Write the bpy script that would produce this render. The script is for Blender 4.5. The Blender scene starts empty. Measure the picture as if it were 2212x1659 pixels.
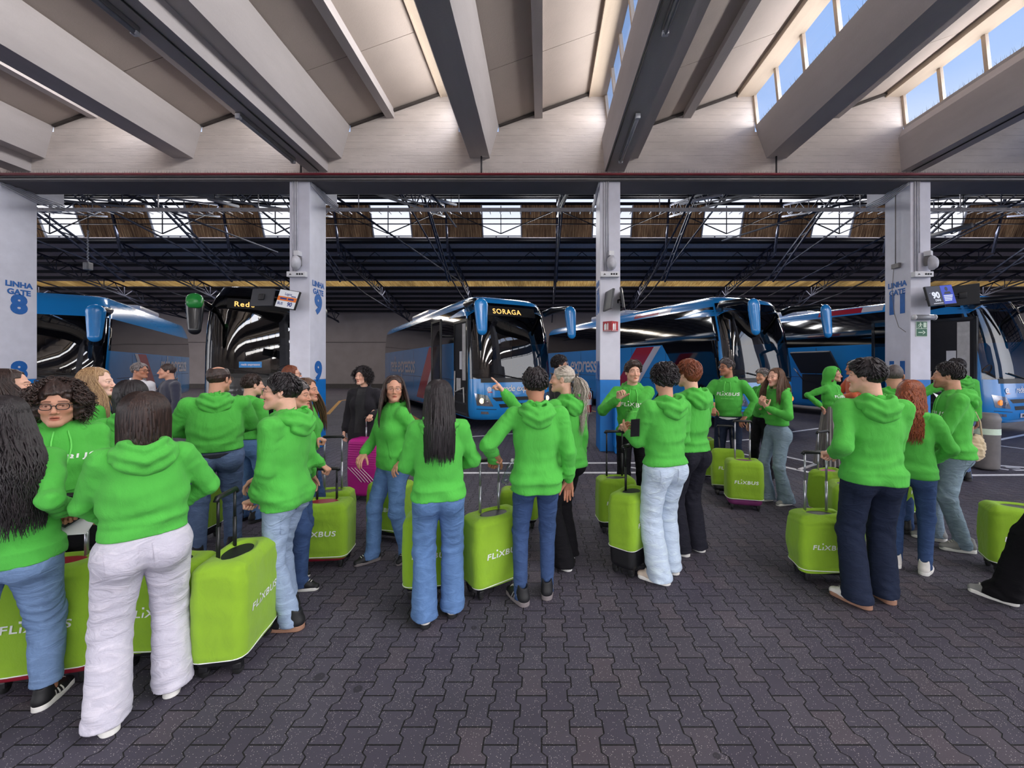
import bpy, bmesh, math, random
import numpy as np
from mathutils import Vector, Matrix
from mathutils.bvhtree import BVHTree

S = bpy.context.scene
COL = S.collection
PI = math.pi
F_PX, CX, HZ, EYE = 880.0, 1172.0, 790.0, 1.75      # focal length in px of a 2212 px frame, vanishing point, eye height

# ---------------------------------------------------------------- camera
cd = bpy.data.cameras.new('camera')
cd.sensor_width = 36.0
cd.lens = 36.0 * F_PX / 2212.0
cd.shift_x = -(CX - 1106.0) / 2212.0
cd.shift_y = -(829.5 - HZ) / 2212.0
cd.clip_start, cd.clip_end = 0.05, 400
cam = bpy.data.objects.new('camera', cd)
COL.objects.link(cam)
cam.location = (0, 0, EYE)
cam.rotation_euler = (PI / 2, 0, 0)
S.camera = cam

# ---------------------------------------------------------------- world: hazy white horizon, pale blue above
REAR_SKY_GAIN = 3.2
W = bpy.data.worlds.new('sky')
S.world = W
W.use_nodes = True
_n, _l = W.node_tree.nodes, W.node_tree.links
_n.clear()
_tc = _n.new('ShaderNodeTexCoord')
_sx = _n.new('ShaderNodeSeparateXYZ')
_l.new(_tc.outputs['Generated'], _sx.inputs[0])
_rp = _n.new('ShaderNodeValToRGB')
_l.new(_sx.outputs['Z'], _rp.inputs[0])
e = _rp.color_ramp.elements
e[0].position, e[0].color = 0.0, (1.0, 1.0, 1.05, 1)
e[1].position, e[1].color = 1.0, (0.22, 0.42, 0.80, 1)
for p_, c_ in ((0.30, (1.0, 1.0, 1.05, 1)), (0.46, (0.42, 0.58, 0.92, 1)), (0.62, (0.27, 0.46, 0.86, 1))):
    q_ = e.new(p_); q_.color = c_
_mr = _n.new('ShaderNodeMapRange')                    # sky behind the viewer, out of view, is brightened to light the hall
_mr.interpolation_type = 'SMOOTHSTEP'
_mr.inputs[1].default_value, _mr.inputs[2].default_value = 0.10, -0.45
_mr.inputs[3].default_value, _mr.inputs[4].default_value = 1.0, REAR_SKY_GAIN
_l.new(_sx.outputs['Y'], _mr.inputs[0])
_bg = _n.new('ShaderNodeBackground')
_st = _n.new('ShaderNodeMath'); _st.operation = 'MULTIPLY'; _st.inputs[1].default_value = 1.15
_l.new(_mr.outputs[0], _st.inputs[0]); _l.new(_st.outputs[0], _bg.inputs['Strength'])
_l.new(_rp.outputs[0], _bg.inputs[0])
_wo = _n.new('ShaderNodeOutputWorld')
_l.new(_bg.outputs[0], _wo.inputs[0])

# ---------------------------------------------------------------- daylight through the saw-tooth skylights of the roof, with added fill lamps
TROUGH_X0, BAY = -1.34, 3.17
BAYS = range(-5, 5)
def area(name, loc, rot, sx, sy, power, color=(1, 1, 1)):
    l = bpy.data.lights.new(name, 'AREA')
    l.shape = 'RECTANGLE'; l.size = sx; l.size_y = sy; l.energy = power; l.color = color
    o = bpy.data.objects.new(name, l); COL.objects.link(o)
    o.location = loc; o.rotation_euler = rot
    return o
for k in BAYS:                                        # along each skylight strip, just under its sill; right of the camera only overhead
    y1 = 8.5 if k <= 1 else 3.6
    area('skylight_daylight', (TROUGH_X0 + BAY * k - 0.47, (y1 - 6.8) / 2, 7.05), (0, math.radians(78), 0), 0.5, y1 + 6.8, (16 if k <= 1 else 40) * (y1 + 6.8), (1.0, 0.96, 0.93))
for k in (2, 3):                                      # fill lamps added in two gutters, hidden behind the sills, brightening slabs and wall
    area('gutter_fill', (TROUGH_X0 + BAY * k - 0.22, 6.05, 6.93), (0, math.radians(96), 0), 0.12, 4.9, 85, (1.0, 0.96, 0.93))
area('rear_fill', (0, -7.3, 1.7), (math.radians(90), 0, 0), 30, 3.0, 190, (1.0, 0.97, 0.95))  # soft fill lamp added behind the viewer, below the unseen wall
for k in range(-5, 6):
    area('clerestory_daylight', (k * 5.47, 20.0, 8.9), (math.radians(-62), 0, 0), 2.0, 1.3, 230, (1, 1, 1))

area('translucent_strip_daylight', (0, 26.0, 6.75), (math.radians(-12), 0, 0), 80, 0.8, 2600, (1.0, 0.92, 0.82))

S.view_settings.view_transform = 'Standard'
S.view_settings.look = 'None'
S.view_settings.exposure = 0.0
S.view_settings.gamma = 1.0
S.view_settings.use_curve_mapping = False
S.cycles.use_denoising = True
S.cycles.max_bounces = 7
S.cycles.diffuse_bounces = 4
S.cycles.glossy_bounces = 3
S.cycles.transmission_bounces = 4
S.cycles.transparent_max_bounces = 8
S.cycles.caustics_reflective = False
S.cycles.caustics_refractive = False

# ---------------------------------------------------------------- small helpers
def P(px, py, d):
    """world point seen at photograph pixel (px, py) at depth d"""
    return Vector(((px - CX) * d / F_PX, d, EYE - (py - HZ) * d / F_PX))
def G(px, py):
    """ground point seen at a pixel"""
    d = F_PX * EYE / (py - HZ)
    return Vector(((px - CX) * d / F_PX, d, 0))

def tag(o, label=None, cat=None, group=None, kind=None):
    if label: o['label'] = label
    if cat: o['category'] = cat
    if group: o['group'] = group
    if kind: o['kind'] = kind
    return o
def thing(name, label, cat, loc=(0, 0, 0), rz=0.0, group=None):
    o = bpy.data.objects.new(name, None)
    o.empty_display_size = 0.1
    COL.objects.link(o)
    o.location = loc; o.rotation_euler = (0, 0, rz)
    return tag(o, label, cat, group)
def link(name, me, mats=(), parent=None):
    o = bpy.data.objects.new(name, me)
    COL.objects.link(o)
    for m in (mats if isinstance(mats, (list, tuple)) else [mats]):
        if m is not None and len(me.materials) < len(mats if isinstance(mats, (list, tuple)) else [mats]):
            me.materials.append(m)
    if parent is not None: o.parent = parent
    return o
def copy_tree(o, parent=None):
    c = o.copy(); COL.objects.link(c)
    if parent is not None: c.parent = parent
    for ch in list(o.children): copy_tree(ch, c)
    return c

def np_mesh(name, V, Q, smooth=True, col=None, mi=None):
    """mesh from numpy verts (n,3) and a list of face arrays"""
    me = bpy.data.meshes.new(name)
    V = np.asarray(V, np.float32)
    if isinstance(Q, np.ndarray) and Q.ndim == 2:
        nf, k = Q.shape
        me.vertices.add(len(V)); me.vertices.foreach_set('co', V.ravel())
        me.loops.add(nf * k); me.loops.foreach_set('vertex_index', Q.astype(np.int32).ravel())
        me.polygons.add(nf)
        me.polygons.foreach_set('loop_start', np.arange(0, nf * k, k, dtype=np.int32))
        me.update(calc_edges=True)
    else:
        me.from_pydata([tuple(v) for v in V.tolist()], [], [list(map(int, q)) for q in Q])
        me.update()
    if smooth:
        me.polygons.foreach_set('use_smooth', np.ones(len(me.polygons), bool))
    if mi is not None:
        me.polygons.foreach_set('material_index', np.asarray(mi, np.int32))
    if col is not None:
        a = me.color_attributes.new('tint', 'FLOAT_COLOR', 'POINT')
        a.data.foreach_set('color', np.concatenate([col, np.ones((len(col), 1))], 1).astype(np.float32).ravel())
    me.validate()
    return me

class MB:
    """collects simple solids into one mesh"""
    def __init__(s): s.v, s.f, s.m = [], [], []
    def add(s, vs, fs, m=0):
        b = len(s.v); s.v += [tuple(v) for v in vs]
        s.f += [[b + i for i in f] for f in fs]; s.m += [m] * len(fs)
        return s
    def box(s, x0, x1, y0, y1, z0, z1, m=0):
        return s.add([(x, y, z) for z in (z0, z1) for y in (y0, y1) for x in (x0, x1)],
                     [(0, 2, 3, 1), (4, 5, 7, 6), (0, 1, 5, 4), (2, 6, 7, 3), (0, 4, 6, 2), (1, 3, 7, 5)], m)
    def rbox(s, c, h, M=None, bev=0.01, m=0):
        """bevelled box: centre, half sizes, optional rotation"""
        bm = bmesh.new(); bmesh.ops.create_cube(bm, size=2.0)
        for v in bm.verts: v.co = Vector((v.co.x * h[0], v.co.y * h[1], v.co.z * h[2]))
        if bev: bmesh.ops.bevel(bm, geom=bm.edges[:], offset=min(bev, min(h) * 0.9), segments=2, profile=0.6, affect='EDGES')
        bm.verts.index_update()
        R = M if M is not None else Matrix.Identity(3)
        s.add([R @ v.co + Vector(c) for v in bm.verts], [[v.index for v in f.verts] for f in bm.faces], m)
        bm.free(); return s
    def tube(s, pts, r, n=8, m=0, cap=True):
        pts = [Vector(p) for p in pts]; k = len(pts)
        rs = r if isinstance(r, (list, tuple)) else [r] * k
        rings = []; up = None
        for i in range(k):
            t = (pts[min(i + 1, k - 1)] - pts[max(i - 1, 0)])
            if t.length < 1e-9: t = Vector((0, 0, 1))
            t.normalize()
            if up is None or abs(up.dot(t)) > 0.98:
                up = Vector((0, 0, 1)) if abs(t.z) < 0.9 else Vector((0, 1, 0))
            a = t.cross(up).normalized(); b = a.cross(t).normalized(); up = b
            rings.append([pts[i] + (a * math.cos(2 * PI * j / n) + b * math.sin(2 * PI * j / n)) * rs[i] for j in range(n)])
        vs = [v for rg in rings for v in rg]
        fs = [(i * n + j, i * n + (j + 1) % n, (i + 1) * n + (j + 1) % n, (i + 1) * n + j) for i in range(k - 1) for j in range(n)]
        if cap: fs += [tuple(range(n - 1, -1, -1)), tuple((k - 1) * n + j for j in range(n))]
        return s.add(vs, fs, m)
    def bar(s, a, b, w, h=None, m=0):
        """square bar from a to b"""
        a, b = Vector(a), Vector(b); h = h or w
        t = (b - a).normalized(); up = Vector((0, 0, 1)) if abs(t.z) < 0.95 else Vector((0, 1, 0))
        x = t.cross(up).normalized() * (w / 2); y = x.cross(t).normalized() * (h / 2)
        return s.add([a - x - y, a + x - y, a + x + y, a - x + y, b - x - y, b + x - y, b + x + y, b - x + y],
                     [(0, 3, 2, 1), (4, 5, 6, 7), (0, 1, 5, 4), (1, 2, 6, 5), (2, 3, 7, 6), (3, 0, 4, 7)], m)
    def loft(s, rings, cap=True, closed=True, m=0):
        n = len(rings[0]); k = len(rings)
        vs = [v for r in rings for v in r]; e_ = n if closed else n - 1
        fs = [(i * n + j, i * n + (j + 1) % n, (i + 1) * n + (j + 1) % n, (i + 1) * n + j) for i in range(k - 1) for j in range(e_)]
        if cap: fs += [tuple(range(n - 1, -1, -1)), tuple((k - 1) * n + j for j in range(n))]
        return s.add(vs, fs, m)
    def prism(s, poly, axis, a, b, m=0):
        """2-D polygon extruded along an axis between a and b ('x': (y,z), 'y': (x,z), 'z': (x,y))"""
        def mk(p, t):
            return (t, p[0], p[1]) if axis == 'x' else (p[0], t, p[1]) if axis == 'y' else (p[0], p[1], t)
        n = len(poly)
        vs = [mk(p, a) for p in poly] + [mk(p, b) for p in poly]
        fs = [tuple(range(n)), tuple(range(2 * n - 1, n - 1, -1))] + [(i, i + n, (i + 1) % n + n, (i + 1) % n) for i in range(n)]
        return s.add(vs, fs, m)
    def mesh(s, name, smooth=False):
        me = bpy.data.meshes.new(name)
        me.from_pydata(s.v, [], s.f); me.update()
        bm = bmesh.new(); bm.from_mesh(me); bmesh.ops.recalc_face_normals(bm, faces=bm.faces[:]); bm.to_mesh(me); bm.free()
        me.polygons.foreach_set('material_index', s.m)
        if smooth: me.polygons.foreach_set('use_smooth', [True] * len(me.polygons))
        return me
    def build(s, name, mats, parent=None, smooth=False):
        o = link(name, s.mesh(name, smooth), mats, parent)
        if smooth == 'auto':
            for p in o.data.polygons: p.use_smooth = True
            o.data.set_sharp_from_angle(angle=math.radians(40))
        return o

# ---------------------------------------------------------------- materials
def lin(r, g, b):
    f = lambda c: (c / 255 / 12.92) if c / 255 <= 0.04045 else ((c / 255 + 0.055) / 1.055) ** 2.4
    return (f(r), f(g), f(b), 1)
class NT:
    def __init__(s, name, rough=0.6, metal=0.0, color=(0.5, 0.5, 0.5, 1), spec=0.5):
        s.mat = bpy.data.materials.new(name); s.mat.use_nodes = True
        s.t = s.mat.node_tree; s.b = s.t.nodes['Principled BSDF']
        s.b.inputs['Base Color'].default_value = color
        s.b.inputs['Roughness'].default_value = rough
        s.b.inputs['Metallic'].default_value = metal
        s.b.inputs['Specular IOR Level'].default_value = spec
    def n(s, typ, **kw):
        x = s.t.nodes.new(typ)
        for k, v in kw.items(): setattr(x, k, v)
        return x
    def put(s, sock, v):
        if hasattr(v, 'is_output'): s.t.links.new(v, sock)
        else: sock.default_value = v
    def m(s, op, a, b=0.0, c=0.0):
        x = s.n('ShaderNodeMath', operation=op)
        for i, v in enumerate((a, b, c)): s.put(x.inputs[i], v)
        return x.outputs[0]
    def coord(s, which='Object'):
        return s.n('ShaderNodeTexCoord').outputs[which]
    def scale(s, vec, sc):
        x = s.n('ShaderNodeMapping'); s.put(x.inputs[0], vec); x.inputs['Scale'].default_value = sc
        return x.outputs[0]
    def noise(s, vec, scale=5.0, detail=3.0, rough=0.5, dist=0.0):
        x = s.n('ShaderNodeTexNoise'); s.put(x.inputs['Vector'], vec)
        x.inputs['Scale'].default_value = scale; x.inputs['Detail'].default_value = detail
        x.inputs['Roughness'].default_value = rough; x.inputs['Distortion'].default_value = dist
        return x.outputs[0]
    def ramp(s, fac, stops):
        x = s.n('ShaderNodeValToRGB'); s.put(x.inputs[0], fac)
        el = x.color_ramp.elements
        el[0].position, el[0].color = stops[0]; el[1].position, el[1].color = stops[-1]
        for p_, c_ in stops[1:-1]:
            q_ = el.new(p_); q_.color = c_
        return x.outputs[0]
    def mix(s, fac, a, b, mode='MIX'):
        x = s.n('ShaderNodeMix', data_type='RGBA', blend_type=mode)
        s.put(x.inputs[0], fac); s.put(x.inputs[6], a); s.put(x.inputs[7], b)
        return x.outputs[2]
    def base(s, c): s.put(s.b.inputs['Base Color'], c); return s
    def bump(s, h, strength=0.3, dist=0.01):
        x = s.n('ShaderNodeBump'); s.put(x.inputs['Height'], h)
        x.inputs['Strength'].default_value = strength; x.inputs['Distance'].default_value = dist
        s.t.links.new(x.outputs[0], s.b.inputs['Normal']); return s
M = {}
def mul(c, k): return (c[0] * k, c[1] * k, c[2] * k, 1)
def plain(name, c, rough=0.5, metal=0.0, var=0.12, scale=9.0, spec=0.5, bump=0.0):
    """painted / plastic / metal surface with slight uneven wear"""
    t = NT(name, rough, metal, c, spec)
    n_ = t.noise(t.coord(), scale, 4)
    t.base(t.ramp(n_, [(0.3, mul(c, 1 - var)), (0.7, mul(c, 1 + var))]))
    if bump: t.bump(n_, bump, 0.005)
    M[name] = t.mat
    return t.mat
def glow(name, c, strength):
    m = bpy.data.materials.new(name); m.use_nodes = True
    b = m.node_tree.nodes['Principled BSDF']
    b.inputs['Base Color'].default_value = (0, 0, 0, 1)
    b.inputs['Emission Color'].default_value = c; b.inputs['Emission Strength'].default_value = strength
    M[name] = m; return m
def cloth(name, c, wr=0.35, weave=900, fuzz=0.25, stretch=(1, 1, 0.5), var=0.10):
    """woven cloth: weave grain plus soft wrinkles"""
    t = NT(name, 0.9, 0, c, 0.2)
    co = t.coord()
    big = t.noise(t.scale(co, stretch), 14, 3, 0.55, 0.6)
    fine = t.noise(co, weave / 3, 2, 0.6)
    t.base(t.mix(fine, t.ramp(big, [(0.3, mul(c, 1 - var)), (0.7, mul(c, 1 + var))]), mul(c, 1.12)))
    h = t.m('ADD', t.m('MULTIPLY', big, 1.0), t.m('MULTIPLY', fine, 0.12))
    t.bump(h, wr, 0.02)
    t.b.inputs['Sheen Weight'].default_value = fuzz
    t.b.inputs['Sheen Roughness'].default_value = 0.6
    M[name] = t.mat; return t.mat
def denim(name, c, fade=1.5, wr=0.5):
    t = NT(name, 0.88, 0, c, 0.2)
    co = t.coord()
    wash = t.noise(t.scale(co, (1.2, 1.2, 0.5)), 6, 4, 0.6, 0.5)
    wrk = t.noise(t.scale(co, (1, 1, 2.2)), 9, 3, 0.55, 1.0)
    fine = t.noise(t.scale(co, (1, 1, 0.25)), 420, 2, 0.7)
    base = t.ramp(wash, [(0.32, c), (0.72, (min(1, c[0] * fade), min(1, c[1] * fade), min(1, c[2] * fade), 1))])
    base = t.mix(t.m('MULTIPLY', t.ramp(wrk, [(0.50, (0, 0, 0, 1)), (0.66, (1, 1, 1, 1))]), 0.35), base, (min(1, c[0] * fade * 1.5), min(1, c[1] * fade * 1.45), min(1, c[2] * fade * 1.35), 1))
    t.base(t.mix(t.m('MULTIPLY', fine, 0.5), base, mul(c, 0.6)))
    t.bump(t.m('ADD', wrk, t.m('MULTIPLY', fine, 0.03)), wr, 0.025)
    M[name] = t.mat; return t.mat
def hairmat(name, c, c2, rough=0.42):
    t = NT(name, rough, 0, c, 0.4)
    co = t.coord()
    st = t.noise(t.scale(co, (1, 1, 0.08)), 130, 3, 0.7)
    t.base(t.ramp(st, [(0.35, c), (0.75, c2)]))
    t.bump(st, 0.6, 0.006)
    M[name] = t.mat; return t.mat
def skinmat(name, c):
    t = NT(name, 0.55, 0, c, 0.35)
    a = t.n('ShaderNodeVertexColor', layer_name='tint').outputs[0]
    n_ = t.noise(t.coord(), 60, 3)
    col = t.mix(n_, mul(c, 0.9), mul(c, 1.08))
    t.base(t.mix(1.0, col, a, 'MULTIPLY'))
    t.b.inputs['Subsurface Weight'].default_value = 0.06
    t.b.inputs['Subsurface Radius'].default_value = (0.01, 0.004, 0.002)
    M[name] = t.mat; return t.mat
def glass(name, tint, rough=0.03, refl=0.06):
    """thin pane: part see-through, part mirror by angle"""
    m = bpy.data.materials.new(name); m.use_nodes = True
    t = m.node_tree; t.nodes.clear()
    out = t.nodes.new('ShaderNodeOutputMaterial')
    tr = t.nodes.new('ShaderNodeBsdfTransparent'); tr.inputs[0].default_value = tint
    gl = t.nodes.new('ShaderNodeBsdfGlossy'); gl.inputs['Roughness'].default_value = rough
    lw = t.nodes.new('ShaderNodeLayerWeight')
    pw = t.nodes.new('ShaderNodeMath'); pw.operation = 'POWER'; pw.inputs[1].default_value = 4.0
    mx = t.nodes.new('ShaderNodeMixShader')
    ad = t.nodes.new('ShaderNodeMath'); ad.operation = 'MULTIPLY_ADD'; ad.inputs[1].default_value = 0.85; ad.inputs[2].default_value = refl
    t.links.new(lw.outputs['Facing'], pw.inputs[0]); t.links.new(pw.outputs[0], ad.inputs[0])
    t.links.new(ad.outputs[0], mx.inputs[0]); t.links.new(tr.outputs[0], mx.inputs[1]); t.links.new(gl.outputs[0], mx.inputs[2])
    t.links.new(mx.outputs[0], out.inputs[0])
    M[name] = m; return m
# ================================================================ MATERIALS OF THE BUILDING
def concrete(name, c, board=0.0, seams=0.0, stain=0.18, streak=(0.6, 0.6, 0.6)):
    t = NT(name, 0.85, 0, c, 0.25)
    co = t.coord()
    big = t.noise(t.scale(co, streak), 1.6, 6, 0.62)
    fine = t.noise(co, 38, 4, 0.65)
    col = t.ramp(big, [(0.28, mul(c, 1 - stain)), (0.70, mul(c, 1 + stain * 0.5))])
    col = t.mix(t.m('MULTIPLY', fine, 0.35), col, mul(c, 0.8))
    h = t.m('MULTIPLY', fine, 0.25)
    if board:
        sx = t.n('ShaderNodeSeparateXYZ'); t.put(sx.inputs[0], co)
        row = t.m('FLOOR', t.m('DIVIDE', sx.outputs[2], board))
        fr = t.m('FRACT', t.m('DIVIDE', sx.outputs[2], board))
        wob = t.noise(t.scale(co, (0.7, 0.7, 7)), 5, 4)
        line = t.m('MULTIPLY', t.m('LESS_THAN', fr, 0.09), t.m('GREATER_THAN', wob, 0.47))
        wn = t.n('ShaderNodeTexWhiteNoise', noise_dimensions='1D'); t.put(wn.inputs[1], row)
        h = t.m('ADD', h, t.m('SUBTRACT', t.m('MULTIPLY', wn.outputs[0], 0.8), t.m('MULTIPLY', line, 1.2)))
        h = t.m('ADD', h, t.m('MULTIPLY', wob, 0.8))
        col = t.mix(t.m('MULTIPLY', line, 0.35), col, mul(c, 0.45))
    t.base(col); t.bump(h, 0.5, 0.02)
    M[name] = t.mat; return t.mat
concrete('wall_concrete', lin(206, 196, 190), board=0.145, stain=0.22, streak=(0.5, 0.5, 1.4))
concrete('beam_concrete', lin(196, 190, 190), stain=0.16, streak=(1, 0.25, 1))
concrete('slab_concrete', lin(186, 174, 166), stain=0.10)
concrete('ridge_concrete', lin(206, 190, 172), stain=0.15, streak=(3, 0.3, 3))
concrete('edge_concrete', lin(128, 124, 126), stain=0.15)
plain('joint_dark', lin(70, 64, 62), 0.9)
plain('soot_paint', lin(52, 50, 54), 0.7, var=0.25)
plain('white_paint', lin(214, 214, 226), 0.55, var=0.05, scale=5, bump=0.05)
plain('blue_paint', lin(20, 122, 205), 0.45, var=0.10, scale=4)
plain('letter_blue', lin(28, 100, 178), 0.6)
plain('steel_blue', lin(30, 36, 58), 0.8, 0.0, var=0.25)
plain('steel_dark', lin(22, 22, 30), 0.85, 0.0)
plain('galvanised', lin(168, 168, 174), 0.4, 0.6)
plain('pipe_red', lin(120, 26, 40), 0.45)
plain('pipe_grey', lin(120, 116, 116), 0.5)
plain('conduit_grey', lin(196, 196, 204), 0.5)
plain('line_white', lin(232, 232, 236), 0.75, var=0.12, scale=25)
plain('line_yellow', lin(206, 150, 70), 0.75, var=0.25, scale=25)
plain('plastic_white', lin(222, 222, 226), 0.4, var=0.03)
plain('plastic_black', lin(18, 18, 22), 0.45)
plain('rubber', lin(22, 22, 24), 0.8)
plain('dark_hall', lin(150, 142, 148), 0.9)
plain('hall_wall', lin(140, 132, 134), 0.9, var=0.08, scale=1.2)
plain('hall_plinth', lin(70, 66, 66), 0.9)
glass('sky_glass', (0.93, 0.95, 0.98, 1), 0.02, 0.02)
def fibre(name, stops, amount):
    t = NT(name, 0.8, 0, lin(150, 110, 66))
    c_ = t.coord()
    k_ = t.ramp(t.noise(t.scale(c_, (14, 0.4, 0.25)), 3.2, 5, 0.72), stops)
    pt = t.ramp(t.noise(t.scale(c_, (.7, .3, .3)), 1.6, 3), [(0.35, (.45, .45, .47, 1)), (0.65, (1, 1, 1, 1))])
    k_ = t.mix(1.0, k_, pt, 'MULTIPLY')
    t.base(k_)
    tl = t.n('ShaderNodeBsdfTranslucent'); t.put(tl.inputs[0], k_)
    mx = t.n('ShaderNodeMixShader'); mx.inputs[0].default_value = amount
    t.t.links.new(t.b.outputs[0], mx.inputs[1]); t.t.links.new(tl.outputs[0], mx.inputs[2])
    t.t.links.new(mx.outputs[0], t.t.nodes['Material Output'].inputs[0])
    M[name] = t.mat
fibre('fibre_sheet', [(0.36, lin(58, 42, 34)), (0.52, lin(128, 92, 62)), (0.68, lin(216, 176, 126))], 0.60)
fibre('fibre_strip', [(0.36, lin(150, 100, 50)), (0.50, lin(220, 146, 66)), (0.66, lin(255, 194, 108))], 0.85)

# interlocking dog-bone pavers, darker joints, white grit and old gum spots
t = NT('pavers', 0.78, 0, lin(66, 60, 70), 0.35)
co = t.coord()
sx = t.n('ShaderNodeSeparateXYZ'); t.put(sx.inputs[0], co)
PW, PL = 0.1353, 0.1870
u = t.m('DIVIDE', t.m('SUBTRACT', sx.outputs[0], 0.008), PW)
v = t.m('ADD', t.m('DIVIDE', t.m('SUBTRACT', sx.outputs[1], 2.0677), PL), 0.5)
j = t.m('ROUND', u)
par = t.m('FLOORED_MODULO', j, 2.0)
ph = t.m('ADD', v, t.m('MULTIPLY', par, 0.5))
tri = t.m('MULTIPLY', t.m('COSINE', t.m('MULTIPLY', ph, 2 * PI)), 3.0)
trap = t.m('MAXIMUM', t.m('MINIMUM', tri, 1.0), -1.0)
du = t.m('SUBTRACT', t.m('MULTIPLY', t.m('SUBTRACT', u, j), PW), t.m('MULTIPLY', trap, 0.0125))
ci = t.m('SUBTRACT', j, t.m('LESS_THAN', du, 0.0))
pi_ = t.m('FLOORED_MODULO', ci, 2.0)
vv = t.m('ADD', t.m('ADD', v, 0.5), t.m('MULTIPLY', pi_, 0.5))
dv = t.m('MULTIPLY', t.m('ABSOLUTE', t.m('SUBTRACT', vv, t.m('ROUND', vv))), PL)
jd = t.m('MINIMUM', t.m('ABSOLUTE', du), dv)
wig = t.m('MULTIPLY', t.m('SUBTRACT', t.noise(co, 60, 2), 0.5), 0.003)
jd = t.m('ADD', jd, wig)
joint = t.n('ShaderNodeMapRange'); t.put(joint.inputs[0], jd)
joint.inputs[1].default_value, joint.inputs[2].default_value = 0.0016, 0.0050
jf = joint.outputs[0]
cell = t.n('ShaderNodeCombineXYZ'); t.put(cell.inputs[0], ci); t.put(cell.inputs[1], t.m('FLOOR', t.m('ADD', vv, 0.0)))
wn = t.n('ShaderNodeTexWhiteNoise', noise_dimensions='2D'); t.put(wn.inputs[0], cell.outputs[0])
tone = t.ramp(wn.outputs[0], [(0.0, lin(71, 67, 80)), (0.75, lin(78, 75, 87)), (1.0, lin(84, 77, 86))])
wear = t.noise(co, 1.1, 5, 0.6)
tone = t.mix(1.0, tone, t.ramp(wear, [(0.3, (0.78, 0.78, 0.80, 1)), (0.7, (1.12, 1.10, 1.14, 1))]), 'MULTIPLY')
grain = t.noise(co, 260, 3, 0.7)
tone = t.mix(1.0, tone, t.ramp(grain, [(0.3, (0.75, 0.75, 0.76, 1)), (0.7, (1.2, 1.2, 1.2, 1))]), 'MULTIPLY')
vor = t.n('ShaderNodeTexVoronoi'); t.put(vor.inputs['Vector'], co); vor.inputs['Scale'].default_value = 150
sep = t.n('ShaderNodeSeparateColor'); t.put(sep.inputs[0], vor.outputs['Color'])
dens = t.noise(co, 5, 3)
grit = t.m('MULTIPLY', t.m('LESS_THAN', vor.outputs['Distance'], 0.26), t.m('GREATER_THAN', t.m('ADD', sep.outputs[0], t.m('MULTIPLY', dens, 0.6)), 1.05))
tone = t.mix(t.m('MULTIPLY', grit, 0.62), tone, lin(214, 208, 206))
gum = t.n('ShaderNodeTexVoronoi'); t.put(gum.inputs['Vector'], co); gum.inputs['Scale'].default_value = 3.4
gsep = t.n('ShaderNodeSeparateColor'); t.put(gsep.inputs[0], gum.outputs['Color'])
gdist = t.m('ADD', gum.outputs['Distance'], t.m('MULTIPLY', t.noise(co, 40, 2), 0.05))
gumf = t.m('MULTIPLY', t.m('LESS_THAN', gdist, t.m('ADD', 0.07, t.m('MULTIPLY', gsep.outputs[1], 0.08))), t.m('GREATER_THAN', gsep.outputs[0], 0.35))
tone = t.mix(t.m('MULTIPLY', gumf, 0.7), tone, lin(38, 36, 44))
tone = t.mix(jf, lin(19, 16, 20), tone)
t.base(tone)
t.bump(t.m('ADD', t.m('MULTIPLY', jf, 1.0), t.m('ADD', t.m('MULTIPLY', grain, 0.14), t.m('MULTIPLY', grit, 0.10))), 0.7, 0.008)
t.put(t.b.inputs['Roughness'], t.ramp(grain, [(0.3, (0.62, 0.62, 0.62, 1)), (0.7, (0.85, 0.85, 0.85, 1))]))
M['pavers'] = t.mat
plain('yard', lin(150, 146, 142), 0.9)

# ================================================================ FRONT HALL (saw-tooth concrete roof)
def struct(name, mb, mats, smooth=False):
    o = mb.build(name, mats if isinstance(mats, list) else [mats], None, smooth)
    o['kind'] = 'structure'
    return o
YB, YW = -7.0, 8.71                 # the roof runs from behind the viewer to the gable wall
struct('floor', MB().add([(-45, -9, 0), (45, -9, 0), (45, 32, 0), (-45, 32, 0)], [(0, 1, 2, 3)]), M['pavers'])
struct('wall_front', MB().box(-24, 24, -7.3, -7.05, 3.3, 8.0), M['wall_concrete'])  # unseen wall added behind the viewer to keep light off the beam undersides
struct('floor_yard_outside', MB().add([(-80, -60, -0.03), (80, -60, -0.03), (80, -9, -0.03), (-80, -9, -0.03)], [(0, 1, 2, 3)]), M['yard'])

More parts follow.
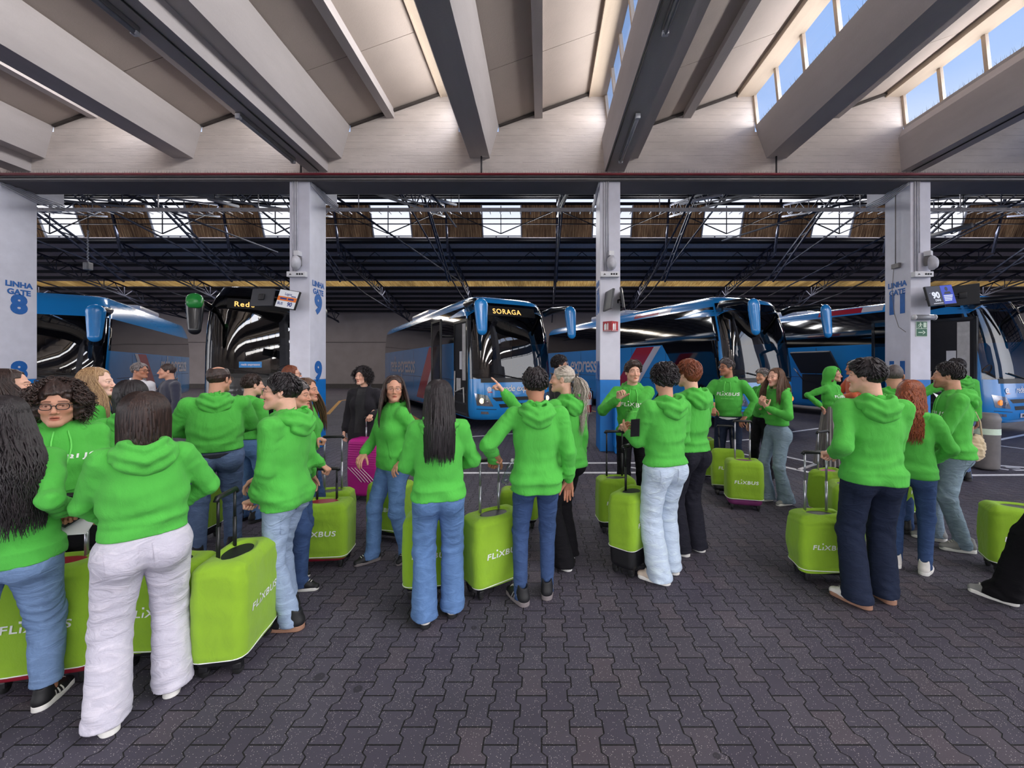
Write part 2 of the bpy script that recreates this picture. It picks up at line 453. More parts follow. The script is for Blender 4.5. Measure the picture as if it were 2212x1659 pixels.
# gable wall with the saw-tooth profile
XL, XR = TROUGH_X0 + BAY * -5 - 0.46, TROUGH_X0 + BAY * 5 - 0.46
prof = []
for k in BAYS:
    x = TROUGH_X0 + BAY * k
    prof += [(x - 0.46, 6.75), (x + 0.40, 6.75), (x + 0.40, 6.95), (x + 2.33, 7.62), (x + 2.705, 7.62)]
prof = prof + [(XR, 5.66), (XL, 5.66)]
struct('wall_back', MB().prism(prof, 'y', YW, YW + 0.22), M['wall_concrete'])
for k in BAYS:
    x = TROUGH_X0 + BAY * k
    pre = [(x - 0.213, 6.185), (x + 0.213, 6.185), (x + 0.40, 6.86), (x + 0.30, 6.86), (x + 0.16, 6.38), (x - 0.20, 6.38), (x - 0.36, 6.86), (x - 0.46, 6.86)]
    mb = MB().prism(pre, 'y', YB, YW)
    struct('ceiling_trough_beam', mb, M['beam_concrete'])
    if (k - 1) % 2 == 0:            # deeper rib over every column line
        struct('ceiling_column_rib', MB().prism([(x - 0.56, 6.62), (x - 0.50, 5.90), (x - 0.08, 5.90), (x - 0.08, 6.184), (x - 0.2134, 6.184), (x - 0.44, 6.80), (x - 0.47, 6.80)], 'y', YB, YW), M['beam_concrete'])
    # sloping roof slab in panels with open joints
    mb = MB()
    d0 = Vector((0.34, 6.86)); d1 = Vector((2.55, 7.66)); nn = (d1 - d0).normalized(); up = Vector((-nn.y, nn.x))
    yv = YW
    while yv > YB:
        y0 = max(YB, yv - 1.62)
        a, b = d0, d1
        q = [(x + a.x, a.y), (x + b.x, b.y), (x + b.x + up.x * 0.1, b.y + up.y * 0.1), (x + a.x + up.x * 0.1, a.y + up.y * 0.1)]
        mb.prism(q, 'y', y0 + 0.012, yv)
        mb.prism([(q[0][0] + up.x * .03, q[0][1] + up.y * .03), (q[1][0] + up.x * .03, q[1][1] + up.y * .03), q[2], q[3]], 'y', y0, y0 + 0.012, 1)
        yv = y0
    struct('ceiling_slab', mb, [M['slab_concrete'], M['joint_dark']])
    struct('ceiling_rib', MB().box(x + 1.17, x + 1.34, YB, YW - 0.001, 7.04, 7.24), M['beam_concrete'])
    struct('ceiling_ridge_beam', MB().box(x + 2.33, x + 2.705, YB, YW + 0.22, 7.50, 7.86).box(x + 2.33, x + 2.36, YB, YW + 0.2, 7.48, 7.50), M['ridge_concrete'])
    struct('trim_roof_edge', MB().bar((x + 0.42, YW - 0.03, 6.86), (x + 2.33, YW - 0.03, 7.54), 0.05, 0.04), M['joint_dark'])
    # glazing: mullions and panes dropping from the ridge into the next trough
    gx0, gx1 = x + 2.69, x + BAY - 0.41
    mb = MB()
    yy = YW - 0.02
    while yy > YB:
        mb.bar((gx0, yy, 7.52), (gx1, yy, 6.84), 0.06, 0.07); yy -= 0.80
    mb.bar((gx1, YB, 6.86), (gx1, YW, 6.86), 0.05, 0.05)
    w = struct('window_%d' % (k + 6), mb, M['ridge_concrete'])
    pb = MB().add([(gx0 + .01, YB, 7.52), (gx0 + .01, YW, 7.52), (gx1 + .01, YW, 6.84), (gx1 + .01, YB, 6.84)], [(0, 1, 2, 3)])
    pb.build('glass_pane', [M['sky_glass']], w)
random.seed(4)
# bird spikes: along the sills of the skylights in view and along the ledge of the gable wall
def spikes(name, label, a, b, step, hgt, spread):
    mb = MB(); a, b = Vector(a), Vector(b); n = int((b - a).length / step); tdir = (b - a).normalized()
    for i in range(n):
        if random.random() < 0.1: continue
        p = a + tdir * (i * step + random.uniform(-.2, .2) * step)
        q = p + Vector((random.uniform(-1, 1) * spread, random.uniform(-1, 1) * spread, hgt * random.uniform(.75, 1.05)))
        w = 0.0035
        mb.add([p + Vector((-w, 0, 0)), p + Vector((w, 0, 0)), p + Vector((0, w * 1.5, 0)), q], [(0, 1, 3), (1, 2, 3), (2, 0, 3)])
    o = mb.build(name, [M['steel_dark']])
    return tag(o, label, 'bird spikes', kind='stuff')
for k in (0, 1, 2, 3):
    x = TROUGH_X0 + BAY * k
    spikes('bird_spikes', ['row of thin bird spikes behind the second roof trough, mostly hidden', 'row of bird spikes on the sill of the narrow skylight above the middle column',
                           'row of bird spikes on the long skylight sill right of the middle column', 'row of bird spikes on the skylight sill above the gate eleven column'][k],
           (x + BAY - 0.40, 4.0, 6.86), (x + BAY - 0.40, YW, 6.86), 0.035, 0.15, 0.05)
spikes('bird_spikes', 'long row of bird spikes on the ledge over the columns', (-14.5, 8.36, 5.665), (13.5, 8.36, 5.665), 0.033, 0.12, 0.03)

# long lower beam carried by the columns
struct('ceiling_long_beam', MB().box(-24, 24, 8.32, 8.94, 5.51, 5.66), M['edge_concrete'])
YC = 8.32
COLX = {7: -17.848, 8: -11.508, 9: -5.168, 10: 1.172, 11: 7.512, 12: 13.852}
for g, x in COLX.items():
    mb = MB()
    for z0, z1, m_ in ((0, 1.46, 1), (1.46, 5.51, 0)):
        mb.rbox((x + 0.208, YC + 0.31, (z0 + z1) / 2), (0.208, 0.31, (z1 - z0) / 2), bev=0.012, m=m_)
    mb.prism([(YC + 0.60, 5.84), (YC + 1.14, 5.84), (YC + 1.14, 5.50), (YC + 0.60, 5.30)], 'x', x + 0.02, x + 0.396)
    o = struct('column', mb, [M['white_paint'], M['blue_paint']])
# pipes along the beam
def pipe(name, label, pts, r, m, group=None, n=8):
    return tag(MB().tube(pts, r, n).build(name, [M[m]], None, True), label, 'pipe', group)
pipe('water_pipe', 'long dark red pipe along the top of the concrete beam', [(-24, 8.24, 5.625), (24, 8.24, 5.625)], 0.026, 'pipe_red')
pipe('water_pipe', 'long black pipe running just below the red pipe on the beam', [(-24, 8.25, 5.575), (24, 8.25, 5.575)], 0.017, 'soot_paint')
pipe('water_pipe', 'long grey pipe, lowest of the three along the beam', [(-24, 8.25, 5.525), (24, 8.25, 5.525)], 0.020, 'pipe_grey')
# drain pipes dropping from the troughs to the ledge
for px, lab in ((650, 'thin vertical drain pipe on the gable wall left of gate nine'), (1040, 'thin vertical drain pipe under the roof trough left of the middle column'),
                (1677, 'thin vertical drain pipe under the roof trough right of the middle column')):
    x = (px - CX) * 8.62 / F_PX
    pipe('drain_pipe', lab, [(x, 8.62, 6.18), (x, 8.62, 5.62)], 0.018, 'soot_paint')

# fluorescent fittings under the ribs
def tube_light(label, x, y0, y1, z):
    t_ = thing('tube_light', label, 'ceiling light', (x, (y0 + y1) / 2, z), 0, 'tube lights under the ribs')
    L = (y1 - y0) / 2
    MB().rbox((0, 0, 0.045), (0.045, L, 0.035), bev=0.012).build('housing', [M['pipe_grey']], t_)
    MB().tube([(0, -L + .03, 0), (0, L - .03, 0)], 0.032, 10).build('diffuser', [M['frost']], t_, True)
    for s_ in (-1, 1): MB().rbox((0, s_ * (L - 0.02), 0.01), (0.04, 0.03, 0.04), bev=0.01).build('end_cap', [M['plastic_white']], t_)
plain('frost', lin(150, 152, 160), 0.2)
for lab, x, y0, y1 in (('tube light under the middle rib, the one next to the wall', 1.56, 6.65, 8.15), ('tube light under the middle rib, at the top edge of the photo', 1.50, 3.4, 5.0),
                       ('tube light under the gate nine rib, the one next to the wall', -4.98, 6.65, 8.15), ('tube light under the gate nine rib, at the top left of the photo', -4.98, 3.4, 5.0)):
    tube_light(lab, x, y0, y1, 5.82)
for x, lab in ((1.36, 'thin cable along the underside of the middle rib'), (-4.76, 'thin cable along the underside of the gate nine rib'), (7.85, 'thin cable along the underside of the gate eleven rib')):
    tag(MB().tube([(x, -2, 5.885), (x, 8.66, 5.885)], 0.012, 6).build('cable', [M['plastic_black']], None, True), lab, 'cable')

# ================================================================ REAR HALL (steel trusses, clerestory, far slope)
YR0, ZR0, YR1, ZR1, YR2, ZR2 = 19.9, 9.95, 20.45, 8.10, 31.5, 5.85
struct('wall_far', MB().box(-48, 48, 31.6, 31.9, 0, 6.6), M['hall_wall'])
struct('baseboard_far', MB().box(-48, 48, 31.5, 31.6, 0, 0.35), M['hall_plinth'])
struct('trim_wall_joint', MB().box(-48, 48, 31.58, 31.6, 3.55, 3.59), M['hall_plinth'])
sl = (ZR2 - ZR1) / (YR2 - YR1)
def zr(y): return ZR1 + sl * (y - YR1)
def strip(y0, y1, dz=0.0, th=0.05): 
    return [(y0, zr(y0) + dz), (y1, zr(y1) + dz), (y1, zr(y1) + dz + th), (y0, zr(y0) + dz + th)]
struct('roof_far_slope', MB().prism(strip(YR1 - .1, 25.55), 'x', -48, 48).prism(strip(26.45, 32.2), 'x', -48, 48), M['dark_hall'])
def corrugated(y0, z0, y1, z1, x0, x1, pitch=0.16, amp=0.022):
    n = int((x1 - x0) / pitch * 4); vs = []
    for (y, z) in ((y0, z0), (y1, z1)):
        for i in range(n + 1):
            x = x0 + (x1 - x0) * i / n
            o_ = amp * math.sin(2 * PI * i / 4)
            vs.append((x, y + o_, z + o_ * 0.3))
    return MB().add(vs, [(i, i + 1, n + 2 + i, n + 1 + i) for i in range(n)])
struct('roof_translucent_strip', corrugated(25.5, zr(25.5) + .02, 26.5, zr(26.5) + .02, -48, 48), M['fibre_strip'])
mb = MB()
y = YR1 + 0.1
while y < 31.4:
    if not 25.6 < y < 26.4: mb.box(-48, 48, y - 0.04, y + 0.04, zr(y) - 0.17, zr(y) - 0.005)
    y += 0.86
struct('roof_purlins_far', mb, M['steel_dark'])
# clerestory band: corrugated sheets between bright openings
WP, WW, W0 = 5.47, 1.93, -2.02
wins = [W0 + WP * k for k in range(-7, 9)]
edges = [-48] + [e_ for c_ in wins for e_ in (c_ - WW / 2, c_ + WW / 2)] + [48]
for i in range(0, len(edges), 2):
    if edges[i + 1] - edges[i] > 0.2:
        struct('wall_clerestory_sheet', corrugated(YR0, 9.62, YR1, ZR1, edges[i], edges[i + 1]), M['fibre_sheet'])
mb = MB().box(-48, 48, YR0 - .05, YR0 + .05, 9.60, 9.72).box(-48, 48, YR1 - .08, YR1 + .05, ZR1 - .12, ZR1 + .02)
mb.box(-48, 48, 20.05, 20.11, 8.98, 9.02).box(-48, 48, 20.0, 20.06, 9.38, 9.42)
struct('trim_clerestory_rails', mb, M['steel_dark'])
for i, c_ in enumerate(wins):
    mb = MB()
    for s_ in (-1, 1): mb.bar((c_ + s_ * WW / 2, YR0, 9.62), (c_ + s_ * WW / 2, YR1, ZR1), 0.06, 0.06)
    mb.bar((c_ - WW / 2, YR1 - .06, 8.24), (c_ + WW / 2, YR1 - .06, 8.24), 0.04, 0.04)
    for q_ in (-.3, .3): mb.bar((c_ + q_, YR1 - .03, 8.1), (c_ + q_, YR1 - .06, 8.25), 0.05)
    w = struct('window_%d' % (i + 20), mb, M['galvanised'])
    MB().add([(c_ - WW / 2, YR0 + .06, 9.62), (c_ + WW / 2, YR0 + .06, 9.62), (c_ + WW / 2, YR1 + .06, ZR1), (c_ - WW / 2, YR1 + .06, ZR1)], [(0, 1, 2, 3)]).build('glass_pane', [M['sky_glass']], w)
# near slope with narrow slits of light between its sheets
mb = MB()
n_ = 14
for i in range(n_):
    a = i / n_; b = (i + (0.93 if i > 9 else 1.0)) / n_
    y0, z0 = 9.0 + (YR0 - 9.0) * a, 6.75 + (10.0 - 6.75) * a
    y1, z1 = 9.0 + (YR0 - 9.0) * b, 6.75 + (10.0 - 6.75) * b
    mb.prism([(y0, z0), (y1, z1), (y1, z1 + .05), (y0, z0 + .05)], 'x', -48, 48)
struct('roof_near_slope', mb, M['dark_hall'])
mb = MB()
for i in range(13):
    y = 9.6 + i * 0.82
    z = 6.75 + (y - 9.0) / (YR0 - 9.0) * 3.25
    mb.box(-48, 48, y - .04, y + .04, z - .15, z - .005)
struct('roof_purlins_near', mb, M['steel_dark'])
for s_, nm in ((-1, 'left'), (1, 'right')):
    struct('wall_' + nm, MB().box(s_ * 48 - .1, s_ * 48 + .1, 9, 32, 0, 10), M['hall_wall'])

# lattice trusses of the rear hall
def lattice(mb, a, b, drop, n, w=0.06, wz=0.035):
    """two chords and a zig-zag between points a and b (y, z), x = 0"""
    a, b = Vector((0, a[0], a[1])), Vector((0, b[0], b[1]))
    perp = Vector((0, 0, -1)) * drop
    mb.bar(a, b, w); mb.bar(a + perp, b + perp, w)
    for i in range(n):
        p, q = a.lerp(b, i / n), a.lerp(b, (i + 1) / n); mid = a.lerp(b, (i + .5) / n)
        mb.bar(p, mid + perp, wz); mb.bar(mid + perp, q, wz)
        mb.bar(mid, mid + perp, wz * 0.8)
mb = MB()
lattice(mb, (9.3, 6.55), (19.8, 9.55), 0.55, 8, 0.07)
lattice(mb, (20.5, 7.9), (31.4, 5.72), 0.62, 9, 0.07)
for s_ in (0, 0.55):                                    # inclined double struts from the ridge, with rungs
    mb.bar((0, 16.4 + s_, 8.5 - s_ * .2), (0, 20.6 + s_, 6.0 + s_ * .3), 0.07)
for i in range(4):
    t_ = (i + .4) / 4
    mb.bar((0, 16.4 + 4.2 * t_, 8.5 - 2.5 * t_), (0, 16.95 + 4.2 * t_, 8.4 - 2.24 * t_), 0.045)
mb.bar((0, 19.9, 9.9), (0, 20.45, 7.4), 0.09)
mb.bar((0, 13.5, 7.6), (0, 23.5, 5.9), 0.05); mb.bar((0, 9.4, 6.0), (0, 16.6, 8.3), 0.05)
mb.bar((0, 20.4, 7.3), (0, 25.5, 6.5), 0.05); mb.bar((0, 23.5, 5.9), (0, 31.3, 5.2), 0.06); mb.bar((0, 25.5, 6.4), (0, 27.5, 5.5), 0.05)
tm = mb.mesh('roof_truss'); tm.materials.append(M['steel_blue'])
for k in range(-7, 9):
    o = link('roof_truss', tm); o.location = (W0 + WP * (k + 0.5), 0, 0); o['kind'] = 'structure'
# secondary bracing between trusses: crossed rods in planes along x
mb = MB()
for k in range(-7, 8):
    x0 = W0 + WP * (k + 0.5); x1 = x0 + WP; xm = (x0 + x1) / 2
    mb.bar((x0, 19.7, 9.3), (xm, 19.75, 8.15), 0.04); mb.bar((x1, 19.7, 9.3), (xm, 19.75, 8.15), 0.04)
    mb.bar((xm, 19.75, 8.15), (xm, 19.75, 9.5), 0.035)
    for q_ in (0.25, 0.75):
        mb.bar((x0 + WP * q_, 21.5, 7.75), (x0 + WP * (q_ - .12), 21.5, 7.2), 0.03); mb.bar((x0 + WP * q_, 21.5, 7.75), (x0 + WP * (q_ + .12), 21.5, 7.2), 0.03)
mb.bar((-48, 19.75, 8.62), (48, 19.75, 8.62), 0.04); mb.bar((-48, 21.5, 7.2), (48, 21.5, 7.2), 0.04)
struct('roof_bracing', mb, M['steel_dark'])
# thin tie rods sweeping down from the beam into the hall
for a, b in (((270, 420, 9.6), (600, 545, 19)), ((705, 412, 9.6), (1000, 612, 24)), ((930, 415, 10), (985, 490, 13)), ((1500, 418, 10), (1385, 640, 22)), ((1885, 420, 9.6), (1560, 520, 16)), ((2212, 430, 12), (1900, 600, 22)), ((1660, 640, 22), (1912, 510, 14.5))):
    mb = MB().tube([P(*a), P(*b)], 0.03, 6)
    struct('roof_tie_rod', mb, M['steel_blue'], True)

# cable tray hung behind the beam
t_ = thing('cable_tray', 'long galvanised ladder cable tray hanging behind the beam', 'cable tray', (0, 9.75, 5.42))
mb = MB()
for yy, zz in ((-.1, 0), (.1, 0.12)): mb.box(-16, 20, yy - .012, yy + .012, zz - .02, zz + .025)
for i in range(150): mb.box(-15.9 + i * .24, -15.88 + i * .24, -.1, .1, -.01, .005); mb.bar((-15.9 + i * .24, .1, .12), (-15.9 + i * .24, -.1, 0.0), .012)
mb.build('ladder', [M['galvanised']], t_)
for i in range(14): MB().tube([(-14 + i * 2.4, 0, 0), (-14 + i * 2.4, 0, 1.35)], 0.012, 6).build('hanger_rod', [M['galvanised']], t_)
# unlit batten lamps and a chain hoist in the hall
def bat(name, lab, a, b, r, m, cat):
    a, b = P(*a), P(*b); t_ = thing(name, lab, cat, (a + b) / 2); c_ = (a + b) / 2
    MB().tube([a - c_, b - c_], r, 10).build('diffuser', [M[m]], t_, True)
    for q_ in (.2, .8):
        p_ = a.lerp(b, q_); MB().tube([p_ - c_, Vector((p_.x, p_.y, 6.75 + (p_.y - 9.0) / 10.9 * 3.25)) - c_], .010, 6).build('hanger_rod', [M['steel_dark']], t_)
bat('batten_lamp', 'slim white batten lamp hanging beyond the beam left of gate nine', (450, 430, 12), (515, 446, 13), 0.045, 'conduit_grey', 'ceiling light')
bat('batten_lamp', 'slim white batten lamp hanging beyond the beam, right of gate nine', (930, 427, 12), (985, 442, 13), 0.045, 'conduit_grey', 'ceiling light')
bat('batten_lamp', 'slim white batten lamp beyond the beam, just right of the middle column', (1470, 440, 12), (1560, 420, 11), 0.045, 'conduit_grey', 'ceiling light')
bat('batten_lamp', 'dark slanted batten lamp crossing the bright window behind gate eleven', (2010, 510, 13), (2100, 486, 12), 0.07, 'pipe_grey', 'ceiling light')
t_ = thing('chain_hoist', 'grey chain hoist hanging from the trusses near gate eight', 'hoist', P(190, 575, 15))
mb = MB()
for i in range(22): mb.tube([(.05 * (i % 2) - .02, 0, .12 + i * .055), (.02 - .05 * (i % 2), 0, .17 + i * .055)], .018, 6)
mb.build('chain', [M['galvanised']], t_)
MB().tube([(0, 0, 1.3), (0, 0, 8.54 - P(190, 575, 15).z)], .012, 6).build('hanger_rod', [M['steel_dark']], t_)
MB().rbox((0, 0, 0), (.10, .10, .14), bev=.04).build('motor', [M['pipe_grey']], t_)
MB().tube([(0, 0, -.12), (.02, 0, -.25), (-.03, 0, -.3)], .02, 8).build('hook', [M['steel_dark']], t_)

# ================================================================ FLOOR PAINT
def paint(label, pts, m='line_white', w=0.1, nm='floor_marking'):
    mb = MB()
    for a, b in zip(pts[:-1], pts[1:]):
        a, b = Vector(a), Vector(b); t_ = (b - a).normalized(); s_ = Vector((-t_.y, t_.x, 0)) * w / 2; e_ = t_ * w * .3
        z = Vector((0, 0, 0.004))
        mb.add([a - s_ - e_ + z, b - s_ + e_ + z, b + s_ + e_ + z, a + s_ - e_ + z], [(0, 1, 2, 3)])
    o = mb.build(nm, [M[m]]); o['kind'] = 'structure'; return o
paint('', [G(1000, 1001), G(1600, 1000)]); paint('', [G(1000, 1022), G(1560, 1021)])
paint('', [G(1690, 985), G(1765, 1002), G(1840, 1003), G(2130, 1004), G(2212, 1010)])
paint('', [G(1690, 1008), G(1790, 1030)]); paint('', [G(2090, 1027), G(2260, 1026)], w=.1); paint('', [G(1725, 1015), G(1765, 1002)], w=.08)
paint('', [G(1010, 944), G(1110, 937)]); paint('', [G(1690, 936), G(1780, 924)]); paint('', [G(1530, 957), G(1640, 948)]); paint('', [G(1560, 972), G(1625, 985)], w=.08)
paint('', [G(2100, 962), G(2260, 930)]); paint('', [G(2150, 962), G(2260, 976)], w=.08); paint('', [G(1475, 1012), G(1500, 1012)], w=.12)
paint('', [G(1355, 1009), G(1385, 1013)], w=.08); paint('', [G(1235, 1008), G(1262, 1003)], w=.08)
paint('', [G(708, 895), G(735, 866), G(760, 862)], 'line_yellow', .14); paint('', [G(880, 893), G(905, 908), G(935, 911)], 'line_yellow', .14)
paint('', [G(1270, 886), G(1290, 890)], 'line_yellow', .12); paint('', [G(370, 880), G(450, 862)], w=.1)

for a, b in (((2153, 1012), (2175, 1015)), ((2176, 1010), (2200, 1012)), ((2193, 1016), (2225, 1016))): paint('', [G(*a), G(*b)], w=.07)
# ================================================================ SOFT-BODY SHAPES (blended distance fields meshed by surface nets)
A3 = lambda *v: np.array(v, np.float32)
class Field:
    def __init__(s, mn, mx, h):
        s.h = h; s.mn = np.array(mn, np.float32)
        s.n = np.maximum(4, np.ceil((np.array(mx) - s.mn) / h).astype(int) + 1)
        s.D = np.full(s.n, 1.0, np.float32)
        s.ax = [s.mn[i] + h * np.arange(s.n[i], dtype=np.float32) for i in range(3)]
    def sub(s, lo, hi):
        i0 = np.clip(np.floor((np.array(lo) - s.mn) / s.h).astype(int), 0, s.n - 1)
        i1 = np.clip(np.ceil((np.array(hi) - s.mn) / s.h).astype(int) + 1, 1, s.n)
        if np.any(i1 <= i0): return None
        sl = tuple(slice(a, b) for a, b in zip(i0, i1))
        X = s.ax[0][sl[0]][:, None, None]; Y = s.ax[1][sl[1]][None, :, None]; Z = s.ax[2][sl[2]][None, None, :]
        return sl, X, Y, Z
    def _put(s, sl, d, k, op):
        D = s.D[sl]
        if op == 'add':
            if k > 0:
                hh = np.maximum(k - np.abs(D - d), 0) / k
                s.D[sl] = np.minimum(D, d) - hh * hh * k * 0.25
            else: s.D[sl] = np.minimum(D, d)
        else:
            d = -d
            if k > 0:
                hh = np.maximum(k - np.abs(D - d), 0) / k
                s.D[sl] = np.maximum(D, d) + hh * hh * k * 0.25
            else: s.D[sl] = np.maximum(D, d)
    def cone(s, a, b, ra, rb, k=0.02, op='add', squash=None):
        """round cone; squash=(axis vector, factor): radius along that axis is multiplied by factor"""
        a, b = A3(*a), A3(*b); m = max(ra, rb) * (max(1, squash[1]) if squash else 1) + k + 2 * s.h
        q = s.sub(np.minimum(a, b) - m, np.maximum(a, b) + m)
        if q is None: return s
        sl, X, Y, Z = q
        ab = b - a; L2 = max(float(ab @ ab), 1e-9)
        px, py, pz = X - a[0], Y - a[1], Z - a[2]
        t = np.clip((px * ab[0] + py * ab[1] + pz * ab[2]) / L2, 0, 1)
        px, py, pz = px - t * ab[0], py - t * ab[1], pz - t * ab[2]
        f = 1.0
        if squash:
            u = A3(*squash[0]); u = u / np.linalg.norm(u); c = (1.0 / squash[1] - 1.0)
            w = (px * u[0] + py * u[1] + pz * u[2]) * c
            px, py, pz = px + w * u[0], py + w * u[1], pz + w * u[2]; f = min(1.0, squash[1])
        d = (np.sqrt(px * px + py * py + pz * pz) - (ra + (rb - ra) * t)) * f
        s._put(sl, d.astype(np.float32), k, op); return s
    def ell(s, c, r, k=0.02, op='add', R=None):
        """ellipsoid with radii r, optional rotation matrix R (rows are its axes)"""
        c = A3(*c); m = max(r) + k + 2 * s.h
        q = s.sub(c - m, c + m)
        if q is None: return s
        sl, X, Y, Z = q
        px, py, pz = X - c[0], Y - c[1], Z - c[2]
        if R is not None:
            R = np.array(R, np.float32)
            px, py, pz = (R[0, 0] * px + R[0, 1] * py + R[0, 2] * pz, R[1, 0] * px + R[1, 1] * py + R[1, 2] * pz, R[2, 0] * px + R[2, 1] * py + R[2, 2] * pz)
        k0 = np.sqrt((px / r[0]) ** 2 + (py / r[1]) ** 2 + (pz / r[2]) ** 2)
        k1 = np.sqrt((px / r[0] ** 2) ** 2 + (py / r[1] ** 2) ** 2 + (pz / r[2] ** 2) ** 2) + 1e-6
        s._put(sl, (k0 * (k0 - 1) / k1).astype(np.float32), k, op); return s
    def fn(s, f):
        """arbitrary edit D = f(D, X, Y, Z) on the whole grid"""
        s.D = np.asarray(f(s.D, s.ax[0][:, None, None], s.ax[1][None, :, None], s.ax[2][None, None, :]), np.float32); return s
    def merge(s, o, k=0.0):
        s._put((slice(None),) * 3, o.D, k, 'add'); return s
    def mesh(s):
        D, h = s.D, s.h
        D = D.copy()
        D[0] = D[-1] = 1; D[:, 0] = D[:, -1] = 1; D[:, :, 0] = D[:, :, -1] = 1
        Sg = D < 0; nx, ny, nz = D.shape
        cnt = np.zeros((nx - 1, ny - 1, nz - 1), np.int8)
        for i in (0, 1):
            for j in (0, 1):
                for k in (0, 1): cnt += Sg[i:nx - 1 + i, j:ny - 1 + j, k:nz - 1 + k]
        act = (cnt > 0) & (cnt < 8)
        ii, jj, kk = np.nonzero(act)
        if len(ii) == 0: return np.zeros((0, 3), np.float32), np.zeros((0, 4), np.int32)
        idx = np.full(cnt.shape, -1, np.int32); idx[ii, jj, kk] = np.arange(len(ii))
        pos = np.zeros((len(ii), 3), np.float32); num = np.zeros(len(ii), np.float32)
        for ax in range(3):
            o1, o2 = [a for a in range(3) if a != ax]
            for u in (0, 1):
                for v in (0, 1):
                    o = [0, 0, 0]; o[o1] = u; o[o2] = v
                    e_ = list(o); e_[ax] = 1
                    d0 = D[ii + o[0], jj + o[1], kk + o[2]]; d1 = D[ii + e_[0], jj + e_[1], kk + e_[2]]
                    c = (d0 < 0) != (d1 < 0)
                    t = np.where(c, d0 / np.where(d0 == d1, 1, d0 - d1), 0)
                    for a in range(3): pos[:, a] += np.where(c, (t if a == ax else o[a]), 0)
                    num += c
        V = s.mn + (np.stack([ii, jj, kk], 1) + pos / num[:, None]) * h
        Q = []
        for ax in range(3):
            o1, o2 = (ax + 1) % 3, (ax + 2) % 3
            sh = [nx, ny, nz]; sh[ax] -= 1
            lo = [slice(None)] * 3; hi = [slice(None)] * 3
            lo[ax] = slice(0, -1); hi[ax] = slice(1, None)
            c = Sg[tuple(lo)] != Sg[tuple(hi)]
            a, b, d = np.nonzero(c)
            p = np.stack([a, b, d], 1)
            ok = (p[:, o1] > 0) & (p[:, o2] > 0)
            p = p[ok]
            ins = Sg[tuple(p.T)]
            def at_(q1, q2):
                q = p.copy(); q[:, o1] -= q1; q[:, o2] -= q2
                return idx[tuple(q.T)]
            quad = np.stack([at_(0, 0), at_(1, 0), at_(1, 1), at_(0, 1)], 1)
            quad[ins == False] = quad[ins == False][:, ::-1]
            Q.append(quad)
        Q = np.concatenate(Q); Q = Q[(Q >= 0).all(1)]
        return V.astype(np.float32), Q.astype(np.int32)

def wob(X, Y, Z, seed, f, n=5):
    """cheap smooth noise: a sum of turned sine waves, about -1..1"""
    r = np.random.RandomState(seed); o = 0
    for i in range(n):
        a = r.normal(size=3); a = a / np.linalg.norm(a) * f * r.uniform(0.6, 1.7)
        o = o + np.sin(X * a[0] + Y * a[1] + Z * a[2] + r.uniform(0, 6.28))
    return o / n * 1.6

# ================================================================ HANDS
FING = [(-0.030, 0.088, 0.0, .040, .027, .022, .0085), (-0.010, 0.094, 0.0, .045, .030, .023, .0090), (0.011, 0.092, 0.0, .042, .028, .022, .0088), (0.031, 0.084, -.003, .033, .021, .019, .0076)]
POSES = {   # per finger three joint bends (degrees), then thumb (spread, curl)
    'relaxed': ([(22, 30, 18), (28, 34, 20), (33, 38, 22), (38, 42, 24)], (38, 25)),
    'grip': ([(72, 82, 48), (74, 85, 50), (76, 86, 50), (78, 86, 48)], (52, 60)),
    'point': ([(4, 6, 4), (78, 92, 50), (80, 94, 52), (80, 92, 50)], (35, 62)),
    'pinch': ([(48, 52, 26), (52, 56, 30), (58, 60, 34), (62, 62, 34)], (50, 38)),
    'flat': ([(8, 8, 5), (6, 8, 5), (8, 8, 5), (12, 10, 6)], (30, 8)),
    'open': ([(14, 28, 16), (18, 32, 18), (22, 36, 20), (30, 38, 20)], (58, 10))}
_hands = {}
def hand_mesh(pose, h=0.0034):
    """right hand: wrist at the origin, fingers along +y, palm towards -z, thumb on the -x side (index finger at -x)"""
    key = (pose, h)
    if key in _hands: return _hands[key]
    f = Field((-.085, -.09, -.10), (.06, .20, .045), h)
    f.cone((0, -.10, 0), (0, 0.0, 0), .026, .0245, .01, squash=((0, 0, 1), .80))
    f.cone((-.012, .018, 0), (-.020, .075, 0), .020, .0195, .016, squash=((0, 0, 1), .72))
    f.cone((.012, .018, 0), (.021, .073, -.001), .020, .018, .016, squash=((0, 0, 1), .70))
    bends, (sp, cu) = POSES[pose]
    for (x, y, z, l1, l2, l3, r), (b1, b2, b3) in zip(FING, bends):
        p = np.array([x * .92, y * .88, z]); ang = 0.0
        spl = x * 1.2
        for L, b, ra, rb in ((l1, b1, r * 1.12, r), (l2, b2, r, r * .93), (l3, b3, r * .93, r * .78)):
            ang += math.radians(b)
            q = p + L * np.array([spl * math.cos(ang) * .9, math.cos(ang), -math.sin(ang)])
            f.cone(p, q, ra, rb, .004); p = q
    a = math.radians(sp); c = math.radians(cu)
    p = np.array([-.020, .016, -.006]); d = np.array([-math.sin(a), math.cos(a) * .9, -.45]); d /= np.linalg.norm(d)
    q = p + d * .043; f.cone(p, q, .0165, .0120, .012)
    d2 = d * math.cos(c * .5) + np.array([.55, .25, -.55]) * math.sin(c * .5); d2 /= np.linalg.norm(d2)
    q2 = q + d2 * .032; f.cone(q, q2, .0118, .0105, .005)
    d3 = d2 * math.cos(c * .5) + np.array([.7, .25, -.3]) * math.sin(c * .5); d3 /= np.linalg.norm(d3)
    f.cone(q2, q2 + d3 * .026, .0103, .0085, .004)
    _hands[key] = f.mesh(); return _hands[key]

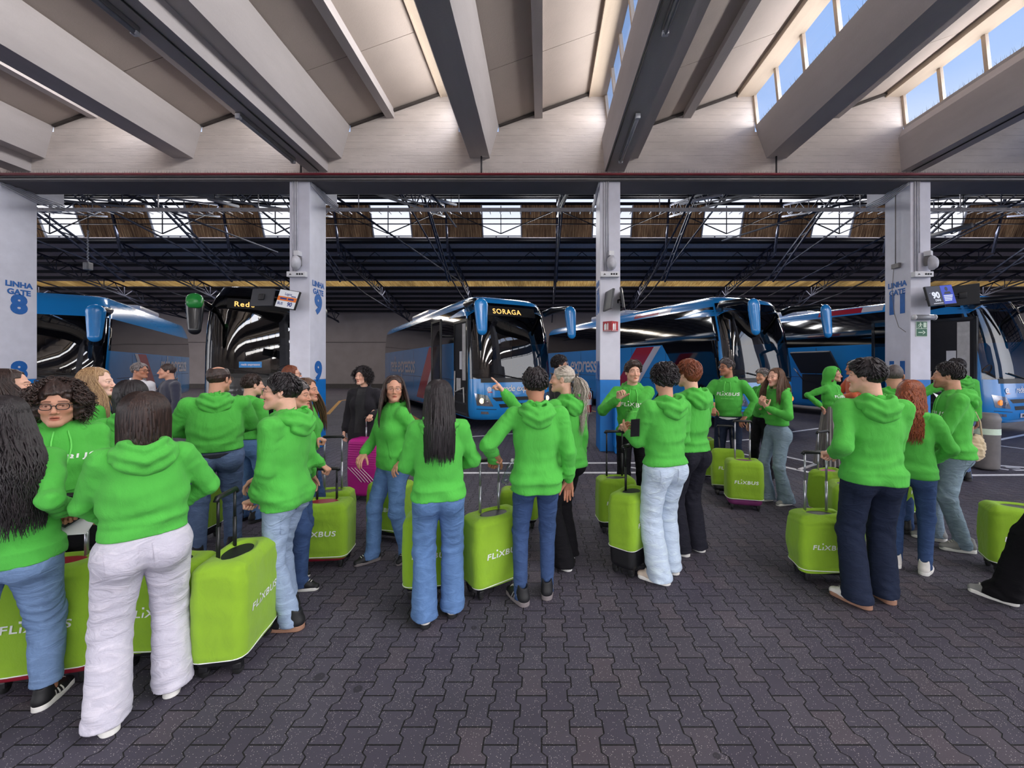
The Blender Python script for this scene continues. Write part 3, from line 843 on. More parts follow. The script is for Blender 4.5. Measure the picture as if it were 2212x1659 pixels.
# ================================================================ HEADS
def smooth(e0, e1, x):
    t_ = np.clip((x - e0) / (e1 - e0), 0, 1); return t_ * t_ * (3 - 2 * t_)
def head_mesh(h, fem, seed, beard=None, mouth=0, age=0.0, brow=(0.25, 0.2, 0.18), lips=None):
    """head in its own frame (face towards +y, centre between the ears); returns verts, quads, colour tint"""
    r = np.random.RandomState(seed); j = lambda a: r.uniform(-a, a)
    f = Field((-.105, -.125, -.235), (.105, .14, .145), h)
    f.ell((0, -.014, .036), (.074, .094, .083), .02)
    f.ell((0, .026, -.030), (.0585 + j(.002), .064, .083), .03)
    jw = .040 if fem else .045
    for s_ in (-1, 1):
        f.cone((s_ * .046, .000, -.052), (s_ * .014, .074, -.098), .021 if fem else .024, .017, .025)
        f.ell((s_ * .041, .062, -.022), (.020, .020, .017), .025)
        f.cone((s_ * .010, .0855, .024), (s_ * .043, .066, .025), .009, .007, .016)
    f.ell((0, .080, -.094), (.019, .017, .016), .02)
    for s_ in (-1, 1):
        f.ell((s_ * .031, .098, .006), (.0175, .016, .011), .014, 'sub')
        f.ell((s_ * .031, .0745, .005), (.0145, .0135, .0120), .002)
        f.cone((s_ * .019, .0865, .0135), (s_ * .044, .0775, .0115), .0042, .0036, .005)      # lids
        f.cone((s_ * .020, .0845, -.0035), (s_ * .042, .0770, -.0030), .0036, .0030, .006)
    nl = j(.003)
    f.cone((0, .084, .016), (0, .1075 + nl, -.026), .0078, .0108, .012)
    f.ell((0, .109 + nl, -.029), (.0105, .0095, .009), .006)
    for s_ in (-1, 1): f.ell((s_ * .0125, .097, -.034), (.0075, .0095, .0068), .006)
    for s_ in (-1, 1): f.ell((s_ * .0062, .104, -.0415), (.0034, .0045, .004), .003, 'sub')
    op = .004 + .010 * mouth
    f.cone((-.019, .0835, -.0615), (0, .0935, -.0575), .0050, .0062, .006); f.cone((.019, .0835, -.0615), (0, .0935, -.0575), .0050, .0062, .006)
    f.cone((-.015, .0850, -.0655 - op), (.015, .0850, -.0655 - op), .0058, .0058, .006); f.ell((0, .0905, -.0665 - op), (.012, .006, .006), .006)
    f.cone((-.020, .0930, -.0625 - op * .5), (.020, .0930, -.0625 - op * .5), .0012 + op * .25, .0012 + op * .25, .004, 'sub')
    f.ell((0, .100, -.0625 - op * .5), (.012, .010, .0014 + op * .45), .004, 'sub')
    for s_ in (-1, 1):
        R = Matrix.Rotation(s_ * .35, 3, 'Z')
        f.ell((s_ * .079, -.010, -.003), (.009, .019, .031), .006, R=[list(R.transposed()[i]) for i in range(3)])
        f.ell((s_ * .088, -.006, .000), (.006, .009, .016), .004, 'sub')
    f.cone((0, -.030, -.045), (0, -.052, -.24), .049 if fem else .056, .052 if fem else .062, .03)
    V, Q = f.mesh()
    x, y, z = V.T; ax = np.abs(x)
    T = np.ones((len(V), 3), np.float32)
    def blend(m, c):
        m = np.clip(m, 0, 1)[:, None]; T[:] = T * (1 - m) + np.array(c, np.float32) * m
    front = smooth(.02, .05, y)
    blend(.5 * front * smooth(.035, .01, np.hypot(ax - .042, z + .028)), (1.10, .84, .82))            # cheeks
    blend(.6 * front * smooth(.016, .006, np.hypot(ax, z + .03)) * (y > .09), (1.06, .84, .80))
    lipd = np.minimum(np.hypot(ax / 1.9, (z + .0595) * 1.6), np.hypot(ax / 1.8, (z + .0672 + op) * 1.6))
    blend(.9 * front * smooth(.0125, .0085, lipd) * (y > .080), lips or ((.86, .50, .50) if fem else (.88, .62, .58)))
    blend(front * smooth(.004, .001, np.abs(z + .0625 + op * .5)) * (ax < .019) * (y > .075) * (y < .093), (.25, .10, .10))
    bz = .030 - 8.0 * np.maximum(ax - .030, 0) ** 2 * 2
    blend(.92 * front * smooth(.0052 if fem else .0072, .0025, np.abs(z - bz)) * smooth(.010, .014, ax) * smooth(.052, .044, ax) * (y > .05), brow)
    for s_ in (-1, 1):
        de = np.hypot(x - s_ * .031, (z - .0045) * 1.5)
        ed = np.abs(np.sqrt((x - s_ * .031) ** 2 + ((y - .0745) * 1.05) ** 2 + (z - .005) ** 2) - .0142)
        eye = smooth(.0145, .0125, de) * (ed < .0035) * (np.abs(z - .005) < .0085)
        blend(eye, (1.25, 1.35, 1.5))
        blend(eye * smooth(.0066, .0048, np.hypot(x - s_ * .031, z - .0048)), (.22, .13, .10))
        blend(.75 * front * smooth(.0032, .0010, np.abs(z - .0125 + 18 * (ax - .031) ** 2)) * (ax > .017) * (ax < .046) * (y > .06), (.16, .10, .09))
    if beard:
        m = smooth(-.040, -.056, z) * smooth(-.018, .004, y) * smooth(-.150, -.125, z) + smooth(-.040, -.046, z) * (ax < .03) * (y > .07) * 1.0
        m *= 1 - smooth(.0125, .0085, lipd) * (y > .080)
        blend(m * beard[1] * (0.75 + .25 * np.sin(x * 900) * np.sin(z * 800)), beard[0])
    return V, Q, T

# ================================================================ HAIR
def hairline(f, back=-.088, front=.070, side=-.012, temple=.045):
    """limit a skull shell to where hair grows"""
    ys = np.array([-.14, -.09, -.045, -.018, .004, .028, .046, .062, .075, .12]); zs = np.array([back, back, -.055, -.006, .004, side, temple - .018, temple, front - .006, front])
    f.fn(lambda D, X, Y, Z: np.maximum(D, (np.interp(Y, ys, zs).astype(np.float32) - Z) * 0.8)); return f
def lock_tubes(paths, radii, sides=4):
    """many tapered strands in one array mesh: paths (n, m, 3)"""
    P_ = np.asarray(paths, np.float32); n, m, _ = P_.shape
    T = np.gradient(P_, axis=1); T /= np.linalg.norm(T, axis=2, keepdims=True) + 1e-9
    ref = np.zeros_like(T); ref[..., 0] = .3; ref[..., 1] = 1; ref[..., 2] = .2
    a = np.cross(T, ref); a /= np.linalg.norm(a, axis=2, keepdims=True) + 1e-9
    b = np.cross(T, a)
    ta = np.linspace(0, 1, m); prof = np.clip(np.minimum(ta * 6 + .35, (1 - ta) * 2.2 + .12), 0, 1)
    R = np.asarray(radii, np.float32)[:, None, None] * prof[None, :, None]
    vs = []
    for i in range(sides):
        an = 2 * PI * i / sides
        vs.append(P_ + (a * math.cos(an) * 1.5 + b * math.sin(an) * .8) * R)
    V = np.stack(vs, 2).reshape(-1, 3)
    base = (np.arange(n)[:, None, None] * m + np.arange(m - 1)[None, :, None]) * sides
    i = np.arange(sides)[None, None, :]
    Q = np.stack([base + i, base + (i + 1) % sides, base + sides + (i + 1) % sides, base + sides + i], -1).reshape(-1, 4)
    return V, Q.astype(np.int32)
def skull(az, el, g=0.0):
    """point on the skull; az 0 = back, el 90 = crown"""
    return np.stack([(.079 + g) * np.cos(el) * np.sin(az), -.014 - (.099 + g) * np.cos(el) * np.cos(az), .036 + (.088 + g) * np.sin(el)], -1)
def cat(parts):
    V, Q, o = [], [], 0
    for v, q in parts:
        V.append(v); Q.append(q + o); o += len(v)
    return np.concatenate(V), np.concatenate(Q)
def long_paths(r, n, L, az_lim, wave=0.006, freq=30, part=0.0, out=.062, front=0.25, m=16, curl=0.0, tight=1.0, drape=False, spread=.30):
    az = r.uniform(-az_lim, az_lim, n); L_ = L * r.uniform(.80, 1.04, n); el_end = r.uniform(-.35, .05, n)
    t_ = np.linspace(0, 1, m); cut = .42
    out_ = np.zeros((n, m, 3))
    e0 = r.uniform(1.15, 1.5, n)
    for i, tt in enumerate(t_):
        if tt <= cut:
            k = tt / cut
            out_[:, i] = skull(az, e0 + (el_end - e0) * k, .009 + .005 * k)
        else:
            k = (tt - cut) / (1 - cut)
            p = skull(az, el_end, .014)
            bk = np.cos(az) * .5 + .5
            p[:, 1] -= out * np.clip(k * 1.8, 0, 1) * bk * (L > .2) - front * .16 * k * (1 - bk)
            if drape:
                fr_ = smooth(1.15, 1.5, np.abs(az)); p[:, 1] += fr_ * (out * np.clip(k * 1.8, 0, 1) * bk + .085 * np.sin(min(1, k * 1.4) * 1.57)); p[:, 0] += np.sign(az) * fr_ * .020 * k
            p[:, 0] *= 1 + spread * np.sin(k * 2.0) * (L > .2) + .12 * k * (L <= .2)
            p[:, 2] = p[:, 2] - L_ * k * (1 - 0.0)
            out_[:, i] = p
    ph = r.uniform(0, 6.28, (n, 1)); fr = freq * r.uniform(.8, 1.25, (n, 1)); amp = wave * np.clip(t_[None] * 2 - .3, 0, 1)
    sl_ = t_[None] * (L + .2)
    out_[..., 0] += amp * np.sin(sl_ * fr + ph) * np.cos(az)[:, None] ; out_[..., 1] += amp * np.sin(sl_ * fr * 1.1 + ph * 1.7) * .8
    if curl: out_ += r.normal(0, curl, out_.shape)
    return out_
def hair_mesh(style, h, seed, L=.35, drape=False, hout=.105, hspread=.30):
    r = np.random.RandomState(seed); parts = []
    f = Field((-.15, -.21, -.26), (.15, .145, .20), h)
    nz = lambda amp, fr: f.fn(lambda D, X, Y, Z: D + amp * wob(X, Y, Z, seed, fr))
    if style in ('short', 'crop', 'quiff', 'receding', 'bald', 'buzz', 'curlyshort', 'bowl', 'fringe'):
        g = {'short': .011, 'crop': .006, 'quiff': .013, 'receding': .008, 'bald': .006, 'buzz': .0035, 'curlyshort': .018, 'bowl': .017, 'fringe': .014}[style]
        f.ell((0, -.015, .038), (.0765 + g, .0970 + g, .0860 + g * 1.5), 0)
        if style in ('quiff', 'fringe'): f.ell((0, .055, .098), (.055, .040, .030), .03)
        if style == 'curlyshort': f.ell((0, .01, .085), (.078, .080, .058), .03)
        if style == 'bowl': f.ell((0, -.06, .00), (.082, .058, .075), .03)
        if style == 'fringe': f.ell((.02, .075, .070), (.055, .026, .022), .02)
        fr_ = {'receding': .094, 'quiff': .078, 'fringe': .052, 'bald': .09}.get(style, .070)
        hairline(f, back=-.095 if style != 'bowl' else -.10, front=fr_, temple={'receding': .066, 'fringe': .040}.get(style, .046))
        if style == 'bald': f.ell((0, -.010, .130), (.058, .075, .062), .012, 'sub')
        if style == 'curlyshort': nz(.006, 150)
        elif style != 'buzz': nz(.0028, 170)
        parts.append(f.mesh())
        if style not in ('buzz', 'bald', 'crop'):
            n = 340 if style == 'curlyshort' else 260
            az, el = r.uniform(-2.5, 2.5, n), np.arcsin(r.uniform(-.35, 1, n))
            el = np.where(np.abs(az) > 1.9, np.abs(el) * .75 + .35, el)
            m = 7; t_ = np.linspace(0, 1, m); pp = np.zeros((n, m, 3))
            for i, tt in enumerate(t_):
                d_ = (.30 + .1 * r.rand(n)) * tt
                pp[:, i] = skull(az + .25 * np.sin(az * 3 + seed) * tt, el - d_ * (1 if style != 'quiff' else .6), g + .001 + .006 * np.sin(tt * 3.1) + (.014 * tt if style == 'curlyshort' else 0) + (.010 * np.sin(tt * 2) * (np.abs(az) > 1.9) if style in ('quiff', 'fringe', 'short') else 0))
                if style == 'curlyshort':
                    pp[:, i] += .008 * np.stack([np.sin(tt * 9 + az * 7), np.cos(tt * 9 + el * 9), np.sin(tt * 8 + az * 3)], -1)
            keep = pp[:, :, 2].min(1) > np.interp(pp[:, 0, 1], [-.14, -.05, -.02, .03, .06, .12], [-.095, -.06, 0, .0, .055, .075])
            parts.append(lock_tubes(pp[keep], r.uniform(.003, .0055, n)[keep]))
    elif style in ('long', 'wavy', 'bob', 'curlylong'):
        g = .008 if style != 'wavy' else .007
        f.ell((0, -.017, .038), (.0775 + g, .0980 + g, .0880 + g), 0)
        hairline(f, back=-.12, front=.096, side=-.03, temple=.054)
        for s_ in (-1, 1):
            f.cone((s_ * .070, -.010, .02), (s_ * .080, -.020, -.10), .026, .024, .02, squash=((1, 0, 0), .7))
        f.cone((0, -.07, .03), (0, -.090 - (.03 if L > .2 else 0), -.14), .075, .070, .03, squash=((0, 1, 0), .55))
        f.fn(lambda D, X, Y, Z: np.maximum(D, np.where(Z < .060, Y - .034, -1.0).astype(np.float32) + 0 * X))
        f.ell((.004, .102, .052), (.057, .062, .066), .012, 'sub')
        nz(.0018, 120)
        parts.append(f.mesh())
        wv = {'long': .004, 'wavy': .010, 'bob': .003, 'curlylong': .013}[style]; fq = {'long': 16, 'wavy': 42, 'bob': 18, 'curlylong': 75}[style]
        n = 1000 if style == 'wavy' else 640
        pp = long_paths(r, n, L, 1.95 if drape else 1.75, wv, fq, out=hout if style != 'bob' else .02, spread=hspread, m=16 if style != 'curlylong' else 30, drape=drape)
        parts.append(lock_tubes(pp, r.uniform(.0026, .0050, n) if style == 'wavy' else r.uniform(.0036, .0070, n)))
    elif style == 'afro':           # loose dark curls all round
        f.ell((0, -.02, .045), (.095, .110, .100), 0); f.ell((.065, -.02, -.03), (.045, .06, .075), .03); f.ell((-.065, -.02, -.03), (.045, .06, .075), .03); f.ell((0, -.07, -.03), (.08, .05, .08), .03)
        hairline(f, back=-.13, front=.066, side=-.10, temple=.030)
        f.ell((0, .10, -.03), (.062, .07, .095), .012, 'sub')
        nz(.008, 130); parts.append(f.mesh())
        n = 1300; az = r.uniform(-2.35, 2.35, n); el = np.arcsin(r.uniform(-.75, 1, n)); m = 16
        el = np.where(np.abs(az) > 1.85, np.maximum(el, .15), el)
        t_ = np.linspace(0, 1, m); pp = np.zeros((n, m, 3)); ph = r.uniform(0, 6.28, n); rad = r.uniform(.006, .011, n); ext = r.uniform(.025, .065, n)
        for i, tt in enumerate(t_):
            c = skull(az, el, .016 + ext * tt); c[:, 2] -= .055 * tt * tt
            pp[:, i] = c + np.stack([np.cos(ph + tt * 13), np.sin(ph + tt * 13), np.sin(ph * 2 + tt * 11)], -1) * rad[:, None] * min(1, tt * 4)
        parts.append(lock_tubes(pp, r.uniform(.0018, .0034, n)))
    elif style == 'ponytail':
        f.ell((0, -.016, .038), (.0815, .1010, .0905), 0)
        hairline(f, back=-.075, front=.078, side=-.004, temple=.052); nz(.0018, 190)
        f.ell((0, -.125, .020), (.026, .026, .024), .02)
        parts.append(f.mesh())
        n = 900; m = 22; t_ = np.linspace(0, 1, m); pp = np.zeros((n, m, 3)); off = r.normal(0, 1, (n, 2)); ph = r.uniform(0, 6.28, n); Ls = L * r.uniform(.72, 1.05, n)
        for i, tt in enumerate(t_):
            w = .011 + .026 * min(1, tt * 3) * (1 - .5 * tt)
            pp[:, i, 0] = off[:, 0] * w + .006 * np.sin(tt * 26 + ph * .3) * (tt > .1)
            pp[:, i, 1] = -.130 - .055 * math.sin(min(1, tt * 3) * 1.57) + off[:, 1] * w * .8 + .007 * np.cos(tt * 24 + ph * 2) * (tt > .1) + .03 * tt
            pp[:, i, 2] = .024 + .012 * math.sin(min(1, tt * 4) * PI) - Ls * tt * tt ** .15
        parts.append(lock_tubes(pp, r.uniform(.0022, .0040, n)))
        n = 200; az, e1 = r.uniform(-2.3, 2.3, n), r.uniform(.0, 1.35, n); m = 10; pp = np.zeros((n, m, 3)); end = np.array([0, -.12, .022])
        for i, tt in enumerate(np.linspace(0, 1, m)):
            q_ = skull(az * (1 - tt), e1 * (1 - tt) + .05, .0095)
            pp[:, i] = q_ * (1 - tt ** 4) + end * tt ** 4
        keep = pp[:, 0, 2] > np.interp(pp[:, 0, 1], [-.14, -.05, -.02, .03, .06, .12], [-.07, -.05, .01, .01, .055, .078])
        parts.append(lock_tubes(pp[keep], r.uniform(.003, .005, n)[keep]))
    elif style == 'bun':
        f.ell((0, -.016, .038), (.083, .103, .093), 0); hairline(f, back=-.085, front=.076, side=-.006, temple=.05); nz(.003, 150)
        parts.append(f.mesh()); pp = long_paths(r, 160, L, 1.5, .006, 30, out=.06); parts.append(lock_tubes(pp, r.uniform(.005, .009, 160)))
    return cat(parts)
# ================================================================ PEOPLE
GREEN = lin(80, 176, 70)
cloth('hoodie_green', GREEN, 0.55, var=0.08, fuzz=0.05)
cloth('hoodie_orange', lin(196, 92, 56), 0.3)
cloth('coat_black', lin(34, 32, 38), 0.4, fuzz=0.05)
cloth('tee_black', lin(24, 24, 28), 0.3)
cloth('jacket_navy', lin(44, 46, 62), 0.4)
cloth('shirt_white', lin(228, 226, 232), 0.35)
cloth('tee_navy', lin(24, 28, 46), 0.3)
denim('jeans_light', lin(112, 138, 176), 1.35)
denim('jeans_pale', lin(144, 162, 190), 1.25)
denim('jeans_mid', lin(84, 114, 158), 1.45)
denim('jeans_blue', lin(52, 72, 110), 1.5)
denim('jeans_slate', lin(86, 104, 138), 1.4)
denim('jeans_dark', lin(28, 36, 56), 1.4)
denim('jeans_grey', lin(122, 140, 156), 1.3)
denim('jeans_black', lin(30, 30, 40), 1.4)
denim('jeans_ice', lin(188, 204, 224), 1.15)
denim('jeans_white', lin(200, 197, 212), 1.08, 0.5)
denim('trousers_black', lin(16, 15, 20), 1.3)
t = NT('skirt_stripe', 0.9, 0, lin(120, 112, 110), 0.2)
_a = t.n('ShaderNodeVertexColor', layer_name='tint').outputs[0]
t.base(t.mix(1.0, (1, 1, 1, 1), _a, 'MULTIPLY')); M['skirt_stripe'] = t.mat
for n_, c_ in (('skin_a', lin(222, 172, 150)), ('skin_b', lin(200, 148, 124)), ('skin_c', lin(178, 124, 98)), ('skin_d', lin(232, 190, 172))): skinmat(n_, c_)
for n_, c_, c2 in (('hair_black', lin(18, 15, 18), lin(50, 42, 46)), ('hair_dark', lin(30, 22, 22), lin(74, 54, 48)), ('hair_brown', lin(62, 42, 32), lin(122, 86, 62)),
                   ('hair_blonde', lin(124, 92, 64), lin(204, 168, 124)), ('hair_red', lin(98, 44, 26), lin(176, 92, 50)), ('hair_grey', lin(84, 78, 80), lin(160, 150, 148)),
                   ('hair_ash', lin(150, 138, 126), lin(222, 212, 200)), ('hair_auburn', lin(84, 40, 26), lin(150, 80, 50)), ('hair_steel', lin(48, 42, 44), lin(110, 100, 100))): hairmat(n_, c_, c2)
plain('frame_black', lin(14, 14, 18), 0.3)
plain('frame_wire', lin(150, 120, 90), 0.3, 0.8)
glass('lens', (0.97, 0.97, 0.98, 1), 0.02, 0.02)
plain('letter_white', lin(238, 240, 238), 0.7)
plain('shoe_white', lin(222, 218, 214), 0.6); plain('shoe_black', lin(20, 20, 24), 0.6); plain('shoe_cream', lin(206, 190, 174), 0.7); plain('sole_gum', lin(150, 112, 92), 0.7)
plain('sole_white', lin(228, 226, 222), 0.6); plain('sole_grey', lin(120, 112, 114), 0.7); plain('shoe_grey', lin(138, 138, 138), 0.7)
plain('cord_green', lin(110, 214, 96), 0.8)

_bf = None
def text_mesh(body, size, bold=0.0, shear=0.0, xs=1.0, ext=0.0, spacing=1.0, cuts=0, align='CENTER'):
    """lettering as a flat mesh in the x-y plane"""
    c = bpy.data.curves.new('lettering', 'FONT'); c.body = body; c.size = size; c.offset = bold * size; c.shear = shear; c.extrude = ext
    c.align_x = align; c.align_y = 'CENTER'; c.space_character = spacing; c.resolution_u = 4
    o = bpy.data.objects.new('lettering', c); COL.objects.link(o)
    dg = bpy.context.evaluated_depsgraph_get()
    me = bpy.data.meshes.new_from_object(o.evaluated_get(dg))
    bpy.data.objects.remove(o); bpy.data.curves.remove(c)
    if cuts:
        bm = bmesh.new(); bm.from_mesh(me)
        for _ in range(cuts):
            ed = [e_ for e_ in bm.edges if e_.calc_length() > size * .16]
            bmesh.ops.subdivide_edges(bm, edges=ed, cuts=1)
            bmesh.ops.triangulate(bm, faces=bm.faces[:])
        bm.to_mesh(me); bm.free()
    for v in me.vertices: v.co.x *= xs
    return me
def bars_mesh(ws, h, gap):
    """a line of print too small to read: a row of short bars"""
    me = bpy.data.meshes.new('small_print'); vs, fs = [], []; x = -(sum(ws) + gap * (len(ws) - 1)) / 2
    for w in ws:
        n = max(2, int(w / .012))
        for i in range(n):
            b = len(vs); a0, a1 = x + w * i / n, x + w * (i + 1) / n
            vs += [(a0, -h / 2, 0), (a1, -h / 2, 0), (a1, h / 2, 0), (a0, h / 2, 0)]; fs.append((b, b + 1, b + 2, b + 3))
        x += w + gap
    me.from_pydata(vs, [], fs); return me
def project(me, bvh, org, ux, uy, dirn, off=0.003, far=1.0):
    """press a flat mesh onto a surface along a direction"""
    org, ux, uy, dirn = Vector(org), Vector(ux), Vector(uy), Vector(dirn)
    last = None
    for v in me.vertices:
        p = org + ux * v.co.x + uy * v.co.y - dirn * far
        hit = bvh.ray_cast(p, dirn, far * 2)[0]
        if hit is None: hit = (p + dirn * far) if last is None else p + dirn * last
        else: last = (hit - p).length
        v.co = hit - dirn * off
    me.update(); return me
def grid_mesh(poly, nx=9, ny=9):
    """quad given by four corners (2-D), as a fine grid"""
    a, b, c, d = [Vector(p).to_2d() for p in poly]; vs = []
    for j in range(ny + 1):
        for i in range(nx + 1):
            p = a.lerp(b, i / nx).lerp(d.lerp(c, i / nx), j / ny); vs.append((p.x, p.y, 0))
    me = bpy.data.meshes.new('patch')
    me.from_pydata(vs, [], [(j * (nx + 1) + i, j * (nx + 1) + i + 1, (j + 1) * (nx + 1) + i + 1, (j + 1) * (nx + 1) + i) for j in range(ny) for i in range(nx)])
    return me

_shoes = {}
SHOES = {'stripe_black': ('shoe_black', 'sole_white', 'shoe_white'), 'runner_black': ('shoe_black', 'sole_grey', 'shoe_grey'), 'plain_black': ('shoe_black', 'shoe_black', None),
         'white': ('shoe_white', 'sole_white', None), 'cream': ('shoe_cream', 'sole_white', 'shoe_black'), 'white_stripe': ('shoe_white', 'sole_gum', 'shoe_black'),
         'grey': ('shoe_grey', 'sole_white', 'shoe_black'), 'canvas': ('shoe_black', 'sole_white', None), 'gum': ('shoe_black', 'sole_gum', 'shoe_white'), 'sock_white': ('shoe_white', 'shoe_black', None)}
def shoe(kind, parent, loc, ang, s):
    up, so, st = SHOES[kind]
    if kind not in _shoes:
        f = Field((-.07, -.11, .0), (.07, .21, .17), .006)
        f.cone((0, -.045, .052), (0, .06, .048), .040, .041, .02, squash=((1, 0, 0), .92))
        f.cone((0, .06, .046), (.004, .145, .030), .040, .032, .03, squash=((0, 0, 1), .85))
        f.cone((0, -.040, .06), (0, -.030, .125), .042, .039, .02); f.cone((0, -.01, .085), (0, .085, .050), .034, .028, .03)
        f.ell((0, -.035, .150), (.031, .038, .035), .01, 'sub')
        f.fn(lambda D, X, Y, Z: np.maximum(D, .016 - Z))
        up_m = np_mesh('shoe', *f.mesh())
        f = Field((-.07, -.11, -.01), (.07, .21, .05), .005)
        def sole(D, X, Y, Z):
            t_ = np.clip((Y + .045) / .18, 0, 1); w = .041 + .006 * np.sin(t_ * 3.0) - .004 * t_
            d2 = np.sqrt((X - .004 * t_) ** 2 + (Y + .045 - t_ * .18) ** 2) - w
            return np.maximum(np.maximum(d2, Z - (.030 + .006 * (t_ < .35))), .001 - Z)
        f.fn(sole)
        so_m = np_mesh('sole', *f.mesh())
        st_m = None
        bv = BVHTree.FromPolygons([v.co for v in up_m.vertices], [p.vertices[:] for p in up_m.polygons])
        if st:
            mb = MB()
            for sd in (-1, 1):
                for q in range(3):
                    g_ = grid_mesh([(.000 + q * .022, .034), (.009 + q * .022, .034), (-.012 + q * .022, .078), (-.021 + q * .022, .078)], 2, 5)
                    project(g_, bv, (0, 0, 0), (0, 1, 0), (0, 0, 1), (-sd, 0, 0), .0012, .2)
                    mb.add([v.co for v in g_.vertices], [p.vertices[:] for p in g_.polygons]); bpy.data.meshes.remove(g_)
            st_m = mb.mesh('stripes', True); st_m.materials.append(M[st])
        mb = MB()
        for q in range(5):
            y = .035 + q * .018; hit = bv.ray_cast(Vector((0, y, .3)), Vector((0, 0, -1)))[0]
            if hit: mb.tube([(-.018, y, hit.z - .006), (0, y + .004, hit.z + .003), (.018, y, hit.z - .006)], .0028, 6)
        la_m = mb.mesh('laces', True); la_m.materials.append(M['shoe_white' if up != 'shoe_white' else 'shoe_grey'])
        up_m.materials.append(M[up]); so_m.materials.append(M[so])
        _shoes[kind] = (up_m, so_m, st_m, la_m)
    a, b, c, l_ = _shoes[kind]
    o = link('shoe', a, (), parent); o.location = loc; o.rotation_euler = (0, 0, ang); o.scale = (s, s, s)
    link('sole', b, (), o)
    if c: link('stripes', c, (), o)
    link('laces', l_, (), o)
    return o

def ik(S, T, a, b, pole):
    S, T, pole = Vector(S), Vector(T), Vector(pole)
    v = T - S; d = min(max(v.length, abs(a - b) + .01), (a + b) * .998); u = v.normalized()
    T = S + u * d
    x = (a * a - b * b + d * d) / (2 * d); h = math.sqrt(max(a * a - x * x, 0))
    p = pole - u * pole.dot(u); p = p.normalized() if p.length > 1e-4 else Vector((0, 0, 1))
    return S + u * x + p * h, T
HANG_R = dict(t=(.255, .03, .85), pole=(.3, -1, 0), pose='relaxed', palm=(-1, .1, 0))
HANG_L = dict(t=(-.255, .03, .85), pole=(-.3, -1, 0), pose='relaxed', palm=(1, .1, 0))
def A(x, y, z, pole, pose='relaxed', d=None, palm=(0, 0, -1)): return dict(t=(x, y, z), pole=pole, pose=pose, d=d, palm=palm)
def AW(px, py, dd, pole, pose='grip', d=None, palm=(0, 0, -1)): return dict(w=(px, py, dd), pole=pole, pose=pose, d=d, palm=palm)

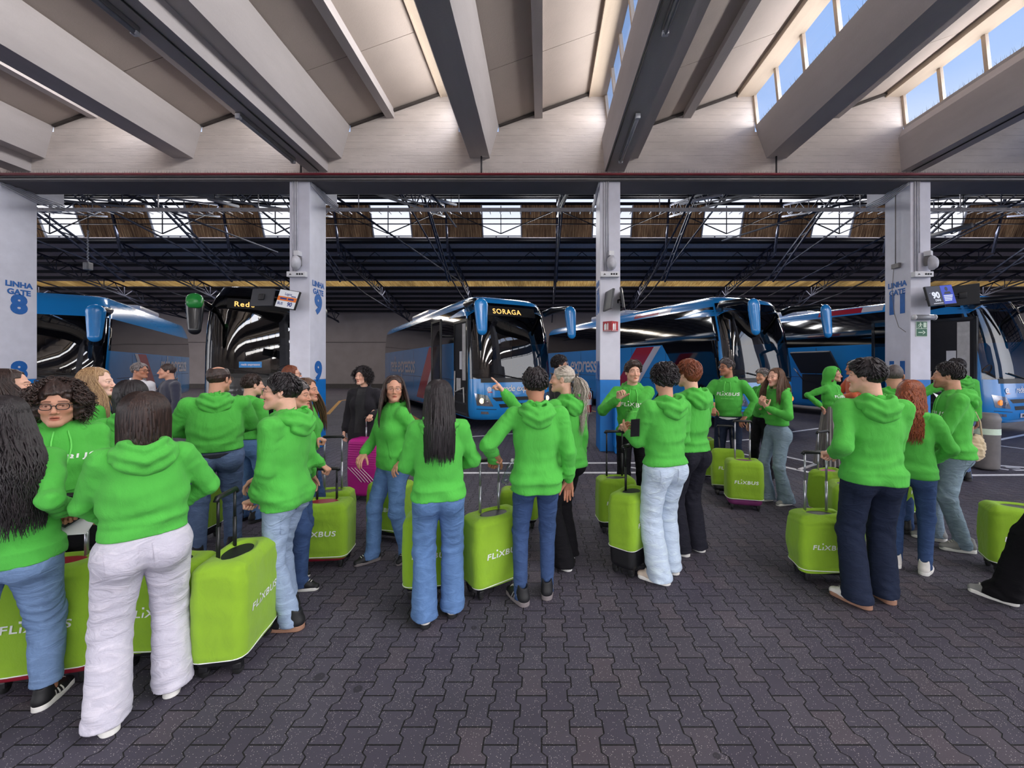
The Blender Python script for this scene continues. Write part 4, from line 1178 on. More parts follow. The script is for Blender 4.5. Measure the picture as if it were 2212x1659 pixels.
def person(label, px, d, H, phi, hphi=None, hpitch=0, fem=False, bw=1.0, g=1.0, hem=.88, top='hoodie', topm='hoodie_green', pants='straight', pantm='jeans_mid',
           shoes='plain_black', skin='skin_a', drape=False, hair='short', hairm='hair_dark', L=.35, R=HANG_R, Lf=HANG_L, feet=((.10, .0, 8), (-.10, .0, -8)), glasses=None, beard=None, mouth=0,
           logo=False, hood='down', seed=1, legs=True, low=0.0, waist=None, hout=.115, hspread=.30, pockets=True, neck_out=0.0, ankles=False, belly=0.0, hs=None, brow=None):
    s = H / 1.755
    X0 = (px - CX) * d / F_PX
    th_ = math.degrees(math.atan2(-X0, d))        # headings are given relative to the line of sight
    hphi = (phi if hphi is None else hphi) + th_; phi = phi + th_
    root = thing('person', label, 'person', (X0, d, 0), math.radians(phi + 180))
    fp = Matrix.Rotation(math.radians(phi + 180), 3, 'Z')
    inv = fp.transposed()
    seed = int(seed)
    hb = min(max(d * .0032, .0085), .014); hh = min(max(d * .0011, .0028), .0060); hr_ = min(max(d * .0014, .0040), .0065)
    hs = hs or ((.955 if fem else 1.0) * (.6 + .4 * s))
    # ---- joints
    sw = (.158 if fem else .178) * bw * s
    J = {}
    for sd, spec, nm in ((1, R, 'R'), (-1, Lf, 'L')):
        S_ = Vector((sd * sw, -.012 * s, 1.395 * s))
        dirv = None
        if 'w' in spec:
            gpt = inv @ (P(*spec['w']) - root.location)
        else: gpt = Vector(spec['t']) * s
        ua, fa = .285 * s, .255 * s
        grip = spec['pose'] in ('grip',) and 'w' in spec
        T = gpt
        if grip:
            dv = Vector(spec['d']).normalized() if spec.get('d') else Vector((0, .75, -.5)).normalized()
            T = gpt - dv * .075 - Vector(spec['palm']).normalized() * .028
        E, T = ik(S_, T, ua, fa, spec['pole'])
        dv = Vector(spec['d']).normalized() if spec.get('d') else (T - E).normalized()
        fo = (T - E).normalized(); an0 = fo.angle(dv, 0.0)
        if an0 > .75: dv = fo.slerp(dv, .75 / an0).normalized()
        n_ = Vector(spec['palm']); zax = -(n_ - dv * n_.dot(dv)); zax = zax.normalized() if zax.length > 1e-3 else Vector((0, 0, 1))
        xax = dv.cross(zax).normalized()
        J[nm] = (S_, E, T, dv, xax, zax, spec['pose'])
    # ---- skin: head, neck, hands (one mesh)
    Hc = Vector((0, (.030 + neck_out) * s, H - .135 * hs))
    Rm = Matrix.Rotation(math.radians(hphi - phi), 3, 'Z') @ Matrix.Rotation(math.radians(-hpitch), 3, 'X')
    piv = Vector((0, -.045, -.13)) * hs
    def headx(V): 
        return ((np.asarray(V, np.float32) * hs - np.array(piv, np.float32)) @ np.array(Rm, np.float32).T) + np.array(piv + Hc, np.float32)
    hair_br = {'hair_blonde': (.62, .5, .42), 'hair_ash': (.6, .55, .5), 'hair_red': (.5, .32, .25), 'hair_grey': (.45, .42, .42)}.get(hairm, (.24, .19, .18))
    V, Q, T_ = head_mesh(hh, fem, seed, beard, mouth, brow=brow or hair_br)
    vs, qs, ts = [headx(V)], [Q], [T_]; off = len(V)
    for sd, nm in ((1, 'R'), (-1, 'L')):
        S_, E, T, dv, xax, zax, pose = J[nm]
        hv, hq = hand_mesh(pose, .0036 if d < 3.2 else .0050)
        hv = hv * np.array((sd, 1, 1), np.float32) * (.94 if fem else 1.04) * s ** .5
        B = np.array([list(xax), list(dv), list(zax)], np.float32)
        vs.append(hv @ B + np.array(T, np.float32)); qs.append((hq if sd > 0 else hq[:, ::-1]) + off); off += len(hv)
        ts.append(np.ones((len(hv), 3), np.float32))
    def tri(c, u, r_):
        u = Vector(u).normalized(); a_ = u.orthogonal().normalized(); b_ = u.cross(a_)
        return [list(Vector(c) + (a_ * math.cos(q) + b_ * math.sin(q)) * r_) for q in (0, 2.094, 4.189)]
    hz_ = vs[0][:, 2]; low_i = np.nonzero(hz_ < hz_.min() + .004)[0]
    nk = [int(low_i[np.argmax((vs[0][low_i] - vs[0][low_i].mean(0)) @ np.array(q, np.float32))]) for q in ((0, 1, 0), (.87, -.5, 0), (-.87, -.5, 0))]
    cv, cf = [], []; base = off; hoff = len(vs[0])
    for q, (sd, nm) in enumerate(((1, 'R'), (-1, 'L'))):
        S_, E, T, dv, *_ = J[nm]; hvw = vs[1 + q]
        pr = (hvw - np.array(T, np.float32)) @ np.array(dv, np.float32); ei = np.nonzero(pr < pr.min() + .003)[0]
        cen = hvw[ei].mean(0); an_ = [np.array(t_) - np.array(T - dv * .06) for t_ in tri(T - dv * .06, dv, 1)]
        wi = [int(ei[np.argmax((hvw[ei] - cen) @ a_)]) + hoff for a_ in an_]
        hoff += len(hvw); prev = nk
        for c_, u_ in ((Vector((sd * .03, -.03, 1.385 * s)), (sd, 0, -.3)), (S_, E - S_), (E, T - E)):
            i0 = base + len(cv); cv += tri(c_, u_, .028); ring_ = [i0, i0 + 1, i0 + 2]
            cf += [(prev[i], prev[(i + 1) % 3], ring_[(i + 1) % 3], ring_[i]) for i in range(3)]; prev = ring_
        cf += [(prev[i], prev[(i + 1) % 3], wi[(i + 1) % 3], wi[i]) for i in range(3)]
    vs.append(np.array(cv, np.float32)); qs.append(np.array(cf)); ts.append(np.ones((len(cv), 3), np.float32)); off += len(cv)
    legJ = []
    for sd, (fx, fy, an) in ((1, feet[0]), (-1, feet[1])):
        hip = Vector((sd * .088 * s * (g ** .5), 0, .895 * s)); ank = Vector((fx * s, fy * s, .085 * s))
        K, ank = ik(hip, ank, .415 * s, .415 * s, (sd * .12, 1, 0))
        legJ.append((hip, K, Vector((fx * s, fy * s, .085 * s)), an))
    if ankles:
        for hip, K, an, _ in legJ:
            f = Field(np.minimum(K, an) - .07, np.maximum(K, an) + .07, .01)
            f.cone(K, an, .05, .036); v_, q_ = f.mesh(); vs.append(v_); qs.append(q_ + off); i0 = off + int(np.argmax(v_[:, 2])); off += len(v_); ts.append(np.ones((len(v_), 3), np.float32))
            vs.append(np.array([list(hip), list(hip + Vector((.01, 0, 0)))], np.float32)); ts.append(np.ones((2, 3), np.float32)); qs.append(np.array([(i0, off, off + 1, i0), (off, base, base + 1, off + 1)])); off += 2
    link('body', np_mesh('body', np.concatenate(vs), np.concatenate(qs), True, np.concatenate(ts)), [M[skin]], root)
    # ---- top
    mn = Vector((9, 9, 9)); mx = -mn
    pts = [J[n][i] for n in 'RL' for i in (0, 1, 2)] + [Vector((-.2 * g * s - .02, -.20 * g * s, hem)), Vector((.2 * g * s + .02, .20 * g * s, 1.52 * s))]
    for p in pts:
        for i in range(3): mn[i] = min(mn[i], p[i]); mx[i] = max(mx[i], p[i])
    f = Field(mn - Vector((.10, .10, .09)), mx + Vector((.10, .10, .06)), hb)
    slim = {'hoodie': 1.0, 'coat': 1.02, 'shirt': .92, 'jacket': .98}[top]
    bx = (.92 if fem else 1.0) * bw
    f.ell((0, -.012 * s, 1.255 * s), (.182 * s * bx * slim, .122 * s * g * slim, .235 * s), .03)
    f.ell((0, (.004 + belly * .4) * s, (hem + .17 * s)), (.170 * s * g * slim, (.126 * g + belly) * s * slim, .20 * s), .05)
    f.ell((0, .002 * s, hem + .035 * s), (.166 * s * g * slim, (.124 * g + belly * .6) * s * slim, .11 * s), .04)
    f.ell((0, -.006 * s, .935 * s), (.174 * s * g, .127 * s * g, .150 * s), .03)
    for sd in (-1, 1): f.ell((sd * .078 * s * g, -.050 * s * g, .872 * s), (.104 * s * g, .102 * s * g, .122 * s), .04)
    tg_ = ({'wide': .098, 'baggy': .104, 'crop': .098}.get(pants, .092) * (1.02 if fem else 1.0) + .013) * s * g
    for sd in (-1, 1): f.cone((sd * .088 * s * g ** .5, 0, .90 * s), (sd * .097 * s * g ** .5, .004, .74 * s), tg_, tg_ * .97, .03)
    f.cone((-sw + .02 * s, -.014 * s, 1.388 * s), (sw - .02 * s, -.014 * s, 1.388 * s), .062 * s, .062 * s, .05)
    f.cone((0, -.02 * s, 1.36 * s), (0, -.038 * s, 1.485 * s), .105 * s, .060 * s, .06)
    if fem:
        for sd in (-1, 1): f.ell((sd * .078 * s, .070 * s, 1.235 * s), (.082 * s, .070 * s, .085 * s), .05)
    if top == 'coat':
        f.cone((0, -.01, hem), (0, 0, 1.1 * s), .21 * s * g, .17 * s * g, .05, squash=((0, 1, 0), .72))
    def cut(D, X, Y, Z):
        w = D + (.0042 * np.sin(Z * 58 + 3.6 * wob(X, Y, Z * .4, seed, 14)) * smooth(hem + .34 * s, hem + .08 * s, Z) if top == 'hoodie' else 0)
        band = smooth(hem + .085 * s, hem + .055 * s, Z)
        w = w + .005 * band * (top == 'hoodie') + .006 * np.exp(-((Z - hem - .085 * s) / .018) ** 2) * -1.0 * (top == 'hoodie')
        return np.maximum(w, hem - Z + 0.004 * wob(X, Y, 0 * Z, seed + 5, 9))
    f.fn(cut)
    for nm in 'RL':
        arm_ = Field(f.mn, f.mn + f.h * (f.n - 1), hb); arm_.n = f.n.copy(); arm_.D = np.full(f.n, 1.0, np.float32); arm_.ax = f.ax
        S_, E, T, dv, *_ = J[nm]; u = (T - E).normalized(); k_ = slim * (1.06 if not fem else .98)
        arm_.cone(S_, E, .066 * s * k_, .054 * s * k_, .03)
        arm_.cone(E, T - u * .055 * s, .055 * s * k_, .046 * s * k_, .02)
        arm_.cone(T - u * .090 * s, T - u * .064 * s, .050 * s * k_, .047 * s * k_, .015)
        arm_.cone(T - u * .050 * s, T - u * .012 * s, .038 * s, .036 * s, .008)
        u2 = (E - S_).normalized()
        def folds(D, X, Y, Z):
            w_ = wob(X, Y, Z, seed + (1 if nm == 'R' else 2), 22)
            a_ = (X - T.x) * u.x + (Y - T.y) * u.y + (Z - T.z) * u.z; c_ = (X - S_.x) * u2.x + (Y - S_.y) * u2.y + (Z - S_.z) * u2.z
            de = np.sqrt((X - E.x) ** 2 + (Y - E.y) ** 2 + (Z - E.z) ** 2)
            fo = .0052 * np.abs(np.sin(a_ * 62 / s + 2.6 * w_)) * (np.exp(-(de / (.10 * s)) ** 2) + smooth(-.20 * s, -.09 * s, a_) * smooth(-.045 * s, -.07 * s, a_)) + .0045 * np.abs(np.sin(c_ * 40 / s + 3 * w_)) * np.exp(-(c_ / (.22 * s)) ** 2)
            return np.where(D < .06, D + (fo - .002 + .0022 * wob(X, Y, Z, seed + 8, 60)) * (topk), D)
        topk = 1.0 if top == 'hoodie' else .7
        arm_.fn(folds)
        f.merge(arm_, .030)
    def drape_(D, X, Y, Z):
        k = .25 + .75 * smooth(hem + .02, hem + .14, Z)
        w1 = wob(X * 1.2, Y * 1.2, Z * .55, seed + 3, 15)
        r1 = np.abs(w1); r2 = np.abs(wob(X * .7, Y * .7, Z * 1.25, seed + 4, 24))
        pull = smooth(hem + .40 * s, hem + .10 * s, Z)
        return np.where(D < .06, D + k * (.0085 * (r1 - .45) + .0060 * (r2 - .45) * (.35 + pull) + .0016 * wob(X, Y, Z, seed + 6, 70)), D)
    f.fn(drape_)
    f.cone((0, -.030 * s, 1.44 * s), (0, -.030 * s, 1.66 * s), .058 * s, .066 * s, .01, 'sub')
    V, Q = f.mesh()
    nm_ = {'hoodie': 'hoodie', 'coat': 'coat', 'shirt': 'shirt', 'jacket': 'jacket'}[top]
    me = np_mesh(nm_, V, Q)
    to = link(nm_, me, [M[topm]], root)
    bv = BVHTree.FromPolygons([v.co for v in me.vertices], [p.vertices[:] for p in me.polygons])
    if top == 'hoodie':
        f = Field((-.20 * s, -.24 * s, 1.24 * s), (.20 * s, .19 * s, H + .03 if hood == 'up' else 1.62 * s), min(hb, .010))
        ring = []
        for i in range(17):
            th = 2 * PI * i / 16
            ring.append((Vector((.089 * math.sin(th), -.030 + .088 * math.cos(th), 1.425 + .030 * (1 - math.cos(th)))) * s, (.023 + .012 * (1 - math.cos(th)) / 2) * s))
        for (a, ra), (b, rb) in zip(ring[:-1], ring[1:]): f.cone(a, b, ra, rb, .012)
        if hood in ('down', 'flat'):
            fl = 1.0 if hood == 'down' else .55
            f.ell((0, (-.128 if fl == 1 else -.10) * s, 1.400 * s), (.118 * s, .052 * s * fl, .092 * s), .03)
            prev = None
            for i in range(9):
                th = PI * (.28 + 1.44 * i / 8); p = Vector((.122 * math.sin(th), -.040 + (.118 if fl == 1 else .085) * math.cos(th), 1.420 - .010 * (1 - math.cos(th)) + .02 * abs(math.sin(th)))) * s
                if prev is not None: f.cone(prev, p, .027 * s, .027 * s, .018)
                prev = p
            if fl == 1: f.ell((0, -.115 * s, 1.490 * s), (.060 * s, .034 * s, .040 * s), .02, 'sub')
            f.fn(lambda D, X, Y, Z: np.where(D < .05, D + .005 * np.sin((Z * 1.0 - np.abs(X) * .55) * 95 / s + 2 * wob(X, Y, Z, seed, 12)) * smooth(-.03, -.08, Y) + .003 * wob(X, Y, Z, seed + 7, 50), D))
        else:
            hc = Hc
            g2 = Field(f.mn, f.mn + f.h * (f.n - 1), f.h); g2.n = f.n.copy(); g2.D = np.full(f.n, 1.0, np.float32); g2.ax = f.ax
            g2.ell((hc.x, hc.y - .030 * s, hc.z + .025), (.108 * s, .135 * s, .135 * s), 0); g2.cone((0, hc.y - .06 * s, hc.z), (0, -.05 * s, 1.45 * s), .105 * s, .105 * s, .04)
            g2.ell((hc.x, hc.y + .10 * s, hc.z - .005), (.076 * s, .09 * s, .118 * s), .01, 'sub')
            g2.ell((hc.x, hc.y - .015 * s, hc.z + .02), (.090 * s, .108 * s, .112 * s), .01, 'sub')
            f.merge(g2, .03)
            f.fn(lambda D, X, Y, Z: np.where(D < .05, D + .004 * wob(X, Y, Z, seed + 7, 40), D))
        f.cone((0, -.028 * s, 1.40 * s), (0, -.022 * s, 1.68 * s), .055 * s, .070 * s, .008, 'sub')
        link('hood', np_mesh('hood', *f.mesh()), [M[topm]], to)
        fr = (0, -1, 0); lo_ = .004 if d < 3 else .009
        if logo:
            tm = text_mesh('FL\u0131XBUS', .058 * s, .018, .12, 1.25, 0, 1.12, 2); project(tm, bv, (0, 0, 1.265 * s), (-1, 0, 0), (0, 0, 1), fr, lo_)
            link('lettering', tm, [M['letter_white']], to)
            dt = bpy.data.meshes.new('lettering_dot'); dt.from_pydata([(-.062 * s, .028 * s, 0), (-.050 * s, .028 * s, 0), (-.050 * s, .040 * s, 0), (-.062 * s, .040 * s, 0)], [], [(0, 1, 2, 3)])
            project(dt, bv, (0, 0, 1.265 * s), (-1, 0, 0), (0, 0, 1), fr, lo_); link('lettering', dt, [M['letter_white']], to)
            tm = bars_mesh([.022 * s, .014 * s, .050 * s, .052 * s], .011 * s, .007 * s); project(tm, bv, (0, 0, 1.205 * s), (-1, 0, 0), (0, 0, 1), fr, lo_)
            link('lettering', tm, [M['cord_green']], to)
            for sd in (-1, 1):
                pp = []
                for i in range(9):
                    z = (1.425 - .20 * i / 8) * s; x = sd * (.030 + .012 * math.sin(i * .5)) * s
                    h_ = bv.ray_cast(Vector((x, 1, z)), Vector((0, -1, 0)))[0]; pp.append(Vector((x, (h_.y if h_ else .12 * s) + .006, z)))
                pp[0].y = .085 * s; pp[0].z = 1.435 * s
                MB().tube(pp, .0042, 6).build('drawstring', [M['cord_green']], to, True)
        if logo or abs((phi + 180) % 360 - 180) < 100:
            gm = grid_mesh([(-.13 * s, -.10 * s), (.13 * s, -.10 * s), (.085 * s, .10 * s), (-.085 * s, .10 * s)], 12, 10)
            project(gm, bv, (0, 0, hem + .19 * s), (-1, 0, 0), (0, 0, 1), fr, .006); po = link('front_pocket', gm, [M[topm]], to)
            for p_ in gm.polygons: p_.use_smooth = True
    elif top in ('shirt', 'coat', 'jacket'):
        mb = MB()
        ring = [Vector((.068 * math.sin(2 * PI * i / 16), -.030 + .070 * math.cos(2 * PI * i / 16), 1.462 + .022 * (1 - math.cos(2 * PI * i / 16)))) * s for i in range(17)]
        mb.tube(ring, [.013 * s] * 17, 8); mb.build('collar', [M[topm]], to, True)
        if top == 'shirt':
            gm = grid_mesh([(-.030 * s, -.40 * s), (.030 * s, -.40 * s), (.018 * s, .02 * s), (-.018 * s, .02 * s)], 3, 12); project(gm, bv, (0, 0, 1.44 * s), (-1, 0, 0), (0, 0, 1), (0, -1, 0), .006)
            link('necktie', gm, [M['tee_black']], root)
        if top in ('coat',):
            gm = grid_mesh([(-.075 * s, -.55 * s), (.075 * s, -.55 * s), (.055 * s, .05 * s), (-.055 * s, .05 * s)], 6, 14); project(gm, bv, (0, 0, 1.41 * s), (-1, 0, 0), (0, 0, 1), (0, -1, 0), .006)
            link('shirt_front', gm, [M['tee_black']], to)
    if waist:
        f = Field((-.24, -.22, hem - .10), (.24, .22, hem + .12), .012)
        f.ell((0, .000, hem + .02 * s), (.170 * s * g, (.124 * g + belly * .6) * s, .13 * s), 0); f.fn(lambda D, X, Y, Z: np.maximum(np.maximum(D, hem - .055 - Z), Z - hem + .012))
        link('shirt_tail', np_mesh('shirt_tail', *f.mesh()), [M[waist]], root)
    # ---- trousers or skirt
    if legs and pants != 'skirt':
        kr, ar = {'slim': (.062, .047), 'straight': (.068, .062), 'wide': (.080, .092), 'flare': (.066, .098), 'baggy': (.088, .094), 'crop': (.070, .058)}[pants]
        thg = {'wide': .098, 'baggy': .104, 'crop': .098}.get(pants, .092) * (1.02 if fem else 1.0)
        bot = {'crop': .115, 'slim': .035, 'wide': .045}.get(pants, .034)
        lo, hi = Vector((-.2 * g, -.2, 0)), Vector((.2 * g, .2, 1.06)); 
        for hip, K, an, _ in legJ:
            for q in (K, an):
                for i in range(2): lo[i] = min(lo[i], q[i] - .16); hi[i] = max(hi[i], q[i] + .16)
        hi.z = 1.04 * s; lo.z = -.03
        tot = None
        for sd, (hip, K, an, ang) in zip((1, -1), legJ):
            f = Field(lo, hi, hb)
            f.ell((0, -.006 * s, .935 * s), (.160 * s * g, .112 * s * g, .135 * s), 0)
            bt = 1.06 if fem else .96
            f.ell((sd * .078 * s * g, -.050 * s * g, .872 * s), (.088 * s * g * bt, .084 * s * g * bt, .105 * s), .04)
            f.cone(hip, K, thg * s * g, kr * s * g ** .5, .045)
            e_ = Vector((an.x, an.y - .012 * s, .01)); e_ += (e_ - K) * .02
            f.cone(K, e_, kr * s * g ** .5, ar * s * g ** .4, .03)
            if pants in ('straight', 'baggy', 'wide', 'crop', 'flare'): f.cone((an.x, an.y + .030 * s, .05), (an.x, an.y + .03 * s, .015), ar * s * .86, ar * s * .9, .03)
            if tot is None: tot = f
            else: tot.merge(f, .010)
        kz = legJ[0][1].z
        am = {'slim': .0035, 'baggy': .0058, 'wide': .0042, 'flare': .005}.get(pants, .0050)
        tot.fn(lambda D, X, Y, Z: np.where(D < .05, D + am * .62 * np.sin(Z * 74 / s + 7.5 * wob(X, Y, Z * .3, seed, 17)) * (.25 + np.exp(-((Z - kz) / .12) ** 2) + 1.2 * smooth(.22, .06, Z)) * .8
                                           + am * .8 * wob(X * 1.4, Y * 1.4, Z * .7, seed + 11, 30) + .0015 * wob(X, Y, Z, seed + 12, 80), D))
        tot.fn(lambda D, X, Y, Z: np.maximum(np.maximum(D, bot - Z + .006 * wob(X, Y, Z * 0, seed, 20)), Z - (hem + .07)))
        V, Q = tot.mesh()
        pm = np_mesh('trousers', V, Q); to2 = link('jeans' if 'jeans' in pantm else 'trousers', pm, [M[pantm]], root)
        if pockets and 'jeans' in pantm:
            bv2 = BVHTree.FromPolygons([v.co for v in pm.vertices], [p.vertices[:] for p in pm.polygons])
            for sd in (-1, 1):
                gm = grid_mesh([(-.052 * s, -.075 * s), (.052 * s, -.075 * s), (.064 * s, .065 * s), (-.064 * s, .065 * s)], 10, 10)
                for v in gm.vertices:
                    if v.co.y < -.05 * s: v.co.y -= .018 * s * max(0, 1 - abs(v.co.x) / (.052 * s))
                project(gm, bv2, (sd * .082 * s * g, 0, min(.885 * s, hem - .082 * s)), (1, 0, 0), (0, 0, 1), (0, 1, 0), .005)
                for p_ in gm.polygons: p_.use_smooth = True
                link('back_pocket', gm, [M[pantm]], to2)
    elif pants == 'skirt':
        n = 120; zs = np.linspace(.10, hem + .06, 14); vs = []; cols = []
        for z in zs:
            k = (hem + .06 - z) / hem
            for i in range(n):
                th = 2 * PI * i / n; pl = math.sin(i * 2 * PI / 5.0) * (.004 + .022 * k) + .01 * math.sin(th * 5 + seed)
                vs.append(((.15 + .13 * k + pl) * math.sin(th) * s, (.11 + .13 * k + pl) * math.cos(th) * s, z)); c_ = (.30, .28, .27) if (i // 3) % 2 else (.13, .12, .125); cols.append(c_)
        q = [(a * n + i, a * n + (i + 1) % n, (a + 1) * n + (i + 1) % n, (a + 1) * n + i) for a in range(13) for i in range(n)]
        link('skirt', np_mesh('skirt', np.array(vs), np.array(q), True, np.array(cols)), [M['skirt_stripe']], root)
    if shoes:
        for hip, K, an, ang in legJ: shoe(shoes, root, (an.x, an.y, 0.0), math.radians(-ang), s * (.93 if fem else 1.03))
    # ---- hair, glasses
    if hair:
        V, Q = hair_mesh(hair, hr_, seed, L, drape, hout, hspread)
        ho = link('hair', np_mesh('hair', headx(V), Q), [M[hairm]], root)
        if hair == 'ponytail':
            mb = MB(); cc = headx(np.array([[0, -.140, .026]]))[0]
            mb.tube([Vector(cc) + Vector((.024 * math.cos(a_), .010 * math.cos(a_), .024 * math.sin(a_))) for a_ in np.linspace(0, 2 * PI, 13)], .007, 6); mb.build('hair_tie', [M['tee_black']], ho, True)
    if glasses:
        go = None
        mb = MB(); ml = MB()
        r_ = .0022 if glasses == 'frame_black' else .0012
        for sd in (-1, 1):
            pts = [];
            for i in range(17):
                a_ = 2 * PI * i / 16; ca, sa = math.cos(a_), math.sin(a_)
                pts.append((sd * .032 + .0235 * math.copysign(abs(ca) ** .7, ca), .1015 - .010 * (abs(sd * .032 + .0235 * ca) - .03) / .03, .003 + .0175 * math.copysign(abs(sa) ** .7, sa)))
            mb.tube([Vector(headx(np.array([p]))[0]) for p in pts], r_ * hs, 6)
            ml.add([Vector(headx(np.array([p]))[0]) for p in pts[:-1]], [tuple(range(16))])
            mb.tube([Vector(headx(np.array([p]))[0]) for p in ((sd * .055, .096, .008), (sd * .074, .075, .010), (sd * .083, -.005, .010), (sd * .082, -.03, -.010))], r_ * hs, 6)
        mb.tube([Vector(headx(np.array([p]))[0]) for p in ((-.010, .1015, .006), (0, .104, .009), (.010, .1015, .006))], r_ * hs, 6)
        go = mb.build('glasses', [M[glasses]], root, True)
        ml.build('lens', [M['lens']], go)
    return root
HOLD = dict(palm=(0, -.25, -1))
# ---- left cluster
person('woman with very long wavy black hair at the left edge, light blue jeans, back turned', 8, 1.97, 1.61, 166, 190, fem=True, g=1.14, hem=.80, pants='crop', pantm='jeans_light', shoes='stripe_black', skin='skin_c',
       hair='wavy', hairm='hair_black', L=.56, hout=.18, hspread=.5, R=AW(148, 1122, 2.14, (.25, -.9, -1), 'grip', (-.1, .8, -.45)), Lf=A(-.16, .22, 1.0, (-1, -.5, 0)), feet=((.13, .10, 20), (-.14, -.06, 10)), seed=1, hood='flat', ankles=True)
person('woman with a dark bob seen from behind, cropped green hoodie and white jeans', 312, 2.08, 1.62, 182, fem=True, g=1.10, hem=.905, pants='wide', pantm='jeans_white', shoes='white', skin='skin_a', hair='bob', hairm='hair_dark', L=.17,
       R=A(.12, .22, 1.02, (1, -.35, .15)), Lf=A(-.10, .26, .98, (-1, -.3, -.1)), feet=((.12, .06, 12), (-.14, -.04, -14)), seed=2, hs=1.0)
person('curly haired woman with dark rectangular glasses facing the camera, printed green hoodie', 130, 2.50, 1.66, 2, -8, 4, fem=True, g=1.08, hem=.92, pantm='trousers_black', skin='skin_b', hair='afro', hairm='hair_dark', logo=True,
       glasses='frame_black', R=A(.13, .27, .96, (.3, -1, -.4), 'pinch', (-.2, .9, -.2)), Lf=A(-.15, .25, .95, (-.3, -1, -.4), 'pinch', (.2, .9, -.2)), seed=3, hs=1.06)
person('woman with long straight dark hair in profile beside the gate eight column', 10, 2.95, 1.73, 96, 76, fem=True, hem=.9, pantm='jeans_blue', hair='long', hairm='hair_dark', L=.30, seed=4, hood='flat', drape=True)
person('young woman with long light brown hair in profile behind the curly haired woman', 200, 3.30, 1.74, 100, 66, fem=True, hem=.9, pantm='jeans_blue', skin='skin_d', hair='long', hairm='hair_blonde', L=.38, seed=5, hood='flat', drape=True)
person('dark haired person seen from behind, just left of the bob haired woman', 283, 3.05, 1.645, 182, fem=True, g=1.05, hem=.9, pantm='jeans_blue', hair='bun', hairm='hair_black', L=.16, seed=6, hood='flat')
person('large man with a bald crown seen from behind, navy shirt tail and blue jeans', 466, 3.80, 1.755, 178, 140, g=1.26, bw=1.12, hem=.965, pants='straight', pantm='jeans_slate', hair='bald', hairm='hair_dark', skin='skin_b', glasses='frame_wire', belly=.05,
       R=A(.10, .30, 1.10, (1, -.5, -.2)), Lf=A(-.12, .28, 1.08, (-1, -.5, -.2)), feet=((.13, .06, 14), (-.13, -.08, -14)), waist='tee_navy', seed=7)
person('man with thinning dark hair half hidden behind the young man with glasses', 540, 4.6, 1.66, 130, 110, hem=.93, pantm='jeans_mid', hair='receding', hairm='hair_dark', seed=8)
person('young man with short black hair and thin glasses in profile facing left, pale blue jeans', 618, 2.80, 1.70, -126, -98, g=.98, hem=.80, pants='straight', pantm='jeans_pale', shoes='gum', skin='skin_a', hair='short', hairm='hair_black', glasses='frame_wire',
       R=A(.10, .26, 1.0, (.6, -1, -.2)), Lf=AW(536, 1092, 2.72, (-.6, -1, -.1), 'grip', (.2, .9, -.3)), feet=((.09, .05, 6), (-.09, -.10, -8)), seed=9)
person('smiling older woman with short dark hair, dark blue jeans and canvas shoes', 634, 3.27, 1.63, 62, 66, fem=True, g=1.0, hem=.86, pants='straight', pantm='jeans_blue', shoes='canvas', skin='skin_b', hair='short', hairm='hair_steel', mouth=.25,
       R=AW(714, 1026, 3.42, (.6, -1, -.2), 'grip', (.2, .8, -.5)), feet=((.10, .10, 0), (-.10, -.08, -10)), seed=10)
person('young woman with long brown hair standing behind the smiling woman, facing right', 658, 3.95, 1.635, 68, 62, fem=True, hem=.92, pantm='jeans_blue', hair='long', hairm='hair_brown', L=.46, skin='skin_b',
       Lf=AW(702, 958, 3.95, (-.4, -1, -.3), 'grip', (0, .8, -.4)), seed=11, hood='flat', drape=True)
person('woman in glasses and a white shirt at the gate nine column holding a red can', 626, 5.6, 1.76, 92, 92, fem=True, hem=.85, top='shirt', topm='shirt_white', pantm='trousers_black', hair='long', hairm='hair_auburn', L=.22, glasses='frame_black',
       R=AW(672, 842, 5.55, (.3, -1, -.4), 'grip', (0, .4, .9), (-1, 0, 0)), seed=12, pockets=False)
# ---- drivers by the buses
person('grey haired bus driver in a white shirt and dark tie', 298, 6.6, 1.80, 34, 52, g=1.05, hem=.85, top='shirt', topm='shirt_white', pantm='trousers_black', hair='receding', hairm='hair_grey', skin='skin_c', glasses='frame_black', beard=((.75, .7, .68), .4), seed=13, pockets=False)
person('man in a dark navy jacket talking to the driver in the white shirt', 366, 6.75, 1.79, -70, -86, g=1.05, hem=.80, top='jacket', topm='jacket_navy', pantm='trousers_black', hair='crop', hairm='hair_dark', skin='skin_b', seed=14, pockets=False,
       R=A(.16, .26, 1.0, (1, -.6, 0)))
person('woman in a black coat with curly black hair behind the magenta suitcase', 786, 5.62, 1.73, -22, -38, fem=True, hem=.62, top='coat', topm='coat_black', pantm='trousers_black', hair='afro', hairm='hair_black', skin='skin_a',
       Lf=AW(797, 908, 5.36, (-.5, -1, -.1), 'grip', (.1, .8, -.5)), seed=15, pockets=False)
